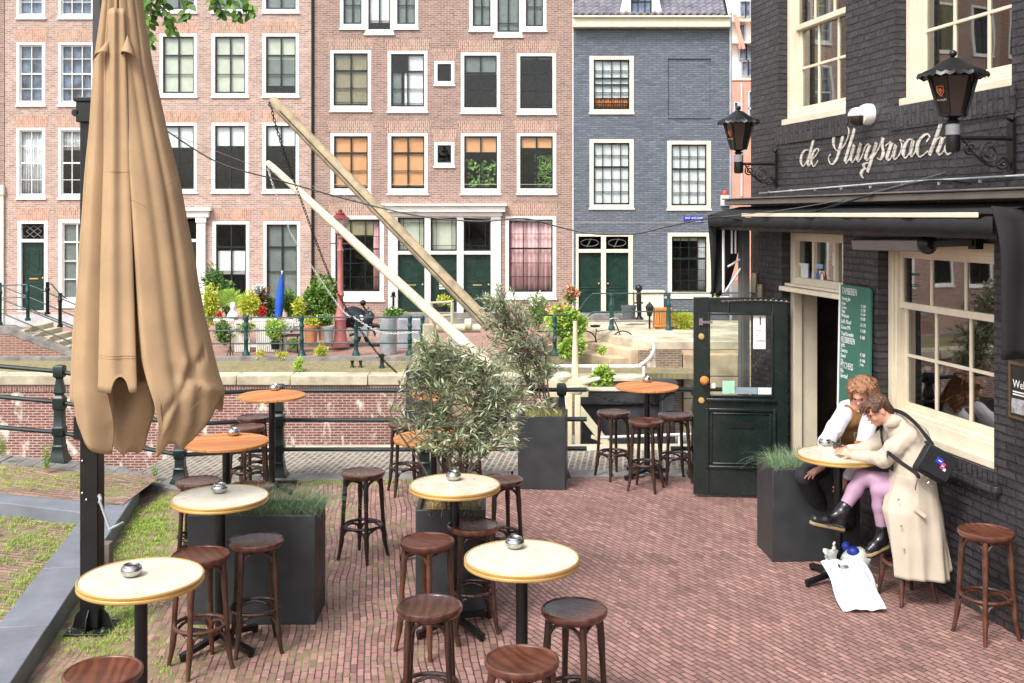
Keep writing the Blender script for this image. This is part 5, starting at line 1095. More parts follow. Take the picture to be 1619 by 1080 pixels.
# ---- square and oblong planters (plants are separate things)
def planter(x, y, wx, wy, rot, label, h_=.83):
    t = thing('planter', label, 'planter', (x, y, 0), R(rot), 'black planters', off=(0, 0, 0)); a, b_ = wx/2, wy/2; k = .03
    m = MB(); v = []
    for z, e in ((0, .0), (h_, 0.0), (h_, -k), (h_-.06, -k)): v += [(-a-e, -b_-e, z), (a+e, -b_-e, z), (a+e, b_+e, z), (-a-e, b_+e, z)]
    f_ = [(3, 2, 1, 0)]
    for l in range(3): f_ += [(l*4+i, l*4+(i+1) % 4, l*4+4+(i+1) % 4, l*4+4+i) for i in range(4)]
    m.add(v, f_); m.build('box', MT['planter'], t, bevel=.006)
    m = MB(); P = [[(-a+k + (wx-2*k)*i/10, -b_+k + (wy-2*k)*j/8, h_-.05 + .012*math.sin(i*1.7+j*2.1)) for i in range(11)] for j in range(9)]; m.grid(P); m.build('soil', MT['soil'], t); return t
PA = Vector((-1.98, 8.39, 0)); planter(PA.x, PA.y, .97, .46, 0, 'wide black planter with blue-green grass left of the lone dark stool')
PB = Vector((-.48, 8.57, 0)); planter(PB.x, PB.y, .54, .52, 1, 'square black planter with the front olive behind the middle cream table')
PCn = Vector((.36, 12.42, 0)); planter(PCn.x, PCn.y, .54, .50, -6, 'square black planter with the rear olive at the railing')
PD = Vector((2.72, 9.90, 0)); planter(PD.x, PD.y, .80, .50, 3, 'black planter with green grass beside the two seated people')

# ---- parasol
t = thing('parasol', 'large closed tan cantilever parasol hanging from a black post at the left', 'parasol', (-3.15, 8.07, 0))
x, y = -3.15, 8.07
m = MB(); m.box(x-.068, x+.068, y-.068, y+.068, .03, 3.98); m.build('pole', MT['blackmetal'], t, bevel=.008)
m = MB(); m.box(x-.155, x+.155, y-.155, y+.155, .004, .022)
for sx, sy in ((1, 0), (-1, 0), (0, 1), (0, -1)):
    a = Vector((x + sx*.069, y + sy*.069, .022)); e = Vector((sx, sy, 0)); s_ = Vector((-sy, sx, 0))*.005
    m.prism([a - s_, a - s_ + e*.08, a - s_ + e*.055 + Vector((0, 0, .09)), a - s_ + Vector((0, 0, .15))], s_*2)
m.build('base_plate', MT['blackmetal'], t, bevel=.004)
for sx, sy in ((1, 1), (1, -1), (-1, 1), (-1, -1)): m = MB(); m.lathe([(.016, .0225), (.016, .037), (.008, .04), (.008, .055), (0, .055)], 8, (x+sx*.12, y+sy*.12, 0)); m.build('bolt', MT['steel'], t)
for dz_ in (1.28, 1.04, .99): m = MB(); m.ball((x-.045 + (.03 if dz_ == .99 else 0), y-.07, dz_), .012, 8, 6); m.build('bolt', MT['steel'], t)
m = MB(); m.box(x-.085, x+.085, y-.10, y+.085, 3.80, 3.95); m.box(x-.10, x+.06, y-.11, y+.07, 3.951, 3.985); m.tube([(x-.09, y-.1, 3.87), (x-.09, y-.02, 3.87)], .03, 10); m.tube([(x+.09, y-.13, 3.6), (x+.06, y-.1, 3.85)], .012, 6); m.build('clamp', MT['blackmetal'], t, bevel=.006)
m = MB(); m.beam((x+.0, y+.105, 2.2), (x+.0, y+.105, 5.4), .06, .055); m.beam((x+.0, y+.105, 5.35), (-2.82, 7.6, 5.2), .06, .07); m.build('mast', pm('grey_anodised_mast', (.06, .065, .07, 1), .4, .3), t, bevel=.004)
m = MB(); m.tube([(x+.07, y-.05, 1.02), (x+.10, y-.10, 1.0), (x+.10, y-.12, .98)], .014, 8); m.tube([(x+.10, y-.12, 1.0), (x+.19, y-.16, .80)], .010, 8); m.tube([(x+.19, y-.16, .80), (x+.27, y-.10, .83)], .011, 8); m.tube([(x+.27, y-.1, .83), (x+.26, y-.17, .835), (x+.19, y-.19, .80)], .006, 6); m.build('crank_handle', MT['zinc'], t)
m = MB(); m.box(x-.09, x+.0, y-.13, y-.069, 1.45, 1.62); m.build('bracket', MT['blackmetal'], t, bevel=.004)
# cloth: a closed sheet gathered round the stick, its outline wider to the right
YC = 7.62; kx = lambda px: (px-CX)/F*YC; kz = lambda py: H-(py-Y0)/F*YC
ys_ = [-190, -60, 0, 100, 200, 300, 400, 500, 560, 620, 660, 700, 722]
lf = [168, 166, 163, 150, 143, 133, 126, 120, 117, 117, 121, 127, 138]
rt = [192, 208, 222, 238, 260, 285, 305, 322, 335, 350, 345, 325, 300]
def itp(a, ys, v): return float(np.interp(v, ys, a))
NT, NZ = 260, 110
hx = [112, 120, 130, 146, 151, 158, 200, 218, 228, 240, 252, 258, 268, 276, 292, 306, 320, 336, 352]
hy = [620, 655, 690, 713, 650, 560, 500, 470, 545, 610, 660, 700, 712, 690, 692, 702, 690, 655, 615]
def g_(d, w_): d = (d + math.pi) % (2*math.pi) - math.pi; return math.exp(-(d/w_)**2)
P = []
for j in range(NZ+1):
    v = j/NZ; row = []
    for i in range(NT+1):
        th = 2*math.pi*i/NT; ex, ey = math.cos(th), math.sin(th)
        fx_ = max(0, min(1, (-ey+.15)/.3)); pxe = 233 + 117*ex - 27*max(0, -ey)
        hem = fx_*itp(hy, hx, pxe) + (1-fx_)*(640 + 14*math.sin(th*6))
        py = -190 + (hem+190)*v; q = max(0, (py+190)/900)
        l_, r_ = itp(lf, ys_, py), itp(rt, ys_, py); hw = (r_-l_)/2
        # deep gathers: left panel | strip bay | long right panel, each a soft convex lobe
        p = .34*g_(th-4.15, .045+.03*q) + (.46*q+.20)*g_(th-4.50, .20) + (.36+.14*q)*g_(th-4.85, .045+.035*q) + .05*g_(th-5.30-.1*q, .10) + .07*g_(th-5.72, .06+.05*q) + .16*g_(th-3.62, .06) + .25*(abs(math.sin(th*2.5)))*(ey > 0)
        p += .012*math.sin(th*11+2*q)*(1-q)*(py < 60)
        ff = 1 - min(.72, p)
        sway = 1 + .025*math.sin(py*.011+th*2)*v + .006*math.sin(py*.05+th*4)*v + .09*math.exp(-((py-606-(pxe-318)*.4)/9)**2 - ((pxe-318)/20)**2) - .07*math.exp(-((py-590-(pxe-300)*.3)/14)**2 - ((pxe-300)/22)**2) + .03*math.exp(-((py-600-(pxe-290)*-2.4)/14)**2)*(pxe > 262)*(py > 560) - .05*math.exp(-((py-(640-(pxe-262)*1.1))/7)**2)*(pxe > 255)*(pxe < 340)
        px = (l_+r_)/2 + hw*ex*(1-(1-ff)*(1-abs(ex)**6))*sway; dep = (.07 + hw/F*YC*.60)*ey*ff*sway
        row.append((kx(px), YC + .02 + dep, kz(py)))
    P.append(row)
m = MB(); m.grid([r_[::-1] for r_ in P]); m.build('canopy', MT['tan'], t, solid=.005, ang=70)
m_seam = pm('tan_seam', (.26, .16, .08, 1), .9)
# front hanging strip with scalloped end and hem seam
m = MB(); P = []
for j in range(61):
    v = j/60; py = 20 + 588*v; wl = itp([172, 166, 160, 157, 156], [0, 200, 400, 560, 610], py); wr = itp([196, 203, 209, 214, 216], [0, 200, 400, 560, 610], py); row = []
    for i in range(31):
        u = i/30; px = wl + (wr-wl)*u; yy = py
        if v > .955:
            k = (v-.955)/.045; s_ = abs(u-.56)/.22; arch = max(0, 1 - s_**2)**.6*24; yy = py - arch*k
        dep = -.12 - .20*v + .016*math.cos(u*math.pi*3+.3) - .05*math.sin(u*math.pi)
        row.append((kx(px) - .367*dep, YC + dep, kz(yy)))
    P.append(row)
m.grid(P); st = m.build('hanging_strip', MT['tan'], t, solid=.005, ang=70)
for py in (553, 557, 274):
    m = MB(); wl, wr = itp([172, 166, 160, 157, 156], [0, 200, 400, 560, 610], py), itp([196, 203, 209, 214, 216], [0, 200, 400, 560, 610], py); v = (py-20)/588
    m.tube([(kx(wl+(wr-wl)*u) - .367*dq, YC + dq, kz(py)) for u, dq in [(i/20, -.12 - .20*v + .016*math.cos(i/20*math.pi*3+.3) - .05*math.sin(i/20*math.pi) - .004) for i in range(21)]], .0016, 4); m.build('seam', m_seam, st)
# two tent-like pockets of gathered cloth near the top, open below
for (pa, pb, xa, xb) in ((173, 66, 150, 172), (201, 60, 192, 213)):
    m = MB(); P = []; apex = Vector((kx(pa)+.05, YC - .135, kz(pb)))
    for j in range(11):
        v = j/10; row = []
        for i in range(15):
            a = math.pi*i/14; u = (1-math.cos(a))/2; bx_ = kx(xa + (xb-xa)*u) + .065; d_ = -.16 - .050*math.sin(a) - .02*v
            row.append(apex.lerp(Vector((bx_, YC + d_, kz(92 - 5*math.sin(a) + (7*(1-u) if xa < 160 else 5*u)))), v**1.15))
        P.append(row)
    m.grid(P); m.build('pocket', MT['tan'], t, solid=.003, ang=70)
for pts in ([(206, 316), (222, 322), (240, 334), (256, 352)], [(262, 305), (272, 292), (284, 280)], [(318, 622), (300, 640), (282, 668)]):
    m = MB(); m.tube(spline([(kx(a)+.085, YC - .275 - (.04 if a > 250 else 0), kz(b_)) for a, b_ in pts], 4), .0018, 4); m.build('seam', m_seam, t)
# darker inner flap seen under the hem
m = MB(); P = []
for j in range(17):
    v = j/16; l_ = itp([168, 162, 166, 178, 196], [0, .4, .7, .88, 1], v); r_ = itp([240, 246, 232, 226, 214], [0, .4, .7, .88, 1], v)
    P.append([(kx(l_+(r_-l_)*u), YC + .0 + .05*math.sin(u*5+v*3), kz(600 + 122*v - 8*math.sin(u*3.1)*(v))) for u in [i/14 for i in range(15)]])
m.grid(P); m.build('inner_flap', MT['tan'], t, solid=.004, ang=70)
# brown little junction box at the coping
m = MB(); m.box(-3.64, -3.54, 9.45, 9.55, .0, .22); solo(m, 'junction_box', pm('brown_box', (.16, .12, .11, 1), .7), 'small brown box beside the stone edging behind the parasol post', 'box', bevel=.006)
# ================================================================ VEGETATION
def leaf_mesh(items, fold=.25):
    """items: (base point, direction, normal, length, width); returns MB of folded leaves, each its own island"""
    m = MB(); vs = []; fs = []
    for p, d, nn, L, w_ in items:
        d = d.normalized(); s = d.cross(nn)
        s = s.normalized() if s.length > 1e-5 else d.orthogonal().normalized(); up = s.cross(d)
        b = len(vs); q = p + d*L; m1 = p + d*(L*.35); m2 = p + d*(L*.72)
        vs += [p, m1 + s*w_*.5 + up*w_*fold, m2 + s*w_*.38 + up*w_*fold - up*L*.04, q - up*L*.08, m2 - s*w_*.38 + up*w_*fold - up*L*.04, m1 - s*w_*.5 + up*w_*fold, m1, m2 - up*L*.03]
        fs += [(b, b+1, b+6), (b+1, b+2, b+7, b+6), (b+2, b+3, b+7), (b, b+6, b+5), (b+6, b+7, b+4, b+5), (b+7, b+3, b+4)]
    m.v = [tuple(v) for v in vs]; m.f = fs; m.mi = [0]*len(fs); return m
def rv(r): 
    while 1:
        v = Vector((r.uniform(-1, 1), r.uniform(-1, 1), r.uniform(-1, 1)))
        if .05 < v.length < 1: return v
def olive(base, lobes, ntw, label, seed, stems, lean=(0, 0)):
    r = random.Random(seed); t = thing('olive_tree', label, 'plant', base, group='potted olive trees'); tw = MB(); items = []
    base = Vector(base); mains = []
    for k in range(stems):
        a = r.uniform(0, 6.28); top = Vector(lobes[k % len(lobes)][:3]) + Vector((r.uniform(-.15, .15), r.uniform(-.12, .12), r.uniform(-.05, .25)))
        b0 = base + Vector((.06*math.cos(a), .06*math.sin(a), 0)); P = spline([b0, b0.lerp(top, .4) + rv(r)*.05, b0.lerp(top, .75) + rv(r)*.06, top], 5)
        tw.tube(P, list(np.linspace(.011, .004, len(P))), 6); mains.append(P)
    for i in range(ntw):
        lb = lobes[min(len(lobes)-1, int(r.random()**1.3*len(lobes)))]; e = rv(r); e = e.normalized() * e.length**.5
        tip = Vector(lb[:3]) + Vector((e.x*lb[3], e.y*lb[4], e.z*lb[5]))
        mp = r.choice(mains); cand = [q for q in mp[4:] if q.z < tip.z + .1] or mp[4:6]; st = min(cand, key=lambda q: (q-tip).length + r.random()*.15)
        out = (tip - st); 
        if out.length > .55: st = tip - out.normalized()*.55*r.uniform(.8, 1); out = tip - st
        P = spline([st, st.lerp(tip, .5) + Vector((0, 0, .03)) + rv(r)*.03, tip], 5); tw.tube(P, list(np.linspace(.004, .0015, len(P))), 4)
        n = r.randint(13, 19)
        for k in range(n):
            u = .25 + .75*k/n; idx = u*(len(P)-1); a = P[int(idx)]; b_ = P[min(len(P)-1, int(idx)+1)]; p = a.lerp(b_, idx-int(idx)); d = (b_-a).normalized() if (b_-a).length > 1e-6 else out.normalized()
            side = d.cross(rv(r)).normalized(); dd = d*.75 + side*.75 + Vector((0, 0, .12)); items.append((p, dd, rv(r) + Vector((0, 0, .8)), r.uniform(.05, .09), r.uniform(.011, .018)))
        items.append((P[-1], out.normalized(), Vector((0, 0, 1)), .06, .012))
    tw.build('trunk', m_twig, t); leaf_mesh(items).build('crown', m_olive, t, ang=180)
m_twig = pm('grey_brown_twig', (.13, .10, .07, 1), .85, var=.25, vs=20)
m_olive = leafmat('olive_leaves', (.12, .155, .07, 1), (.56, .62, .44, 1), .42, (.28, .35, .18, 1))
olive((-.48, 8.55, .78), [(-.62, 8.55, 1.80, .24, .26, .34), (-.14, 8.5, 1.66, .30, .26, .26), (-.82, 8.55, 1.46, .26, .24, .22), (-.42, 8.5, 1.42, .36, .25, .24), (-.66, 8.5, 2.02, .16, .2, .16), (.06, 8.5, 1.56, .28, .2, .18), (-.14, 8.45, 1.36, .26, .2, .14), (-.20, 8.5, 1.92, .14, .18, .16)], 235, 'bushy potted olive in the square planter at the middle of the terrace', 4, 12)
olive((.40, 12.42, .78), [(-.05, 12.4, 1.85, .34, .30, .40), (.02, 12.4, 1.55, .36, .30, .26), (.45, 12.4, 1.48, .16, .2, .32), (-.22, 12.4, 2.05, .20, .2, .26), (.15, 12.4, 1.3, .32, .22, .16)], 190, 'taller olive in the planter at the railing, in front of the lock', 9, 8)
def grasspot(name, c, wx, wy, n, L, mt_, label, seed, lean=(0, 0), cat='grass', sp=1., group=None, w_=.0035):
    r = random.Random(seed); m = MB(); c = Vector(c)
    for i in range(n):
        p = c + Vector((r.uniform(-wx, wx), r.uniform(-wy, wy), 0)); a = r.uniform(0, 6.28); l = L*r.uniform(.6, 1.15)
        d = Vector((math.cos(a)*.55*sp + lean[0] + (p.x-c.x)/max(wx, .01)*.35*sp, math.sin(a)*.55*sp + lean[1] + (p.y-c.y)/max(wy, .01)*.35*sp, 0)); k = r.uniform(.5, 1.1)
        pts = []; 
        for j in range(6): u = j/5; pts.append(p + Vector((d.x*l*u**1.6*k, d.y*l*u**1.6*k, l*(u - .62*k*u**2.6*min(1.3, d.length+.25)))))
        s = Vector((-math.sin(a), math.cos(a), 0)); vs = []
        for j, q in enumerate(pts[:-1]): ww = w_*(1-.6*j/5)*.5; vs += [q - s*ww, q + s*ww]
        vs.append(pts[-1]); b = len(m.v); m.v += [tuple(v) for v in vs]; fs = [(b+2*j, b+2*j+1, b+2*j+3, b+2*j+2) for j in range(4)] + [(b+8, b+9, b+10)]; m.f += fs; m.mi += [0]*5
    return solo(m, name, mt_, label, cat, group, ang=180)
m_fest = leafmat('blue_green_grass', (.10, .17, .08, 1), (.38, .50, .30, 1), .6, (.20, .32, .17, 1)); m_dry = leafmat('dry_straw_grass', (.30, .20, .06, 1), (.62, .48, .20, 1), .7); m_mixg = leafmat('green_gold_grass', (.14, .18, .05, 1), (.50, .42, .14, 1), .7)
m_festd = leafmat('festuca_dark', (.07, .14, .07, 1), (.32, .44, .24, 1), .6, (.16, .26, .14, 1))
grasspot('ornamental_grass', (-1.86, 8.40, .78), .38, .16, 1000, .34, m_festd, 'blue-green grass spilling over the right end of the wide black planter', 2, (.55, -.12))
grasspot('ornamental_grass', (-2.25, 8.40, .78), .16, .14, 220, .14, m_dry, 'dry straw-coloured grass at the left end of the wide black planter', 3, (0, 0))
grasspot('ornamental_grass', (-.46, 8.44, .78), .2, .14, 420, .11, m_dry, 'dry yellow grass under the front olive in the square planter', 5)
grasspot('ornamental_grass', (.36, 12.35, .78), .2, .16, 420, .17, m_mixg, 'green and yellow grass tuft under the rear olive', 6)
grasspot('ornamental_grass', (2.66, 9.86, .78), .30, .17, 1100, .27, m_fest, 'pale green grass in the planter beside the seated people', 7, (-.25, -.12))
# tall weeds
def weed(p, h_, label, seed, mt_, group='tall weeds along the kerb', n=34, L=.07):
    r = random.Random(seed); t = thing('weed', label, 'weed', p, group=group); p = Vector(p); m = MB(); items = []
    for k in range(3):
        top = p + Vector((r.uniform(-.05, .05), r.uniform(-.04, .04), h_*r.uniform(.65, 1))); b_ = p + rv(r)*.02; P = spline([b_, b_.lerp(top, .5) + rv(r)*.01, top], 5); m.tube(P, .003, 5)
        for i in range(n):
            u = .08 + .92*i/n; q = P[0].lerp(P[-1], u); a = i*2.4 + k; d = Vector((math.cos(a), math.sin(a), .55)); items.append((q, d, Vector((0, 0, 1)), L*(1.15-u*.7)*r.uniform(.8, 1.2), .018*(1.1-u*.5)))
    m.build('stem', mt_, t); leaf_mesh(items).build('leaves', mt_, t, ang=180)
m_weed = leafmat('fresh_green_weed', (.12, .24, .04, 1), (.36, .52, .12, 1), .6)
for px, py, z, h_, l, s_ in ((73, 744, .28, .34, 'tall bright weed at the kerb left of the railing post', 1), (241, 770, .02, .30, 'tall weed growing from the kerb between parasol post and railing post', 2), (3, 720, .42, .22, 'small green weed at the left picture edge by the kerb', 3), (219, 768, .06, .12, 'low weed just left of the tall one by the parasol crank', 4)): weed(G(px, py, z), h_, l, s_, m_weed, n=int(90*h_), L=.06)
# grass and moss sprouting from the joints: nobody could count it
r = random.Random(21); m = MB()
def tuft(m, p, n, L):
    for i in range(n):
        a = r.uniform(0, 6.28); l = L*r.uniform(.5, 1.2); b = len(m.v); q = p + Vector((r.uniform(-.025, .025), r.uniform(-.025, .025), 0)); d = Vector((math.cos(a), math.sin(a), 0)); s = Vector((-d.y, d.x, 0))*.0022
        m.v += [tuple(q - s), tuple(q + s), tuple(q + d*l*.5 + Vector((0, 0, l*.6)) + s*.7), tuple(q + d*l*.5 + Vector((0, 0, l*.6)) - s*.7), tuple(q + d*l*1.1 + Vector((0, 0, l*.75)))]; m.f += [(b, b+1, b+2, b+3), (b+3, b+2, b+4)]; m.mi += [0, 0]
for i in range(2300):                                    # along the left of the terrace
    y = r.uniform(5.5, 12.2); xe = -1.95 - (y/11.6)*2.07; x = xe + .05 + abs(r.gauss(0, .9)); 
    if x < 2 and math.sin(x*3.1+y*1.3) + math.sin(y*2.3-x*4.2) > .35: tuft(m, Vector((x, y, .001)), 5, .022)
for i in range(700):
    y = 12.45 + r.gauss(0, .06); x = r.uniform(-3.4, 0.6); tuft(m, Vector((x, y + .05*(x+2.8)*.9 + .0, .002)), 5, .026)
for k in range(75):                                      # brighter clumps by the stone edging
    y = r.uniform(7.5, 11.8); x = -1.95 - (y/11.6)*2.07 + r.uniform(.06, .55); [tuft(m, Vector((x + r.gauss(0, .07), y + r.gauss(0, .12), .001)), 7, .036) for _ in range(18)]
for k in range(130):
    y = r.uniform(6.5, 11); x = r.uniform(-5.5, -2.4 - y*.13); x = min(x, -1.95 - (y/11.6)*2.07 - .45); [tuft(m, Vector((x + r.gauss(0, .12), y + r.gauss(0, .12), .036)), 7, .036) for _ in range(16)]
for k in range(80):
    x = r.uniform(-6.0, -4.0); y = r.uniform(11.2, 12.0); [tuft(m, Vector((x + r.gauss(0, .1), y + r.gauss(0, .05), zr(x, y)+.004)), 6, .022) for _ in range(9)]
o = m.build('joint_grass', leafmat('joint_grass_blades', (.14, .25, .03, 1), (.42, .56, .10, 1), .7), None, ang=180); tag(o, 'short yellow-green grass and moss sprouting from the brick joints at the left', 'grass', kind='stuff')
# litter: dry twigs and leaves on the bricks
r = random.Random(8); m = MB()
for i in range(46):
    p = Vector((r.uniform(-3.6, 3.0), r.uniform(6, 12), .006)); 
    if p.x < -1.95 - p.y*.178 + .1 or p.x > 3.2 - .0*p.y: continue
    a = r.uniform(0, 3.14); l = r.uniform(.02, .10); m.tube(spline([p, p + Vector((math.cos(a)*l*.5, math.sin(a)*l*.5, .004)) + Vector((.01, .0, 0)), p + Vector((math.cos(a)*l, math.sin(a)*l, 0))], 3), .0022, 4)
o = m.build('dry_twigs', pm('dry_twig', (.38, .28, .18, 1), .9), None); tag(o, 'tiny dry twigs and debris scattered over the brick terrace', 'debris', kind='stuff')
r = random.Random(18); its = []
for i in range(150):
    p = Vector((r.uniform(-3.4, 3.2), r.uniform(5.6, 12), .004)); 
    if p.x < -1.95 - p.y*.178 + .1: continue
    its.append((p, Vector((r.uniform(-1, 1), r.uniform(-1, 1), .1)), Vector((r.uniform(-.3, .3), r.uniform(-.3, .3), 1)), r.uniform(.012, .03), r.uniform(.008, .014)))
o = leaf_mesh(its).build('fallen_leaves', leafmat('fallen_leaf', (.30, .20, .10, 1), (.72, .62, .45, 1), .8), None, ang=180); tag(o, 'small pale fallen leaves scattered over the brick terrace', 'leaves', kind='stuff')
# elm whose branches hang in at the top
t = thing('elm_tree', 'tree whose leafy green twigs hang into the top of the picture beside the parasol', 'tree', (-9.2, 12.6, .6)); m = MB(); r = random.Random(31)
m.tube(spline([(-9.2, 12.6, .4), (-9.1, 12.6, 2.5), (-8.9, 12.5, 4.6), (-8.3, 12.4, 6.2), (-7.4, 12.2, 7.4)], 5), [.26, .25, .24, .23, .22, .21, .2, .2, .19, .19, .18, .17, .16, .15, .15, .14, .13, .12, .11, .1, .1], 12); m.build('trunk', m_twig, t)
m = MB(); limb = spline([(-8.6, 12.45, 5.6), (-7, 12.2, 6.5), (-5.4, 12.1, 6.7), (-4.2, 12.0, 6.5), (-3.4, 12.0, 6.25)], 6); m.tube(limb, list(np.linspace(.10, .02, len(limb))), 8)
items = []
hang = [((-4.0, 12, 6.5), (-4.05, 11.95, 4.98)), ((-4.1, 12, 6.5), (-3.80, 12.0, 5.18)), ((-3.7, 12, 6.4), (-3.60, 11.9, 5.30)), ((-3.6, 12, 6.35), (-3.05, 12, 5.33)), ((-3.5, 12, 6.3), (-3.25, 12.1, 5.36)), ((-3.4, 12, 6.25), (-2.88, 12, 5.36)), ((-4.2, 12, 6.5), (-4.15, 12.1, 5.25))]
for k in range(60):
    u = r.choice(limb[6:]); hang.append((tuple(u), tuple(Vector(u) + Vector((r.uniform(-.9, .6), r.uniform(-.8, .8), r.uniform(-.35, .9))))))
for k in range(90):
    c = Vector((-8.2, 12.3, 7.6)); hang.append((tuple(c + rv(r)*.8), tuple(c + Vector((r.gauss(0, 1.3), r.gauss(0, 1.3), r.gauss(.4, .8))))))
for a, b_ in hang:
    a, b_ = Vector(a), Vector(b_); P = spline([a, a.lerp(b_, .5) + rv(r)*.08, b_], 6); m.tube(P, list(np.linspace(.012, .003, len(P))), 5); n = int(34*(b_-a).length) + 6
    for i in range(n):
        u = r.uniform(.25, 1.0)**.7; idx = u*(len(P)-1); p = P[int(idx)].lerp(P[min(len(P)-1, int(idx)+1)], idx-int(idx)); items.append((p + rv(r)*.05, Vector((r.uniform(-1, 1), r.uniform(-1, 1), -.7)), rv(r) + Vector((0, -.9, .3)), r.uniform(.085, .13), r.uniform(.055, .075)))
m.build('limb', m_twig, t); leaf_mesh(items, .12).build('crown', leafmat('elm_leaves', (.045, .12, .015, 1), (.20, .36, .06, 1), .5, (.10, .22, .03, 1)), t, ang=180)
# ================================================================ FAR QUAY: railing, street plants, lamp, motorbike, lock machinery
def cloud(px0, px1, py0, py1, Y, n, L, w_, seed, zmin=None, dens=.5, bumpy=.25):
    r = random.Random(seed); c = W((px0+px1)/2, (py0+py1)/2, Y); rx = (px1-px0)/2*Y/F; rz = (py1-py0)/2*Y/F; ry = min(rx, rz)*.9; items = []
    subs = [(rv(r).normalized()*r.uniform(.2, .68), r.uniform(.42, .6)) for _ in range(12)]; n = int(n*1.6); rx *= 1.14; rz *= 1.10; L *= 1.15; w_ *= 1.15
    for i in range(n):
        sc, sr = r.choice(subs); e = rv(r); e = e.normalized()*e.length**.4; v = sc + e*sr
        if v.length > 1.12: v *= 1.0/v.length
        p = c + Vector((v.x*rx, v.y*ry, v.z*rz)); d = Vector((v.x, v.y, v.z*.6)) + rv(r)*.9 + Vector((0, 0, .15)); items.append((p, d, rv(r) + Vector((0, -.4, .7)), L*r.uniform(.6, 1.2), w_*r.uniform(.7, 1.2)))
    return items, c
lg = leafmat('bush_mid_green', (.05, .13, .02, 1), (.28, .44, .09, 1), .6); ly = leafmat('bush_yellow_green', (.26, .34, .02, 1), (.72, .72, .08, 1), .6); ld = leafmat('bush_dark_green', (.02, .07, .015, 1), (.16, .30, .06, 1), .6)
lr = leafmat('red_petals', (.45, .02, .02, 1), (.75, .08, .06, 1), .6); lw_ = leafmat('white_petals', (.7, .7, .68, 1), (.85, .85, .82, 1), .6); lb = leafmat('bright_leaf', (.18, .34, .03, 1), (.50, .66, .12, 1), .6); lpk = leafmat('coral_petals', (.60, .16, .10, 1), (.8, .4, .28, 1), .6)
def bush(px0, px1, py0, py1, Y, mt_, n, label, seed, L=.09, w_=.05, pot=None, name='shrub', flowers=None, cat='plant', stem=True):
    base = W((px0+px1)/2, py1, Y); t = thing(name, label, cat, base)
    items, c = cloud(px0, px1, py0, py1, Y, n, L, w_, seed); leaf_mesh(items, .15).build('leaves', mt_, t, ang=180)
    m = MB(); r = random.Random(seed)
    for k in range(5): e = c + Vector((r.uniform(-.5, .5)*(px1-px0)/2*Y/F, 0, r.uniform(-.3, .5)*(py1-py0)/2*Y/F)); m.tube([base + Vector((r.uniform(-.04, .04), 0, -.02)), base.lerp(e, .5) + rv(r)*.04, e], [.012, .009, .005], 5)
    m.build('stems', m_twig, t)
    if flowers:
        fm, fn, fl = flowers; it2, _ = cloud(px0, px1, py0, (py0*.4+py1*.6), Y-.03, fn, fl, fl*.9, seed+50); tag(leaf_mesh(it2, .1).build('flowers', fm, t, ang=180), kind='stuff')
    return t
ZS = -.67
def pot(px, py0, py1, wpx, Y, mt_, label, group=None, taper=.75, sq=False):
    """pot from top py0 to bottom py1"""
    a, b_ = W(px, py0, Y), W(px, py1, Y); r_ = wpx/2*Y/F; h_ = a.z - b_.z; m = MB(); rt_ = r_*taper
    m.lathe([(rt_, 0), (rt_+(r_-rt_)*.85, h_*.82), (r_*1.0, h_*.82), (r_*1.03, h_), (r_*.9, h_), (r_*.86, h_*.88), (0, h_*.88)], 4 if sq else 24, M=Matrix.Rotation(R(45) if sq else 0, 3, 'Z')); o = solo(m, 'plant_pot', mt_, label, 'pot', group); o.location = b_; return o
# railing on the far quay
def green_post(px, Y, z0, h_, label, r_=.055, group='green railing posts on the far quay'):
    m = MB(); k = h_/1.12; m.lathe([(a*1.0*r_/.075, b_*k) for a, b_ in [(.15, 0), (.15, .05), (.10, .12), (.085, .16), (.075, .2), (.075, .4), (.09, .42), (.09, .47), (.07, .5), (.07, .78), (.09, .8), (.09, .85), (.07, .87), (.07, .98), (.085, 1.0), (.085, 1.08), (.06, 1.12), (0, 1.125)]], 12); o = solo(m, 'railing_post', MT['irong'], label, 'post', group); o.location = W(px, 500, Y); o.location.z = z0; return o
for px, l in ((215, 'green railing post across the water hidden behind the parasol cloth'), (302, 'green railing post across the water at the parasol cloth edge'), (389, 'green railing post in front of the white slatted fence'), (477, 'green railing post before the terracotta pots'), (563, 'green railing post in front of the motorbike'), (648, 'green railing post right of the grey ribbed bin'), (668, 'last green railing post before the lock machinery'), (877, 'green railing post in the leafy shrub right of the rear olive')): green_post(px, 28.9, ZS, 1.08, l)
t = thing('railing', 'three green rails on the far quay in front of the potted plants', 'railing', W(480, 563, 28.9))
for py in (502.5, 523, 543.5): m = MB(); m.tube([W(120, py+.5, 28.9), W(670, py-1, 28.9)], .022, 8); m.build('rail', MT['irong'], t)
Yp = 33.0; t = thing('railing', 'green railing on the stone platform before the grey house', 'railing', W(1010, 522, Yp))
for px in (967, 1057): m = MB(); m.lathe([(.10, pz), (.10, pz+.1), (.07, pz+.14), (.06, pz+.7), (.08, pz+.74), (.08, pz+.82), (.06, pz+.86), (.055, pz+1.06), (.075, pz+1.08), (.06, pz+1.14), (0, pz+1.16)], 12, (W(px, 500, Yp).x, Yp, 0)); m.build('post', MT['irong'], t)
for pts in ([(1240, 463, 33), (967, 464, 33), (938, 465.5, 33), (925, 476, 32.2), (905, 497, 30.5), (850, 498, 29)], [(1240, 492, 33), (967, 493, 33), (938, 495, 33), (926, 505, 32.2), (912, 520, 30.5), (912, 545, 30.4)], [(912, 523, 30.4), (850, 524, 29)]):
    m = MB(); m.tube(spline([W(*p) for p in pts], 5), .022, 8); m.build('rail', MT['irong'], t)
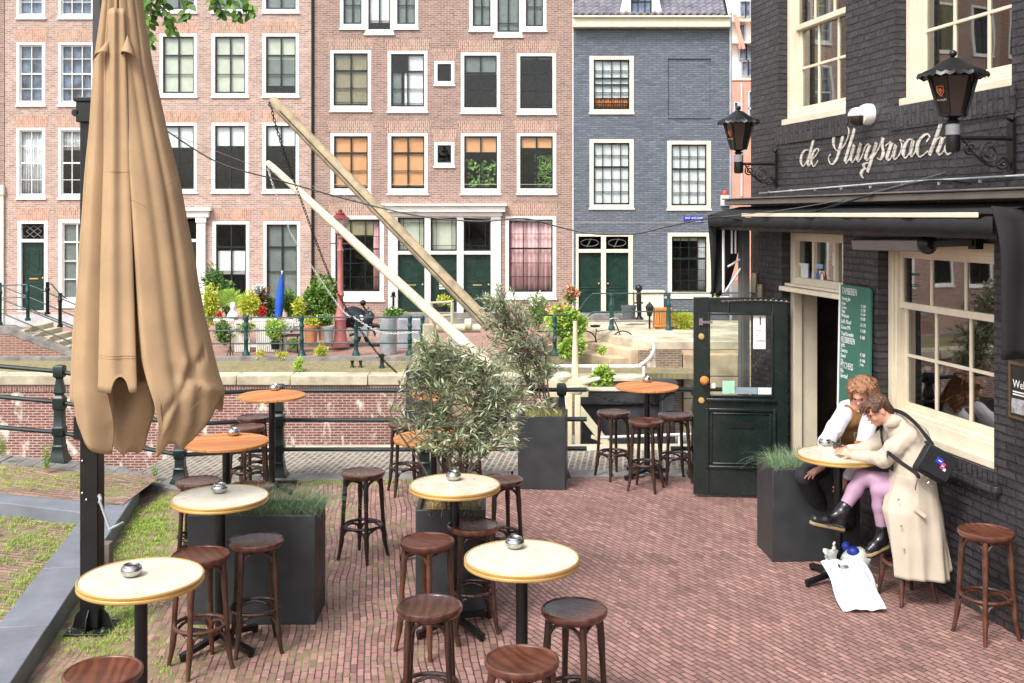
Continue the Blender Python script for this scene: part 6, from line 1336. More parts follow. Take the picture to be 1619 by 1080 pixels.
# stairs to the bridge on the far left
t = thing('stone_stairs', 'stone stairs with brick flank climbing to the bridge at the far left', 'stairs', W(50, 566, 29)); Yz = 28.9
m = MB(); m.prism([W(-60, 575, Yz), W(122, 575, Yz), W(122, 569, Yz), W(12, 529, Yz), W(-60, 529, Yz)], (0, .4, 0)); m.build('brick_flank', brickmat('stair_brick', (.42, .20, .15, 1), (.3, .14, .1, 1), (.5, .4, .33, 1), big=.2), t)
m = MB(); m.prism([W(-60, 528.7, Yz), W(12, 528.7, Yz), W(122, 568.7, Yz), W(122, 562, Yz), W(13, 516, Yz), W(-60, 516, Yz)], (0, .42, 0)); m.build('coping', MT['kerb'], t, bevel=.01)
for k in range(7):
    a = W(22 + 15.5*k, 519 + 7.8*k, Yz); m = MB(); m.box(a.x-.03, a.x+.26, Yz+.42, Yz+1.9, a.z-.5, a.z-.02); m.box(a.x-.02, a.x+.24, Yz+.10, Yz+.43, a.z-.3, a.z-.06-.0*k); m.build('step', MT['sand'], t, bevel=.01)
m = MB(); m.prism([W(62, 512, Yz+2), W(62, 560, Yz+2), W(125, 560, Yz+2), W(125, 541, Yz+2)], (0, .4, 0)); m.build('brick_flank', m_far, t)
t = thing('stair_railing', 'green sloping rails and posts along the stairs at the far left', 'railing', W(20, 515, 29.1))
for px, y0, y1, mt_ in ((0, 447, 514, MT['irong']), (44, 447, 507, MT['irong']), (95, 463, 517, MT['blackmetal']), (75, 446, 497, MT['blackmetal'])):
    a, b_ = W(px, y1, 29.2), W(px, y0, 29.2); m = MB(); m.tube([a, a.lerp(b_, .06), a.lerp(b_, .07), a.lerp(b_, .72), a.lerp(b_, .74), a.lerp(b_, .8), a.lerp(b_, .82), b_], [.075, .075, .05, .05, .065, .065, .05, .05], 10); m.build('post', mt_, t)
for pts in ([(-30, 452), (0, 451), (43, 450), (60, 456), (122, 483)], [(-30, 454), (5, 453), (122, 502)], [(-30, 470), (0, 471), (43, 470)], [(-30, 474), (5, 474), (122, 522)], [(48, 489), (122, 518)], [(-30, 490), (43, 489)], [(-30, 496), (5, 496), (122, 545)], [(75, 449), (81, 449), (95, 465), (106, 473)]):
    m = MB(); m.tube([W(a, b_, 29.2) for a, b_ in pts], .019, 7); m.build('rail', MT['irong'], t)
# street plants left
bush(318, 346, 440, 512, 30.2, ly, 900, 'tall yellow-leaved shrub just right of the parasol cloth', 1, .07, .04)
bush(322, 352, 420, 470, 31.5, ld, 420, 'grey-green shrub against the pinkish house behind the yellow one', 2, .09, .04)
r = random.Random(4)
def palm(pxc, pyc, Y, Lf, n, mt_, label, seed, name='palm'):
    r = random.Random(seed); t = thing(name, label, 'plant', W(pxc, pyc+20, Y)); c = W(pxc, pyc, Y); items = []; m = MB()
    for k in range(n):
        a = r.uniform(0, 6.28); el = r.uniform(.5, 1.45); d = Vector((math.cos(a)*math.cos(el), math.sin(a)*math.cos(el)*.6, math.sin(el))); P = [c + d*(Lf*u) + Vector((0, 0, -.35*Lf*u*u)) for u in [i/8 for i in range(9)]]; m.tube(P, .006, 4)
        for i in range(2, 9):
            for sg in (-1, 1): tt = (P[i]-P[i-1]).normalized(); s = tt.cross(Vector((0, 1, 0))).normalized()*sg; items.append((P[i], tt*.7 + s*.8, Vector((0, -1, .3)), .16*Lf*1.3, .014)); items.append((P[i]*.5+P[i-1]*.5, tt*.7 + s*.8, Vector((0, -1, .3)), .16*Lf*1.3, .014))
    m.tube([W(pxc, pyc+20, Y), c], .03, 6); m.build('stems', lg, t); leaf_mesh(items, .1).build('fronds', mt_, t, ang=180)
palm(361, 488, 30.6, .75, 26, lb, 'feathery bright green palm among the street plants', 5)
palm(385, 490, 31, .6, 16, lg, 'darker feathery palm behind the yellow-green bush', 6)
bush(372, 412, 462, 506, 29.9, ly, 700, 'yellow-green bush behind the white statue', 7, .06, .035)
bush(395, 425, 452, 505, 30.8, ld, 560, 'dark leafy plant with a white bloom and red flowers', 8, .09, .05, flowers=(lr, 70, .06))
bush(399, 416, 448, 464, 30.6, lw_, 200, 'white bloom on top of the dark leafy plant', 9, .07, .05, name='flower')
bush(408, 420, 484, 503, 29.8, lr, 160, 'red geraniums beside the yellow-green bush', 10, .05, .04, name='flower')
bush(343, 352, 494, 503, 29.8, lr, 90, 'small red flowers left of the white statue', 11, .05, .04, name='flower')
bush(340, 372, 506, 545, 29.5, lg, 700, 'green plants with white flowers left of the white slatted fence', 12, .07, .04, flowers=(lw_, 90, .04))
bush(418, 452, 500, 540, 29.4, lb, 620, 'loose light green plant in a small black pot before the fence', 13, .06, .035); pot(435, 540, 552, 15, 29.4, MT['blackmetal'], 'small black pot in front of the white slatted fence')
bush(443, 476, 458, 503, 30.6, lg, 760, 'round green shrub right of the blue parasol', 14, .07, .045)
bush(474, 538, 440, 506, 30.9, lg, 2000, 'largest round ivy-like bush below the pink-curtained window', 15, .10, .07)
bush(500, 530, 494, 520, 30.1, lg, 420, 'low green foliage above the grey pot', 16, .08, .05); bush(481, 503, 500, 515, 29.7, ly, 240, 'low yellowish plant in the terracotta pot', 17, .06, .03)
pot(492, 513, 541, 23, 29.7, MT['terracotta'], 'large terracotta pot behind the far green railing'); pot(510, 515, 538, 15, 29.9, pm('pale_terracotta', (.6, .36, .24, 1), .8), 'smaller pale terracotta pot right of the large one'); pot(520, 516, 541, 17, 29.6, MT['zinc'], 'pale grey tapered pot right of the terracotta pots')
bush(455, 472, 536, 551, 29.4, lg, 200, 'low weeds under the flower bench', 18, .06, .03); bush(498, 520, 545, 566, 28.7, ly, 300, 'yellow-green weeds on the far quay edge below the terracotta pots', 19, .06, .02); bush(466, 478, 560, 592, 27.2, lb, 160, 'upright weed on the pale coping of the far quay', 20, .08, .02); bush(406, 418, 552, 570, 28.6, ly, 120, 'small yellow weed on the far quay left', 21, .06, .02); bush(436, 455, 556, 568, 28.6, ly, 160, 'small yellow weed on the far quay, second from the left', 22, .05, .02)
bush(346, 372, 446, 500, 31.2, ld, 500, 'dark green shrub behind the feathery palm', 71, .09, .05); bush(420, 446, 470, 504, 31, lg, 420, 'mid green shrub behind the pole of the blue parasol', 72, .08, .05, flowers=(lr, 40, .05)); bush(462, 484, 470, 512, 30.3, ly, 340, 'yellowish shrub between the round shrub and the ivy-like bush', 73, .07, .04); bush(375, 402, 508, 530, 29.45, lg, 200, 'green trailing plant over the white slatted fence', 74, .06, .035)
bush(449, 473, 504, 525, 29.6, lw_, 420, 'mound of white flowers on the small bench', 23, .05, .04, name='flower')
m = MB(); a, b_ = W(447, 529, 29.6), W(474, 529, 29.6); m.box(a.x, b_.x, 29.4, 29.8, a.z-.04, a.z); [m.box(x-.02, x+.02, 29.42, 29.46, ZS, a.z-.04) for x in (a.x+.03, b_.x-.03)]; solo(m, 'bench', MT['darkwood'], 'small dark bench carrying white flowers', 'bench')
# white slatted fence and table, bust, blue parasol
t = thing('slatted_fence', 'white slatted picket fence behind the far green railing', 'fence', W(410, 550, 29.55)); m = MB(); r = random.Random(2)
for i in range(27):
    px = 372 + 3.1*i
    if 396 < px < 404: continue
    a = W(px, 507 + (2 if px > 400 else 0), 29.55); m.box(a.x-.017, a.x+.017, 29.54, 29.57, ZS+.02, a.z)
a, b_ = W(370, 508, 29.55), W(455, 508, 29.55); m.box(a.x, b_.x, 29.571, 29.60, a.z-.12, a.z-.05); m.box(a.x, b_.x, 29.571, 29.6, ZS+.15, ZS+.22); m.build('slats', MT['white'], t)
for xa, xb in ((342, 374), (403, 440)): m = MB(); m.box(W(xa, 0, 29.9).x, W(xb, 0, 29.9).x, 29.6, 30.1, W(0, 506, 29.9).z, W(0, 503, 29.9).z); m.build('shelf', MT['white'], t)
t = thing('statue', 'small white stone bust between the palm and yellow-green bush', 'statue', W(368, 503, 29.8)); a = W(368, 503, 29.8); m = MB(); m.lathe([(.0, 0), (.16, 0), (.17, .05), (.15, .10), (.10, .17), (.055, .2), (.05, .24), (.075, .28), (.085, .34), (.075, .40), (.04, .44), (0, .445)], 16, a, 1, .7); m.build('bust', MT['white'], t)
t = thing('parasol', 'small closed bright blue parasol in front of the black-sashed window', 'parasol', W(437, 545, 30.2)); a, b_ = W(437, 540, 30.2), W(446, 430, 30.2); m = MB(); m.tube([a, b_], .018, 6); m.build('pole', MT['white'], t)
m = MB(); P = [a.lerp(b_, u) for u in (.33, .40, .55, .75, .9, .97)]; m.tube(P, [.10, .11, .13, .10, .06, .02], 10); m.build('cloth', pm('bright_blue_cloth', (.01, .09, .52, 1), .7, var=.15), t)
m = MB(); m.ball(b_, .035, 8, 6); m.build('finial', MT['white'], t)
# red-pink ornate street lamp
a = W(538, 548, 30.3); t = thing('street_lamp', 'ornate red-pink cast iron street lamp by the motorbike', 'street lamp', a); k = 30.3/F; f_ = lambda py: W(538, py, 30.3).z
m = MB(); m.lathe([(.26, f_(548)), (.26, f_(543)), (.20, f_(540)), (.17, f_(530)), (.155, f_(508)), (.18, f_(505)), (.15, f_(500)), (.10, f_(490)), (.085, f_(470)), (.12, f_(466)), (.085, f_(460)), (.075, f_(400)), (.10, f_(396)), (.06, f_(390)), (.05, f_(378)), (.10, f_(375)), (.04, f_(370))], 14, (a.x, a.y, 0)); m.build('post', pm('red_pink_iron', (.46, .16, .15, 1), .5, var=.15), t)
m = MB(); m.lathe([(.14, f_(368)), (.25, f_(346))], 6, (a.x, a.y, 0)); m.build('lantern_glass', pm('milky_lantern_glass', (.5, .42, .36, 1), .2), t, ang=20)
m = MB(); m.lathe([(.30, f_(346)), (.22, f_(343)), (.12, f_(339)), (.14, f_(338)), (.05, f_(335)), (.06, f_(333)), (0, f_(330))], 12, (a.x, a.y, 0)); m.lathe([(.05, f_(372)), (.16, f_(369)), (.15, f_(368))], 12, (a.x, a.y, 0)); m.box(a.x-.3, a.x+.3, a.y-.02, a.y+.02, f_(386), f_(384)); m.build('hood', pm('dark_red_iron', (.20, .03, .035, 1), .5), t)
# motorbike
t = thing('motorbike', 'dark motorbike parked behind the far railing beside the street lamp', 'motorbike', W(572, 548, 30.9)); Ym = 30.9; w2 = lambda px, py, dy=0: W(px, py, Ym) + Vector((0, dy, 0)); mk = Ym/F
for px in (593, 553):
    c = w2(px, 530); m = MB(); m.tube([c + Vector((.29*math.cos(q), 0, .29*math.sin(q))) for q in [i*math.pi/12 for i in range(24)]], .05, 8, closed=True); wh = m.build('wheel', MT['rubber'], t); m = MB(); m.tube([c + Vector((.225*math.cos(q), 0, .225*math.sin(q))) for q in [i*math.pi/12 for i in range(24)]], .018, 6, closed=True)
    for i in range(6): m.tube([c, c + Vector((.22*math.cos(i*1.047), 0, .22*math.sin(i*1.047)))], .01, 5)
    m.build('rim', MT['zinc'], wh)
m_mb = pm('dark_blue_bike_cover', (.015, .018, .035, 1), .5, var=.3, vs=6)
m = MB(); m.tube(spline([w2(546, 512), w2(552, 498), w2(565, 500), w2(574, 508), w2(584, 500), w2(590, 496)], 4), [.10, .15, .18, .19, .2, .2, .2, .2, .2, .2, .19, .18, .17, .15, .14, .13, .13, .12, .11, .1, .06], 10, flat=1.3); m.build('body', m_mb, t)
m = MB(); m.tube([w2(593, 530), w2(588, 512), w2(582, 492)], [.03, .035, .03], 8); m.tube([w2(553, 530), w2(568, 526), w2(578, 520)], .04, 8); m.build('fork', MT['blackmetal'], t)
m = MB(); m.box(w2(566, 0).x, w2(582, 0).x, Ym-.15, Ym+.15, w2(0, 532).z, w2(0, 512).z); m.build('engine', MT['zinc'], t, bevel=.02)
m = MB(); m.tube([w2(578, 490, -.3), w2(583, 488), w2(580, 487, .3)], .016, 6); m.ball(w2(574, 479), .09, 10, 8); m.tube([w2(574, 484), w2(580, 492)], .025, 6); m.build('handlebar', MT['blackmetal'], t); m = MB(); m.ball(w2(571, 502, -.16), .09, 10, 6, (1.2, .3, 1)); m.build('number_plate', MT['white'], t)
# grey ribbed bin, parking post, small items
m = MB(); a = W(614, 559, 29.3); r_ = 13.3*29.3/F; prof_ = []; 
for i in range(41): z = i*.024; prof_.append((r_*(1 + (.018 if i % 2 else 0)), z))
m.lathe(prof_ + [(r_*.9, .97), (0, .93)], 28); o = solo(m, 'ribbed_bin', MT['zinc'], 'tall grey ribbed cylindrical planter bin at the quay railing', 'bin'); o.location = a
bush(604, 640, 486, 503, 29.3, lg, 240, 'low shrub growing in the grey ribbed bin', 33, .07, .04)
m = MB(); m.tube([W(622, 505, 30), W(622, 466, 30)], .035, 8); m.ball(W(622, 464, 30), .06, 8, 6); m.tube([W(618, 470, 30), W(622, 463, 30), W(626, 470, 30)], .02, 5); solo(m, 'iron_post', MT['blackmetal'], 'short black iron post behind the grey ribbed bin', 'post')
m = MB(); a, b_ = W(629, 540, 30.4), W(668, 505, 30.4); m.box(a.x, b_.x, 30.4, 31, ZS, b_.z); solo(m, 'grey_cabinet', pm('grey_paint_box', (.36, .37, .42, 1), .5), 'low grey cabinet between the ribbed bin and the lock machinery', 'cabinet', bevel=.02)
# small mooring irons on the far quay and a black notch
for px, l in ((557, 'left'), (570, 'right')): m = MB(); a = W(px, 581, 27.7); m.lathe([(.07, 0), (.035, .05), (.035, .13), (.06, .17), (0, .19)], 10); o = solo(m, 'mooring_iron', MT['blackmetal'], l + ' one of two tiny mooring irons on the far quay', 'mooring post'); o.location = a
m = MB(); a = W(603, 583, 27.6); m.lathe([(.10, 0), (.05, .1), (.05, .28), (.09, .36), (0, .40)], 8, rx=1, ry=.6); m.tube([(-.15, 0, .3), (.12, 0, .36)], .025, 6); o = solo(m, 'mooring_bollard', MT['iron'], 'dark iron mooring bollard on the far quay at the chain end', 'mooring post'); o.location = a
m = MB(); a = W(364, 564, 28.8); m.tube([a, a + Vector((0, 0, .35)), a + Vector((0, 0, .62))], .018, 6); m.tube([a + Vector((-.09, 0, 0)), a + Vector((0, 0, .3)), a + Vector((.09, 0, 0))], .014, 5); solo(m, 'iron_stay', MT['blackmetal'], 'small black iron stay under the far green rails', 'post')

# ---- lock machinery between the olives and behind
t = thing('balance_beam', 'thick weathered timber balance beam slanting down from upper left', 'beam', W(757, 498, 20)); p0, p1 = W(430, 158, 21.5), W(775, 516, 20); m = MB(); m.tube([p0, p0.lerp(p1, .04), p1], [.10, .115, .125], 14); m.build('timber', MT['oldwood'], t)
m = MB(); d = (p1-p0).normalized(); nn2 = d.cross(Vector((0, 1, 0))).normalized(); off_ = Vector((0, -.118, 0)) + nn2*(-.03 if nn2.z > 0 else .03); m.tube([p0.lerp(p1, .05) + off_, p0.lerp(p1, .98) + off_], .012, 5); m.tube([p0 + Vector((-.02, -.1, -.05)), p0 + Vector((-.05, -.1, -.12)), p0 + Vector((-.0, -.1, -.16))], .014, 5); m.build('iron_strap', MT['darkwood'], t)
t = thing('balance_beam', 'thinner cream painted balance beam below the weathered one', 'beam', W(765, 570, 21)); p0, p1 = W(423, 257, 23), W(775, 580, 20.5); m = MB(); m.tube([p0, p0.lerp(p1, .03), p0.lerp(p1, .5), p1], [.06, .075, .095, .11], 12); m.build('timber', MT['creamwood'], t)
m = MB(); a, b_ = p0.lerp(p1, .86), p0.lerp(p1, .9); m.tube([a, b_], .112, 12); m.build('iron_band', MT['white'], t)
chain('chain', [W(429, 168, 21.5), W(438, 205, 21.6), W(470, 300, 22), (W(530, 455, 23)), W(590, 550, 24), W(628, 590, 25)], .05, MT['blackmetal'], 'long black chain hanging from the weathered beam to the far quay', .072)
chain('chain', [W(424, 268, 23), W(434, 300, 23), W(453, 350, 23.2), W(467, 381, 23.4), W(536, 484, 24), W(561, 503, 24), W(605, 526, 24), W(661, 525, 23.5)], .036, MT['white'], 'thin white chain from the cream beam end to the winch frame', .052)
t = thing('winch_frame', 'cream painted lock winch frame with posts and braces behind the olives', 'lock frame', W(700, 590, 22)); Yw = 22.; kw = Yw/F; ww = lambda px, py, dy=0.: W(px, py, Yw) + Vector((0, dy, 0))
m = MB(); m.box(ww(669, 0).x, ww(687, 0).x, Yw-.12, Yw+.12, ww(0, 575).z, ww(0, 512).z); m.beam(ww(674, 545), ww(655, 583), .14, .14); m.beam(ww(684, 545), ww(700, 583), .14, .14); m.build('post', MT['creamwood'], t, bevel=.02)
m = MB(); m.box(ww(708, 0).x, ww(716, 0).x, Yw-.06, Yw+.06, ww(0, 560).z, ww(0, 520).z); m.beam(ww(716, 530), ww(745, 585), .13, .13); m.beam(ww(712, 535), ww(702, 560), .12, .12); m.build('post', MT['creamwood'], t, bevel=.02)
m = MB(); m.tube([ww(690, 519), ww(760, 519)], .09, 14); m.tube([ww(735, 514), ww(745, 514)], .13, 14); m.build('winch_drum', MT['creamwood'], t)
m = MB()
for px in (682, 715): m.tube([ww(px, 520), ww(px, 478)], .035, 8)
m.tube([ww(682, 479), ww(715, 477)], .025, 8); m.tube([ww(682, 500), ww(715, 498)], .02, 8); m.build('hand_rail', MT['creamwood'], t)
m = MB(); m.box(ww(718, 0).x, ww(748, 0).x, Yw-.5, Yw+.5, ww(0, 600).z-2, ww(0, 576).z); m.build('footing', MT['sandwall'], t, bevel=.02); m = MB(); m.box(ww(640, 0).x, ww(790, 0).x, Yw+.2, Yw+.6, ww(0, 640).z-2, ww(0, 583).z); m.build('footing', MT['darkwood'], t)
pot(697, 484, 492, 22, 23.5, MT['darkwood'], 'shallow dark bowl on the winch frame'); bush(686, 712, 466, 486, 23.5, ly, 220, 'yellow flowering plant in the dark bowl above the winch', 44, .05, .03)
# near lock gate parts behind the railing
t = thing('lock_gate', 'dark timber lock gate with cream posts and braces behind the railing gap', 'lock gate', W(930, 705, 16.2)); Yl = 16.2; wl_ = lambda px, py, dy=0.: W(px, py, Yl) + Vector((0, dy, 0))
for px, wd, y0 in ((899, 11, 622), (913, 9, 624)): m = MB(); m.beam(wl_(px, 712), wl_(px, y0), wd*Yl/F, .16); m.build('post', MT['creamwood'], t, bevel=.012)
m = MB(); m.tube(spline([wl_(891, 622), wl_(900, 619), wl_(912, 618), wl_(921, 619)], 4), [.03, .05, .065, .075, .08, .08, .08, .08, .075, .07, .06, .05, .03], 10); m.build('cap', MT['creamwood'], t)
m = MB(); m.beam(wl_(914, 645), wl_(962, 706), .13, .12); m.beam(wl_(962, 700), wl_(935, 690), .10, .05); m.build('brace', MT['creamwood'], t, bevel=.01)
m = MB(); m.beam(wl_(806, 655), wl_(778, 725), .24, .18); m.build('brace', MT['creamwood'], t, bevel=.01)
m = MB(); m.box(wl_(868, 0).x, wl_(932, 0).x, Yl+.2, Yl+.5, wl_(0, 632).z, wl_(0, 603).z); m.tube([wl_(915, 612, .3), wl_(950, 600, .1)], [.07, .03], 10); m.build('head_beam', MT['creamwood'], t, bevel=.015)
m = MB(); m.lathe([(.13, 0), (.14, .05), (.10, .10), (0, .11)], 14, wl_(891, 604, .3)); m.build('post_cap', MT['creamwood'], t)
m = MB(); m.tube([wl_(912, 604, .4), wl_(912, 512, .4)], [.06, .03], 8); m.build('mast', MT['creamwood'], t)
m = MB(); m.box(wl_(917, 0).x, wl_(1075, 0).x, Yl+.8, Yl+1.1, wl_(0, 655).z-0, wl_(0, 632).z); m.box(wl_(925, 0).x, wl_(1070, 0).x, Yl+.85, Yl+1.05, wl_(0, 760).z, wl_(0, 656).z); m.build('gate_timber', MT['darkwood'], t, bevel=.01)
m = MB(); m.box(wl_(917, 0).x, wl_(1075, 0).x, Yl+.78, Yl+1.12, wl_(0, 632).z+.001, wl_(0, 630.5).z); m.build('gate_cap', MT['sand'], t)
m = MB(); m.box(wl_(1052, 0).x, wl_(1074, 0).x, Yl+.4, Yl+.7, wl_(0, 720).z, wl_(0, 620).z); m.box(wl_(1030, 0).x, wl_(1078, 0).x, Yl+.35, Yl+.75, wl_(0, 625).z, wl_(0, 610).z); m.build('gate_post', MT['darkwood'], t, bevel=.015)
for nm, pts, Y, r_, l in (('pipe_rail', [(860, 579), (1000, 579), (1012, 577), (1027, 566), (1034, 552), (1032, 541)], 28.6, .045, 'white pipe rail curving up onto the stone platform'), ('pipe_rail', [(945, 692), (1110, 686)], 15.6, .022, 'low white rail behind the three stools')):
    t2 = thing(nm, l, 'rail', W(pts[0][0], pts[0][1], Y)); m = MB(); m.tube(spline([W(a, b_, Y) for a, b_ in pts], 6), r_, 8); m.build('pipe', MT['white'], t2)
    for px in ((938, 1018) if Y > 20 else (1074,)): m = MB(); a = W(px, 579 if Y > 20 else 689, Y); m.tube([a, a - Vector((0, 0, 1.1 if Y > 20 else .5))], r_*.8, 8); m.build('support', MT['white'], t2)
m = MB(); a, b_ = W(922, 634, 20), W(972, 618, 20); m.box(a.x, b_.x, 19.8, 20.3, a.z, b_.z); solo(m, 'plant_box', MT['zinc'], 'low grey plant box behind the lock gate', 'planter', bevel=.01)
bush(938, 964, 578, 620, 20.05, lb, 360, 'bright green bushy weed in the low grey plant box', 51, .09, .05); bush(1010, 1026, 628, 644, 17.3, lb, 60, 'small fern on the dark lock gate', 52, .08, .02)
m = MB(); m.box(W(640, 0, 17.5).x, W(1110, 0, 17.5).x, 17.6, 18.2, -4, W(0, 702, 17.5).z); solo(m, 'lock_sill', MT['kerb'], 'grey stone sill of the lock behind the railing gap', 'sill')
# right-hand street plants and objects
bush(860, 918, 478, 540, 30.8, lb, 1500, 'big light green shrub climbing by the brown house corner', 61, .11, .08, flowers=(lpk, 90, .08)); bush(828, 872, 462, 520, 32, lg, 800, 'wispy grey-green shrub below the pink-curtained window', 62, .10, .03, flowers=(lw_, 90, .05)); bush(880, 925, 535, 562, 30.2, lb, 500, 'lower light green leaves beside the stone steps', 63, .10, .06)
bush(893, 915, 452, 480, 33, lg, 200, 'coral flowering top of the climbing shrub', 64, .08, .05, flowers=(lpk, 120, .08), name='flower'); bush(1060, 1100, 494, 524, 33.4, ly, 700, 'yellow-green weedy grass beside the wooden barrel', 65, .16, .02); bush(1126, 1142, 446, 470, 35.2, ly, 200, 'small yellow-green plant by the awning side curtain', 66, .08, .05)
bush(946, 958, 548, 560, 29.8, lb, 120, 'tiny weeds between the stone steps', 67, .07, .03)
pot(994, 483, 504, 24, 34.6, pm('dark_grey_pot', (.10, .11, .13, 1), .5), 'dark grey round pot on the stoop of the grey house')
m = MB(); a, b_ = W(1034, 521, 33.6), W(1062, 487, 33.6); n_ = 8
for i in range(n_): x0_ = a.x + (b_.x-a.x)*i/n_; m.box(x0_+.004, x0_+(b_.x-a.x)/n_-.004, 33.4 - .08*math.sin((i+.5)/n_*3.14), 33.9, a.z, b_.z)
m.box(a.x-.01, b_.x+.01, 33.3, 33.92, a.z+.1, a.z+.16); solo(m, 'wooden_barrel', pm('orange_stave_wood', (.55, .24, .07, 1), .6, var=.15, stretch=(6, 6, 1)), 'orange-brown wooden tub by the yellow-green weeds on the platform', 'tub', bevel=.01)
t = thing('iron_pump', 'tall black iron pump post on the stoop beside the dark grey pot', 'post', W(1010, 505, 34.6)); m = MB(); m.tube([W(1011, 505, 34.6), W(1011, 500, 34.6), W(1010, 470, 34.6), W(1010, 457, 34.6)], [.16, .07, .09, .06], 10); m.box(W(1003, 0, 34.6).x, W(1017, 0, 34.6).x, 34.55, 34.65, W(0, 480, 34.6).z, W(0, 478, 34.6).z); m.ball(W(1010, 456, 34.6), .12, 10, 8); m.build('post', MT['blackmetal'], t)
t = thing('garden_lantern', 'small black lantern beside the wooden tub', 'lantern', W(1027, 520, 33.5)); m = MB(); a = W(1027, 500, 33.5); m.tube([W(1027, 521, 33.5), a], .03, 8); m.lathe([(.07, 0), (.13, .28), (.14, .29), (.05, .40), (0, .46)], 6, a); m.build('frame', MT['blackmetal'], t)
t = thing('bicycle', 'bicycle of which saddle and wheel show above the stone steps', 'bicycle', W(925, 545, 31.8)); m = MB(); wq = lambda px, py: W(px, py, 31.8)
m.lathe([(0, 0), (.10, .02), (.13, .07), (0, .09)], 10, wq(941, 518), 1.3, .7); m.build('saddle', MT['rubber'], t)
for px in (925, 985): m = MB(); c = wq(px, 541); m.tube([c + Vector((.33*math.cos(q), 0, .33*math.sin(q))) for q in [i*math.pi/14 for i in range(28)]], .02, 6, closed=True); m.build('wheel', MT['rubber'], t)
m = MB(); m.tube([wq(925, 541), wq(941, 540), wq(943, 520)], .018, 6); m.tube([wq(941, 540), wq(972, 520), wq(943, 524)], .018, 6); m.tube([wq(985, 541), wq(975, 515), wq(971, 507)], .018, 6); m.build('frame', MT['blackmetal'], t); m = MB(); m.tube(spline([wq(964, 505), wq(970, 503), wq(978, 505), wq(979, 512)], 4), .014, 6); m.build('handlebar', MT['zinc'], t)
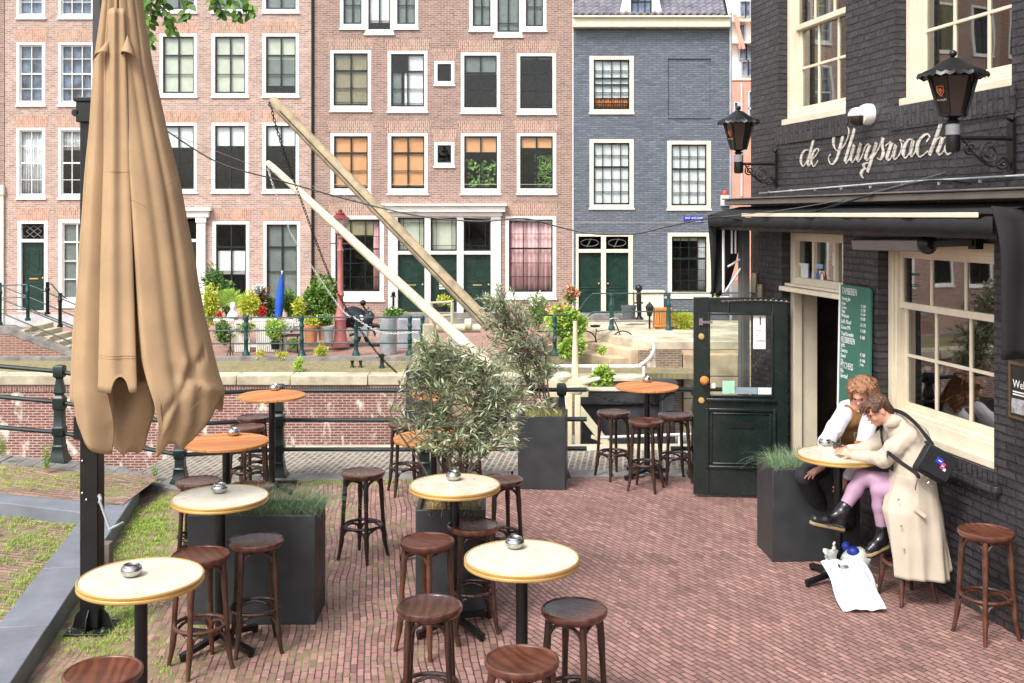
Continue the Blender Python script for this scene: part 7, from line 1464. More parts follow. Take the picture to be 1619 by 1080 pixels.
# ================================================================ PEOPLE, what they wear, hold and have with them
def sdf_mesh(prims, res=.006, k=.03, pad=.03):
    """smooth union of cones ('c', p0, p1, r0, r1[, k]) and ellipsoids ('e', centre, radii, rotation or None[, k]); ('-e', ...) carves. Returns verts, quads"""
    lo = np.full(3, 1e9); hi = -lo
    for p in prims:
        if p[0] == '-e': continue
        if p[0] == 'c':
            for q, r_ in ((p[1], p[3]), (p[2], p[4])): lo = np.minimum(lo, np.array(q)-r_); hi = np.maximum(hi, np.array(q)+r_)
        else: m_ = max(p[2]); lo = np.minimum(lo, np.array(p[1])-m_); hi = np.maximum(hi, np.array(p[1])+m_)
    lo -= pad; hi += pad; n = np.ceil((hi-lo)/res).astype(int)+1
    D = np.full(tuple(n), 1.0, np.float32); ax = [lo[i]+res*np.arange(n[i]) for i in range(3)]
    for p in prims:
        neg = p[0] == '-e'
        if p[0] == 'c':
            a, b = np.array(p[1], float), np.array(p[2], float); kk = p[5] if len(p) > 5 else k; m_ = max(p[3], p[4])+kk*1.2+res*2; l_ = np.minimum(a, b)-m_; h_ = np.maximum(a, b)+m_
        else: a = np.array(p[1], float); kk = p[4] if len(p) > 4 else k; m_ = max(p[2])+kk*1.2+res*2; l_ = a-m_; h_ = a+m_
        i0 = np.clip(np.floor((l_-lo)/res).astype(int), 0, n-1); i1 = np.clip(np.ceil((h_-lo)/res).astype(int)+1, 1, n)
        X, Y, Z = np.meshgrid(*[ax[i][i0[i]:i1[i]] for i in range(3)], indexing='ij')
        if p[0] == 'c':
            d = b-a; L2 = max(1e-9, float(d@d)); t = np.clip(((X-a[0])*d[0]+(Y-a[1])*d[1]+(Z-a[2])*d[2])/L2, 0, 1)
            v = np.sqrt((X-a[0]-t*d[0])**2+(Y-a[1]-t*d[1])**2+(Z-a[2]-t*d[2])**2)-(p[3]+(p[4]-p[3])*t)
        else:
            x, y, z = X-a[0], Y-a[1], Z-a[2]
            if p[3] is not None: M = np.array(p[3].to_3x3().inverted() if hasattr(p[3], 'to_3x3') else p[3].inverted()); x, y, z = (M[i][0]*x+M[i][1]*y+M[i][2]*z for i in range(3))
            rx, ry, rz = p[2]; k0 = np.sqrt((x/rx)**2+(y/ry)**2+(z/rz)**2); k1 = np.sqrt((x/rx**2)**2+(y/ry**2)**2+(z/rz**2)**2)+1e-9; v = k0*(k0-1)/k1
        s = tuple(slice(i0[i], i1[i]) for i in range(3)); o = D[s]
        if neg: h = np.clip(.5-.5*(o+v)/kk, 0, 1); D[s] = o*(1-h)+(-v)*h+kk*h*(1-h)
        else: h = np.clip(.5+.5*(v-o)/kk, 0, 1); D[s] = (v*(1-h)+o*h-kk*h*(1-h)).astype(np.float32)
    ins = D < 0; c = np.zeros(tuple(n-1), np.int8)
    for dx in (0, 1):
        for dy in (0, 1):
            for dz_ in (0, 1): c += ins[dx:n[0]-1+dx, dy:n[1]-1+dy, dz_:n[2]-1+dz_]
    cells = np.argwhere((c > 0) & (c < 8)); idx = np.full(tuple(n-1), -1, np.int32); idx[tuple(cells.T)] = np.arange(len(cells))
    acc = np.zeros((len(cells), 3)); cnt = np.zeros(len(cells)); cor = [(x, y, z) for x in (0, 1) for y in (0, 1) for z in (0, 1)]
    vals = {q: D[cells[:, 0]+q[0], cells[:, 1]+q[1], cells[:, 2]+q[2]] for q in cor}
    for q in cor:
        for a_ in range(3):
            if q[a_] == 0:
                q2 = tuple(1 if i == a_ else q[i] for i in range(3)); va, vb = vals[q], vals[q2]; m_ = (va < 0) != (vb < 0); t = np.where(m_, va/(va-vb+1e-12), 0)
                pt = np.tile(np.array(q, float), (len(cells), 1)); pt[:, a_] += t; acc += pt*m_[:, None]; cnt += m_
    V = lo+(cells+acc/cnt[:, None])*res; Fs = []
    for a_ in range(3):
        b_, c_ = (a_+1) % 3, (a_+2) % 3; s0 = [slice(None)]*3; s1 = [slice(None)]*3; s0[a_] = slice(0, -1); s1[a_] = slice(1, None)
        A, B = ins[tuple(s0)], ins[tuple(s1)]; e = np.argwhere(A != B); e = e[(e[:, b_] > 0) & (e[:, c_] > 0) & (e[:, b_] < n[b_]-1) & (e[:, c_] < n[c_]-1)]
        f = A[tuple(e.T)]
        def I(db, dc): q = e.copy(); q[:, b_] -= db; q[:, c_] -= dc; return idx[tuple(q.T)]
        Q = np.stack([I(1, 1), I(0, 1), I(0, 0), I(1, 0)], 1); Q[~f] = Q[~f][:, ::-1]; Fs.append(Q)
    return V, np.concatenate(Fs)
def sdf_obj(name, prims, mt_, parent, res=.006, k=.03, disp=None):
    V, Q = sdf_mesh(prims, res, k)
    if disp: V = disp(V)
    m = MB(); m.v = [tuple(v) for v in V.tolist()]; m.f = [tuple(q) for q in Q.tolist()]; m.mi = [0]*len(m.f); return m.build(name, mt_, parent, ang=180)
def cn(pts, rs, k=None): return [('c', tuple(a), tuple(b), ra, rb) + ((k,) if k else ()) for a, b, ra, rb in zip(pts[:-1], pts[1:], rs[:-1], rs[1:])]
def hand(wrist, fwd, palm_n, curl, side=1, s=1.0, spread=.12):
    """palm plus five separate bent fingers: fwd = towards the knuckles, palm_n = the way the palm faces"""
    w_ = Vector(wrist); f = Vector(fwd).normalized(); nn = (Vector(palm_n) - f*f.dot(Vector(palm_n))).normalized(); sd = f.cross(nn)*side; out = []
    kn = w_ + f*.085*s
    out += [('c', tuple(w_), tuple(w_ + f*.045*s + sd*.012*s), .021*s, .023*s, .015)]
    for j, (o_, L) in enumerate(((.030, .072), (.010, .080), (-.010, .075), (-.029, .058))):
        b = kn + sd*o_*s - f*(.006*abs(j-1))*s; out.append(('c', tuple(w_ + f*.02*s + sd*o_*.5*s), tuple(b), .015*s, .0105*s, .012))
        d = (f + sd*spread*(o_/.03)).normalized(); p = b; ang = curl*(.8+.12*j)
        for seg, (lk_, r0, r1) in enumerate(((.46, .0095, .0088), (.30, .0088, .0078), (.24, .0078, .0062))):
            ang_ = ang*(seg+1)*.62; dd = (d*math.cos(ang_) + nn*math.sin(ang_)).normalized(); q = p + dd*L*lk_*s; out.append(('c', tuple(p), tuple(q), r0*s, r1*s, .003)); p = q
    tb = w_ + f*.03*s + sd*.022*s; t1 = tb + (f*.55 + sd*.75 + nn*.25).normalized()*.036*s; t2 = t1 + (f*.8 + sd*.35 + nn*.45).normalized()*.030*s
    out += [('c', tuple(w_ + f*.012*s + sd*.01*s), tuple(tb), .016*s, .014*s, .012), ('c', tuple(tb), tuple(t1), .013*s, .0105*s, .006), ('c', tuple(t1), tuple(t2), .0105*s, .008*s, .004)]
    return out
def head(c, f, up, s=1.0):
    """head centred at c, face towards f"""
    c, f = Vector(c), Vector(f).normalized(); up = (Vector(up) - f*f.dot(Vector(up))).normalized(); sd = f.cross(up); Rm = Matrix((f, sd, up)).transposed(); P = lambda a, b, d: tuple(c + (f*a + sd*b + up*d)*s)
    e = lambda a, b, d, r_, k=.02: ('e', P(a, b, d), tuple(x*s for x in r_), Rm, k*s)
    out = [e(-.012, 0, .03, (.098, .076, .092)), e(.022, 0, -.035, (.066, .058, .072), .03), e(.052, 0, -.088, (.024, .024, .018), .03),
           e(.082, 0, .022, (.018, .045, .012), .02), e(.088, 0, -.012, (.012, .011, .028), .012), e(.104, 0, -.026, (.014, .012, .011), .010),
           e(.058, .034, -.03, (.024, .02, .02), .02), e(.058, -.034, -.03, (.024, .02, .02), .02),
           ('-e', P(.094, .03, .006), (.014*s, .016*s, .010*s), Rm, .014*s), ('-e', P(.094, -.03, .006), (.014*s, .016*s, .010*s), Rm, .014*s),
           e(.085, 0, -.056, (.012, .021, .005), .006), e(.083, 0, -.066, (.012, .018, .0055), .006)]
    for sg in (-1, 1): out += [e(-.012, .078*sg, .0, (.020, .008, .030), .006), ('-e', P(-.008, .088*sg, .003), (.009*s, .006*s, .016*s), Rm, .004*s)]
    return out, P, Rm
m_skin = pm('fair_skin', (.62, .33, .23, 1), .5, var=.07, vs=14); m_skin2 = pm('rosy_skin', (.58, .29, .20, 1), .5, var=.09, vs=12)
m_trench = pm('beige_trench_cloth', (.49, .42, .335, 1), .8, var=.07, vs=3, bump=.12, bs=180); m_tights = pm('lilac_pink_tights', (.36, .22, .32, 1), .65, var=.08, vs=5)
m_boot = pm('black_boot_leather', (.012, .012, .014, 1), .22, var=.3, vs=10, bump=.25, bs=22); m_sole = pm('tan_boot_sole', (.32, .23, .12, 1), .6)
m_eye = pm('eye_dark', (.03, .02, .015, 1), .2); m_lip = pm('lips', (.42, .13, .11, 1), .5); m_bag = pm('black_bag_fabric', (.010, .010, .013, 1), .65, bump=.2, bs=120)
m_dkcl = pm('black_trousers', (.012, .013, .020, 1), .8, var=.2, vs=8, bump=.2, bs=16); m_shirt = pm('white_shirt', (.66, .64, .72, 1), .8, var=.07, vs=10, bump=.25, bs=14); m_vest = pm('brown_suede_vest', (.22, .105, .03, 1), .9, var=.2, vs=10, bump=.2, bs=40)
def hairmat(name, a, b_):
    m, nt, bs_, out = newmat(name); tc = nd(nt, 'TexCoord'); mp = nd(nt, 'Mapping'); mp.inputs['Scale'].default_value = (70, 70, 14); lk(nt, tc.outputs['Object'], mp.inputs[0]); n = nd(nt, 'TexNoise', Scale=1.0, Detail=4.0, Distortion=.6); lk(nt, mp.outputs[0], n.inputs['Vector'])
    lk(nt, ramp(nt, n.outputs[0], [(.3, a), (.68, b_)]), bs_.inputs['Base Color']); bs_.inputs['Roughness'].default_value = .5; bp = nd(nt, 'Bump', Strength=.9, Distance=.006); lk(nt, n.outputs[0], bp.inputs['Height']); lk(nt, bp.outputs[0], bs_.inputs['Normal']); return m
def strands(name, seeds, mt_, parent, r_=.0035):
    m = MB()
    for P in seeds: Q = spline(P, 4); m.tube(Q, list(np.linspace(r_, r_*.35, len(Q))), 5)
    return m.build(name, mt_, parent)

# ------------------------------------------------ person in the trench coat
wm = thing('person', 'person in a beige trench coat, lilac tights and black boots leaning over the table', 'person', (3.20, 8.72, 0))
pel, chest, uback, neck = (3.24, 8.72, .90), (3.25, 8.77, 1.16), (3.22, 8.82, 1.31), (3.13, 8.87, 1.40)
hc = (3.022, 8.90, 1.487); hf = (-.86, -.16, -.50); hd, HP, HR = head(hc, hf, (-.45, 0, .9), .98)
shN, shF = (3.17, 8.68, 1.315), (3.20, 9.00, 1.325); elN, elF = (3.02, 8.74, 1.125), (2.99, 9.10, 1.12); wrN, wrF = (2.83, 8.93, 1.115), (2.84, 9.10, 1.125)
knA, anA = (2.91, 8.93, .93), (2.695, 8.82, .66); knB, anB = (3.00, 8.80, .86), (3.035, 8.80, .475); toA, heA = (2.44, 8.79, .60), (2.70, 8.83, .535); toB, heB = (2.885, 8.74, .345), (3.055, 8.80, .395)
body = hd + cn([neck, tuple(Vector(neck).lerp(Vector(hc), .75))], [.052, .05]) + cn([pel, chest, uback, neck], [.13, .115, .10, .05]) + cn([shN, elN, wrN], [.045, .036, .024]) + cn([shF, elF, wrF], [.045, .036, .024])
body += cn([(3.24, 8.66, .88), knB, anB], [.085, .05, .034]) + cn([(3.22, 8.80, .89), knA, anA], [.085, .05, .034]) + cn([anA, tuple(Vector(heA).lerp(Vector(toA), .5) + Vector((0, 0, .04)))], [.03, .02]) + cn([anB, tuple(Vector(heB).lerp(Vector(toB), .5) + Vector((0, 0, .04)))], [.03, .02])
body += hand(wrN, (-.75, .38, .30), (.2, .75, -.5), .75, 1, .95) + hand(wrF, (-.85, -.28, .22), (0, -.8, -.45), .70, -1, .95)
sdf_obj('body', body, m_skin, wm, .0055, .03)
m_hb = hairmat('brown_short_hair', (.035, .016, .010, 1), (.13, .06, .035, 1))
Hh = lambda a, b, d: HP(a, b, d)
hair = [('e', Hh(-.030, 0, .055), (.096, .086, .080), HR, .02), ('e', Hh(-.075, 0, .0), (.050, .072, .085), HR, .03), ('e', Hh(.060, .0, .088), (.040, .062, .026), HR, .02), ('e', Hh(-.095, 0, -.06), (.026, .045, .035), HR, .02), ('e', Hh(.084, .0, .056), (.018, .055, .026), HR, .012),
        ('e', Hh(.020, .070, .045), (.045, .016, .035), HR, .015), ('e', Hh(.020, -.070, .045), (.045, .016, .035), HR, .015), ('-e', Hh(-.005, .088, -.01), (.026, .03, .036), HR, .01), ('-e', Hh(-.005, -.088, -.01), (.026, .03, .036), HR, .01)]
rn = np.random.RandomState(3)
def hdisp(amp, fr):
    def f_(V): 
        return V + amp*np.stack([np.sin(V[:, 2]*fr+V[:, 1]*fr*.7), np.sin(V[:, 0]*fr*1.1+V[:, 2]*fr*.6), np.sin(V[:, 1]*fr+V[:, 0]*fr*.8)], 1)
    return f_
hr = sdf_obj('hair', hair, m_hb, wm, .005, .02, hdisp(.0035, 170))
r = random.Random(5); strands('fringe', [[Hh(.05+.03*r.random(), y, .095), Hh(.105, y+.004, .075), Hh(.116, y+r.uniform(-.01, .01), .035+.02*r.random())] for y in [i*.006-.055 for i in range(19)]] + [[Hh(-.06, y, .05), Hh(-.11, y*1.05, -.0), Hh(-.11+r.uniform(-.01, .02), y, -.075-.03*r.random())] for y in [i*.009-.06 for i in range(14)]], m_hb, hr, .005)
# spectacles, eyes, mouth
m = MB()
for sg in (-1, 1):
    m.tube([Hh(.104, sg*.032 + .021*math.cos(q), .006 + .017*math.sin(q)) for q in [i*math.pi/8 for i in range(16)]], .0022, 5, closed=True); m.tube([Hh(.102, sg*.052, .010), Hh(.06, sg*.074, .012), Hh(-.01, sg*.082, .014)], .0022, 5)
m.tube([Hh(.106, -.012, .008), Hh(.108, .012, .008)], .0022, 5); m.build('spectacles', pm('tortoise_frame', (.22, .04, .02, 1), .3), wm)
for sg in (-1, 1): m = MB(); m.ball(Hh(.083, sg*.03, .003), .0085, 10, 8); m.build('eye', m_eye, wm)
m = MB(); m.tube(spline([Hh(.090, -.022, -.062), Hh(.099, 0, -.060), Hh(.090, .022, -.062)], 4), [.002, .0035, .0042, .0048, .005, .0048, .0042, .0035, .002], 6); m.build('mouth', m_lip, wm)
# tights and boots
sdf_obj('tights', cn([(3.22, 8.66, .88), knB, tuple(Vector(knB).lerp(Vector(anB), .35)), anB], [.098, .062, .060, .040]) + cn([(3.20, 8.80, .89), knA, tuple(Vector(knA).lerp(Vector(anA), .35)), anA], [.098, .064, .063, .041]), m_tights, wm, .006, .025)
for an, he, to, kn_ in ((anA, heA, toA, knA), (anB, heB, toB, knB)):
    a, h_, t_, k_ = Vector(an), Vector(he), Vector(to), Vector(kn_); fd = (t_-h_).normalized(); sh = (a-k_).normalized(); upf = (a-h_) - fd*fd.dot(a-h_); upf.normalize(); sdv = fd.cross(upf)
    b_ = sdf_obj('boot', cn([a - sh*.075, a - sh*.02, h_ + upf*.055 + fd*.02], [.052, .049, .043]) + [('c', tuple(h_ + upf*.05 + fd*.015), tuple(h_.lerp(t_, .55) + upf*.045), .042, .040), ('c', tuple(h_.lerp(t_, .5) + upf*.038), tuple(t_ + upf*.030 - fd*.035), .043, .036), ('c', tuple(a - sh*.01), tuple(h_.lerp(t_, .5) + upf*.05), .046, .034)], m_boot, wm, .005, .025)
    L = (t_-h_).length; out = [(-.035, 0), (-.028, .026), (0, .034), (L*.45, .034), (L*.75, .043), (L*.95, .035), (L+.01, 0), (L*.95, -.035), (L*.75, -.043), (L*.45, -.034), (0, -.034), (-.028, -.026)]
    m = MB(); m.prism([h_ + fd*x + sdv*y - upf*.012 for x, y in out], upf*.024); m.build('sole', m_sole, b_, bevel=.004)
    m = MB(); m.prism([h_ + fd*x*.98 + sdv*y*.96 - upf*.026 for x, y in out], upf*.0135); m.build('tread', MT['rubber'], b_)
    m = MB()
    for i in range(6): c_ = (a - sh*(.05-.02*i)).lerp(h_.lerp(t_, .45) + upf*.09, max(0, (i-2)/4)); o_ = fd*.044 if i < 3 else upf*.002; m.tube([c_ + o_ - sdv*.018, c_ + o_*1.1 + sdv*.018], .0028, 5)
    m.build('laces', MT['rubber'], b_)
    m = MB(); c_ = a - sh*.078; m.tube([c_ - sh*.0, c_ - sh*.012], .047, 14); m.build('sock', MT['rubber'], wm)
# coat: body and sleeves as one surface, skirt as a hanging sheet
sV = lambda p, q, t: tuple(Vector(p).lerp(Vector(q), t))
coat = cn([(3.26, 8.72, .90), (3.28, 8.76, 1.10), (3.26, 8.82, 1.26), (3.18, 8.86, 1.36), (3.145, 8.87, 1.385)], [.165, .155, .155, .10, .078]) + [('e', (3.28, 8.80, 1.20), (.13, .18, .18), None, .05)]
coat += cn([(3.22, 8.70, 1.32), sV(shN, elN, .5), elN, sV(elN, wrN, .55), sV(elN, wrN, .93)], [.085, .074, .066, .048, .042]) + cn([(3.22, 8.98, 1.32), elF, sV(elF, wrF, .9)], [.085, .06, .042])
def folds(V): 
    x, y, z = V[:, 0], V[:, 1], V[:, 2]; a = .002*np.sin(60*z+40*x+8*np.sin(y*12)) + .0012*np.sin(95*x-70*z+30*y); c_ = np.array([3.2, 8.8, 1.15]); d = V-c_; d /= np.linalg.norm(d, axis=1)[:, None]+1e-9; return V + d*a[:, None]
ct = sdf_obj('trench_coat', coat, m_trench, wm, .0065, .035, folds)
PX = [(2.985, 8.86), (3.005, 8.66), (3.10, 8.555), (3.22, 8.51), (3.33, 8.53), (3.42, 8.60), (3.47, 8.74), (3.42, 8.90)]
PW_ = [(3.10, 8.83), (3.11, 8.68), (3.16, 8.60), (3.24, 8.565), (3.32, 8.58), (3.39, 8.64), (3.42, 8.74), (3.38, 8.86)]
PH_ = [(3.075, 8.60), (3.045, 8.52), (3.11, 8.47), (3.24, 8.43), (3.38, 8.45), (3.465, 8.50), (3.52, 8.62), (3.50, 8.74)]
PK_ = [(2.98, 8.66), (3.00, 8.58), (3.07, 8.52), (3.20, 8.48), (3.34, 8.50), (3.42, 8.56), (3.47, 8.68), (3.44, 8.80)]
m = MB(); P = []
def sp2(L, u): 
    i = u*(len(L)-1); k_ = min(len(L)-2, int(i)); t = i-k_; return Vector((*L[k_], 0)).lerp(Vector((*L[k_+1], 0)), t)
for j in range(37):
    v = j/36; row = []; z = 1.02 - .795*v
    for i in range(71):
        u = i/70; 
        q = sp2(PW_, u).lerp(sp2(PK_, u), min(1, v/.35)) if v < .35 else sp2(PK_, u).lerp(sp2(PH_, u), (v-.35)/.65)
        a = .014*v*math.sin(u*21+v*1.5) + .008*math.sin(u*40+v*4)*v + .006*math.sin(u*9+v*14)*(1-v)
        zz = z + (.10*max(0, u-.72)/.28*v) + .012*math.sin(u*6)*v
        row.append((q.x + a*.5, q.y - a, zz))
    P.append(row)
m.grid([r_[::-1] for r_ in P]); m.build('coat_skirt', m_trench, ct, solid=.006, ang=180)
m = MB(); c0 = Vector((3.10, 8.86, 1.40))       # collar standing round the neck
P = [[(3.125 + (.074+.022*v)*math.cos(a) , 8.872 + (.082+.022*v)*math.sin(a), 1.375 + .055*v*(1-.15*math.cos(a)) + .02*math.cos(a)) for a in [-2.3 + 4.6*i/26 for i in range(27)]] for v in (0, .35, .7, 1.)] + [[(3.125 + (.108)*math.cos(a), 8.872 + (.116)*math.sin(a), 1.388 + .02*math.cos(a)) for a in [-2.3 + 4.6*i/26 for i in range(27)]]]
m.grid(P); m.build('collar', m_trench, ct, solid=.005, ang=60)
for z, x, y in ((.86, 3.045, 8.515), (.66, 3.055, 8.485), (.48, 3.07, 8.47)): m = MB(); m.ball((x+.012, y-.012, z), .010, 8, 6); m.build('button', m_sole, ct)
m = MB(); m.beam((3.17, 8.468, .80), (3.25, 8.448, .74), .03, .008, (0, -1, 0)); m.build('pocket_flap', m_trench, ct)
# satchel on its strap
bc = W(1481, 734, 8.40); ex = Vector((44, 0, -25)).normalized(); ez = Vector((27, 0, 35)).normalized(); ey = Vector((0, 1, 0)); ez = (ez - ex*ez.dot(ex)).normalized(); BMt = Matrix((ex, ex.cross(ez)*-1, ez)).transposed()
bg_ = thing('satchel', 'black shoulder satchel with small blue and pink badge hanging at the trench coat', 'bag', tuple(bc))
def bagbox(cx, cy, cz, sx, sy, sz, nm, mt_, bev=.012, par=None): m = MB(); m.obox(bc + ex*cx + ey*cy + ez*cz, (sx, sy, sz), Matrix((ex, ey, ez)).transposed()); return m.build(nm, mt_, par or bg_, bevel=bev)
bagbox(.0, .05, -.012, .245, .10, .225, 'bag_body', m_bag, .02); fl_ = bagbox(0, -.012, .008, .262, .02, .20, 'flap', m_bag, .008); bagbox(0, .05, .108, .255, .12, .022, 'flap', m_bag, .008)
m_bb = pm('blue_badge', (.02, .06, .45, 1), .5); m_pb = pm('pink_badge', (.5, .05, .22, 1), .5)
bagbox(-.005, -.0235, .035, .055, .002, .045, 'badge', m_bb, 0, fl_); bagbox(.038, -.0235, .01, .032, .002, .05, 'badge', m_pb, 0, fl_); bagbox(.062, -.0235, -.010, .022, .002, .022, 'badge', MT['textwhite'], 0, fl_); bagbox(.0, -.0255, .035, .03, .001, .008, 'badge', MT['textwhite'], 0, fl_); bagbox(.038, -.0255, .01, .02, .001, .008, 'badge', MT['textwhite'], 0, fl_)
m = MB(); st_ = spline([W(1475, 704, 8.42), W(1462, 687, 8.48), W(1449, 671, 8.60), W(1430, 655, 8.76), W(1412, 649, 8.88), W(1404, 655, 8.98), (3.08, 8.98, 1.30), (3.07, 8.80, 1.14), W(1404, 716, 8.53), W(1425, 732, 8.46), W(1448, 748, 8.38), W(1453, 757, 8.38)], 5)
for a, b_ in zip(st_[:-1], st_[1:]): m.beam(a, b_ + (b_-a)*.06, .008, .032, (0, 0, 1))
m.build('strap', m_bag, bg_); m = MB(); m.tube(spline([W(1452, 756, 8.36), W(1449, 765, 8.36), W(1447, 775, 8.37)], 3), .006, 5); m.tube([W(1470, 766, 8.36) + Vector((.018*math.cos(q), 0, .018*math.sin(q))) for q in [i*math.pi/6 for i in range(12)]], .003, 5, closed=True); m.build('buckle', MT['steel'], bg_)
ph = thing('phone', 'dark phone held by the person in the trench coat', 'phone', (2.76, 9.02, 1.15)); m = MB(); m.obox((2.765, 9.04, 1.165), (.145, .075, .009), Matrix.Rotation(R(-30), 3, 'Z') @ Matrix.Rotation(R(-28), 3, 'X') @ Matrix.Rotation(R(20), 3, 'Y')); m.build('case', MT['rubber'], ph, bevel=.003)

# ------------------------------------------------ person with wavy ginger hair behind the table
mn = thing('person', 'person with wavy ginger hair, white shirt and brown vest behind the table', 'person', (2.95, 9.9, 0))
pel, chest, ub, neck = (2.99, 9.95, .90), (3.05, 9.86, 1.14), (3.08, 9.76, 1.31), (3.10, 9.68, 1.385)
hc = (3.125, 9.60, 1.512); hd, HP, HR = head(hc, (-.55, -.62, -.50), (-.3, -.3, .9), 1.02)
shR, elR, wrR = (2.97, 9.64, 1.315), (2.775, 9.50, 1.10), (2.72, 9.44, .895); shL, elL, wrL = (3.22, 9.66, 1.31), (3.06, 9.42, 1.00), (2.90, 9.36, .80)
kR, aR = (2.585, 9.50, .80), (2.86, 9.78, .37); kL, aL = (2.93, 9.42, .78), (3.02, 9.62, .36)
body = hd + cn([neck, tuple(Vector(neck).lerp(Vector(hc), .7))], [.058, .056]) + cn([pel, chest, ub, neck], [.13, .12, .11, .055]) + cn([shR, elR, wrR], [.048, .038, .027]) + cn([shL, elL, wrL], [.048, .038, .027]) + cn([pel, kR, aR], [.09, .055, .04]) + cn([pel, kL, aL], [.09, .055, .04]) + cn([aR, (2.80, 9.74, .34)], [.03, .02]) + cn([aL, (2.97, 9.57, .34)], [.03, .02])
body += hand((2.700, 9.425, .885), (-.75, -.25, -.30), (.1, .15, -.9), .30, -1, 1.0, .35) + hand(wrL, (-.6, -.3, -.55), (-.2, .5, -.4), .5, 1, 1.0, .2)
sdf_obj('body', body, m_skin2, mn, .006, .03)
sdf_obj('shirt', cn([(3.02, 9.92, .98), chest, ub, (3.10, 9.70, 1.355)], [.145, .135, .125, .075]) + cn([shR, tuple(Vector(shR).lerp(Vector(elR), .5)), elR, tuple(Vector(elR).lerp(Vector(wrR), .85))], [.078, .072, .066, .042]) + cn([shL, elL, tuple(Vector(elL).lerp(Vector(wrL), .85))], [.078, .066, .042]), m_shirt, mn, .0065, .035, folds)
sdf_obj('vest', cn([(3.02, 9.90, 1.0), (3.06, 9.83, 1.16), (3.085, 9.74, 1.30)], [.158, .152, .128]) + [('c', (3.02, 9.68, 1.33), (3.03, 9.66, 1.25), .055, .06), ('c', (3.18, 9.68, 1.33), (3.18, 9.64, 1.25), .055, .06)], m_vest, mn, .0065, .03)
sdf_obj('trousers', cn([(2.99, 9.93, .90), tuple(Vector(pel).lerp(Vector(kR), .6)), kR, tuple(Vector(kR).lerp(Vector(aR), .5)), aR], [.13, .102, .082, .075, .06]) + cn([(3.0, 9.90, .90), kL, aL], [.125, .082, .06]), m_dkcl, mn, .0065, .03, folds)
for a_, t_ in ((aR, (2.70, 9.69, .325)), (aL, (2.89, 9.50, .325))): sdf_obj('shoe', [('c', a_, (a_[0], a_[1], .34), .055, .05), ('c', (a_[0], a_[1], .335), t_, .045, .038)], m_boot, mn, .007, .02)
m_hg = hairmat('ginger_wavy_hair', (.11, .042, .020, 1), (.36, .175, .085, 1)); r = random.Random(12)
hair = [('e', HP(-.035, 0, .06), (.108, .100, .085), HR, .03), ('e', HP(-.08, 0, -.02), (.07, .095, .11), HR, .03), ('e', HP(-.02, .088, .0), (.065, .034, .10), HR, .03), ('e', HP(-.02, -.088, .0), (.065, .034, .10), HR, .03), ('e', HP(-.03, .098, -.09), (.055, .034, .06), HR, .03), ('e', HP(-.04, -.098, -.09), (.055, .04, .07), HR, .03), ('e', HP(-.035, .100, -.15), (.045, .028, .05), HR, .03), ('e', HP(-.03, -.102, -.15), (.045, .032, .055), HR, .03), ('e', HP(-.10, 0, -.13), (.04, .09, .06), HR, .03), ('e', HP(.055, .045, .095), (.045, .04, .028), HR, .02), ('e', HP(.05, -.045, .095), (.05, .045, .028), HR, .02)]
for i in range(26):
    a = r.uniform(.6, 5.7); z = r.uniform(-.20, .09); hair.append(('e', HP(-.035 + .105*math.cos(a), .118*math.sin(a), z), tuple(r.uniform(.018, .032) for _ in range(3)), None, .015))
hr = sdf_obj('hair', hair, m_hg, mn, .0055, .02, hdisp(.005, 120))
sd_ = []
for i in range(120):
    a = r.uniform(.75, 5.5); b0 = (-.04 + .085*math.cos(a)*.9, .085*math.sin(a), .10 + r.uniform(-.03, .02)); w_ = r.uniform(0, 6)
    sd_.append([HP(*b0)] + [HP(-.04 + (.12+.012*math.sin(w_+j*1.9))*math.cos(a+.10*math.sin(w_+j*1.7)), (.118+.016*math.sin(w_+j*2.3))*math.sin(a+.08*math.sin(j*2+w_)), .07 - .05*j) for j in range(0, r.randint(4, 7))])
strands('locks', sd_, m_hg, hr, .006)
for sg in (-1, 1): m = MB(); m.ball(HP(.083, sg*.03, .003), .0085, 10, 8); m.build('eye', m_eye, mn)
m = MB(); m.tube(spline([HP(.090, -.022, -.062), HP(.099, 0, -.060), HP(.090, .022, -.062)], 4), .004, 6); m.build('mouth', m_lip, mn)
m = MB()
for sg in (-1, 1): m.tube([HP(.094, sg*.016, .026), HP(.096, sg*.03, .031), HP(.086, sg*.046, .026)], .004, 5)
m.build('eyebrows', m_hg, mn)

# ------------------------------------------------ glasses of drink, plastic bags
m_gl = glassmat('drinking_glass', (.93, .95, .95, 1), ior=1.4)
for (px, py, r_, h_, mt_, fr, l, nm) in ((1359, 707, .042, .150, pm('amber_beer', (.62, .16, .02, 1), .15), .52, 'straight glass half full of amber beer', 'beer_glass'), (1323, 697, .037, .135, pm('dark_cola', (.09, .02, .01, 1), .15), .28, 'clear glass with a little dark drink beside the ashtray', 'drinking_glass')):
    p = Vector((2.985, 9.25, 1.082)) if px > 1340 else Vector((2.82, 9.35, 1.082)); p.z = 1.0825; t = thing(nm, l, 'glass', p); m = MB(); m.lathe([(r_*.85, 0), (r_, h_)], 24, p, caps=False); m.build('glass', m_gl, t); m = MB(); m.lathe([(0, .003), (r_*.82, .003), (r_*(.84+.14*fr), h_*fr), (0, h_*fr)], 24, p); m.build('drink', mt_, t)
    m = MB(); m.tube([p + Vector((r_*math.cos(q), r_*math.sin(q), h_)) for q in [i*math.pi/12 for i in range(24)]], .0014, 4, closed=True); m.build('rim', MT['steel'], t)
t = thing('plastic_bag', 'flat glossy white plastic carrier bag leaning on the table foot', 'bag', (2.85, 8.75, 0)); m = MB(); P = []
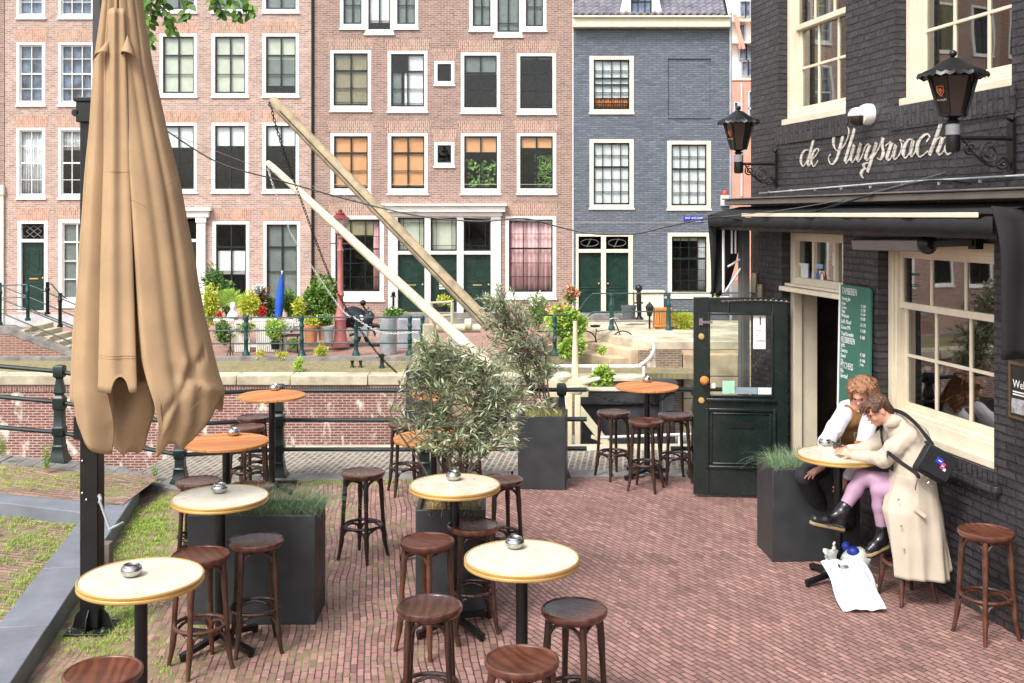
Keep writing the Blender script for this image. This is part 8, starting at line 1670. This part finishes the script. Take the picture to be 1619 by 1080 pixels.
A_, B_, C_, D_ = W(1297, 888, 8.93), W(1369, 889, 8.93), W(1402, 963, 8.38), W(1334, 966, 8.40); hole = (.42, .10)
for j in range(31):
    v = j/30; row = []
    for i in range(31):
        u = i/30; q = A_.lerp(B_, u).lerp(D_.lerp(C_, u), v); bz = .035*math.sin(u*math.pi)*(1-v) + .012*math.sin(u*9+v*5) + .006*math.sin(u*23-v*11) + .02*math.sin(v*3.1)*math.sin(u*3.1); row.append(q + Vector((.01*math.sin(v*6), -bz*.6, bz*.8)))
    P.append(row)
g0 = MB(); g0.grid(P); m.v = g0.v
def inh(f_): return any(((i % 31)/30-.40)**2/.014 + ((i//31)/30-.13)**2/.0035 < 1 for i in [f_[0]])
m.f = [f_ for f_ in g0.f if not inh(f_)]; m.mi = [0]*len(m.f); m.build('sheet', pm('white_plastic_film', (.80, .82, .86, 1), .22, var=.03, spec=.6), t, solid=.003, ang=180)
t = thing('plastic_bag', 'crumpled pale plastic shopping bag with dark blue contents behind the flat white bag', 'bag', (2.88, 9.05, 0))
def crump(V): 
    x, y, z = V.T; a = .010*np.sin(55*x+33*z) + .008*np.sin(80*y-60*z+20*x) + .006*np.sin(130*z+50*x); return V + np.stack([a, a*.7, a*.5], 1)
bz = lambda px, py, Y: tuple(W(px, py, Y)); sdf_obj('film', [('e', bz(1352, 893, 9.0), (.12, .10, .15), None, .04), ('e', bz(1372, 930, 8.8), (.07, .07, .10), None, .05)] + cn([bz(1312, 886, 9.05), bz(1306, 868, 9.05)], [.04, .02]) + cn([bz(1316, 886, 9.05), bz(1320, 858, 9.05)], [.03, .012]) + [('-e', bz(1349, 868, 8.95), (.06, .07, .05), None, .02)], pm('translucent_pale_film', (.62, .66, .60, 1), .3, var=.1), t, .007, .03, crump)
m = MB(); m.ball(W(1349, 873, 8.98), .055, 12, 8, (1, .8, .9)); m.ball(W(1338, 864, 9.05), .04, 12, 8); m.build('contents', pm('blue_contents', (.01, .04, .35, 1), .5, var=.5, vs=20), t)
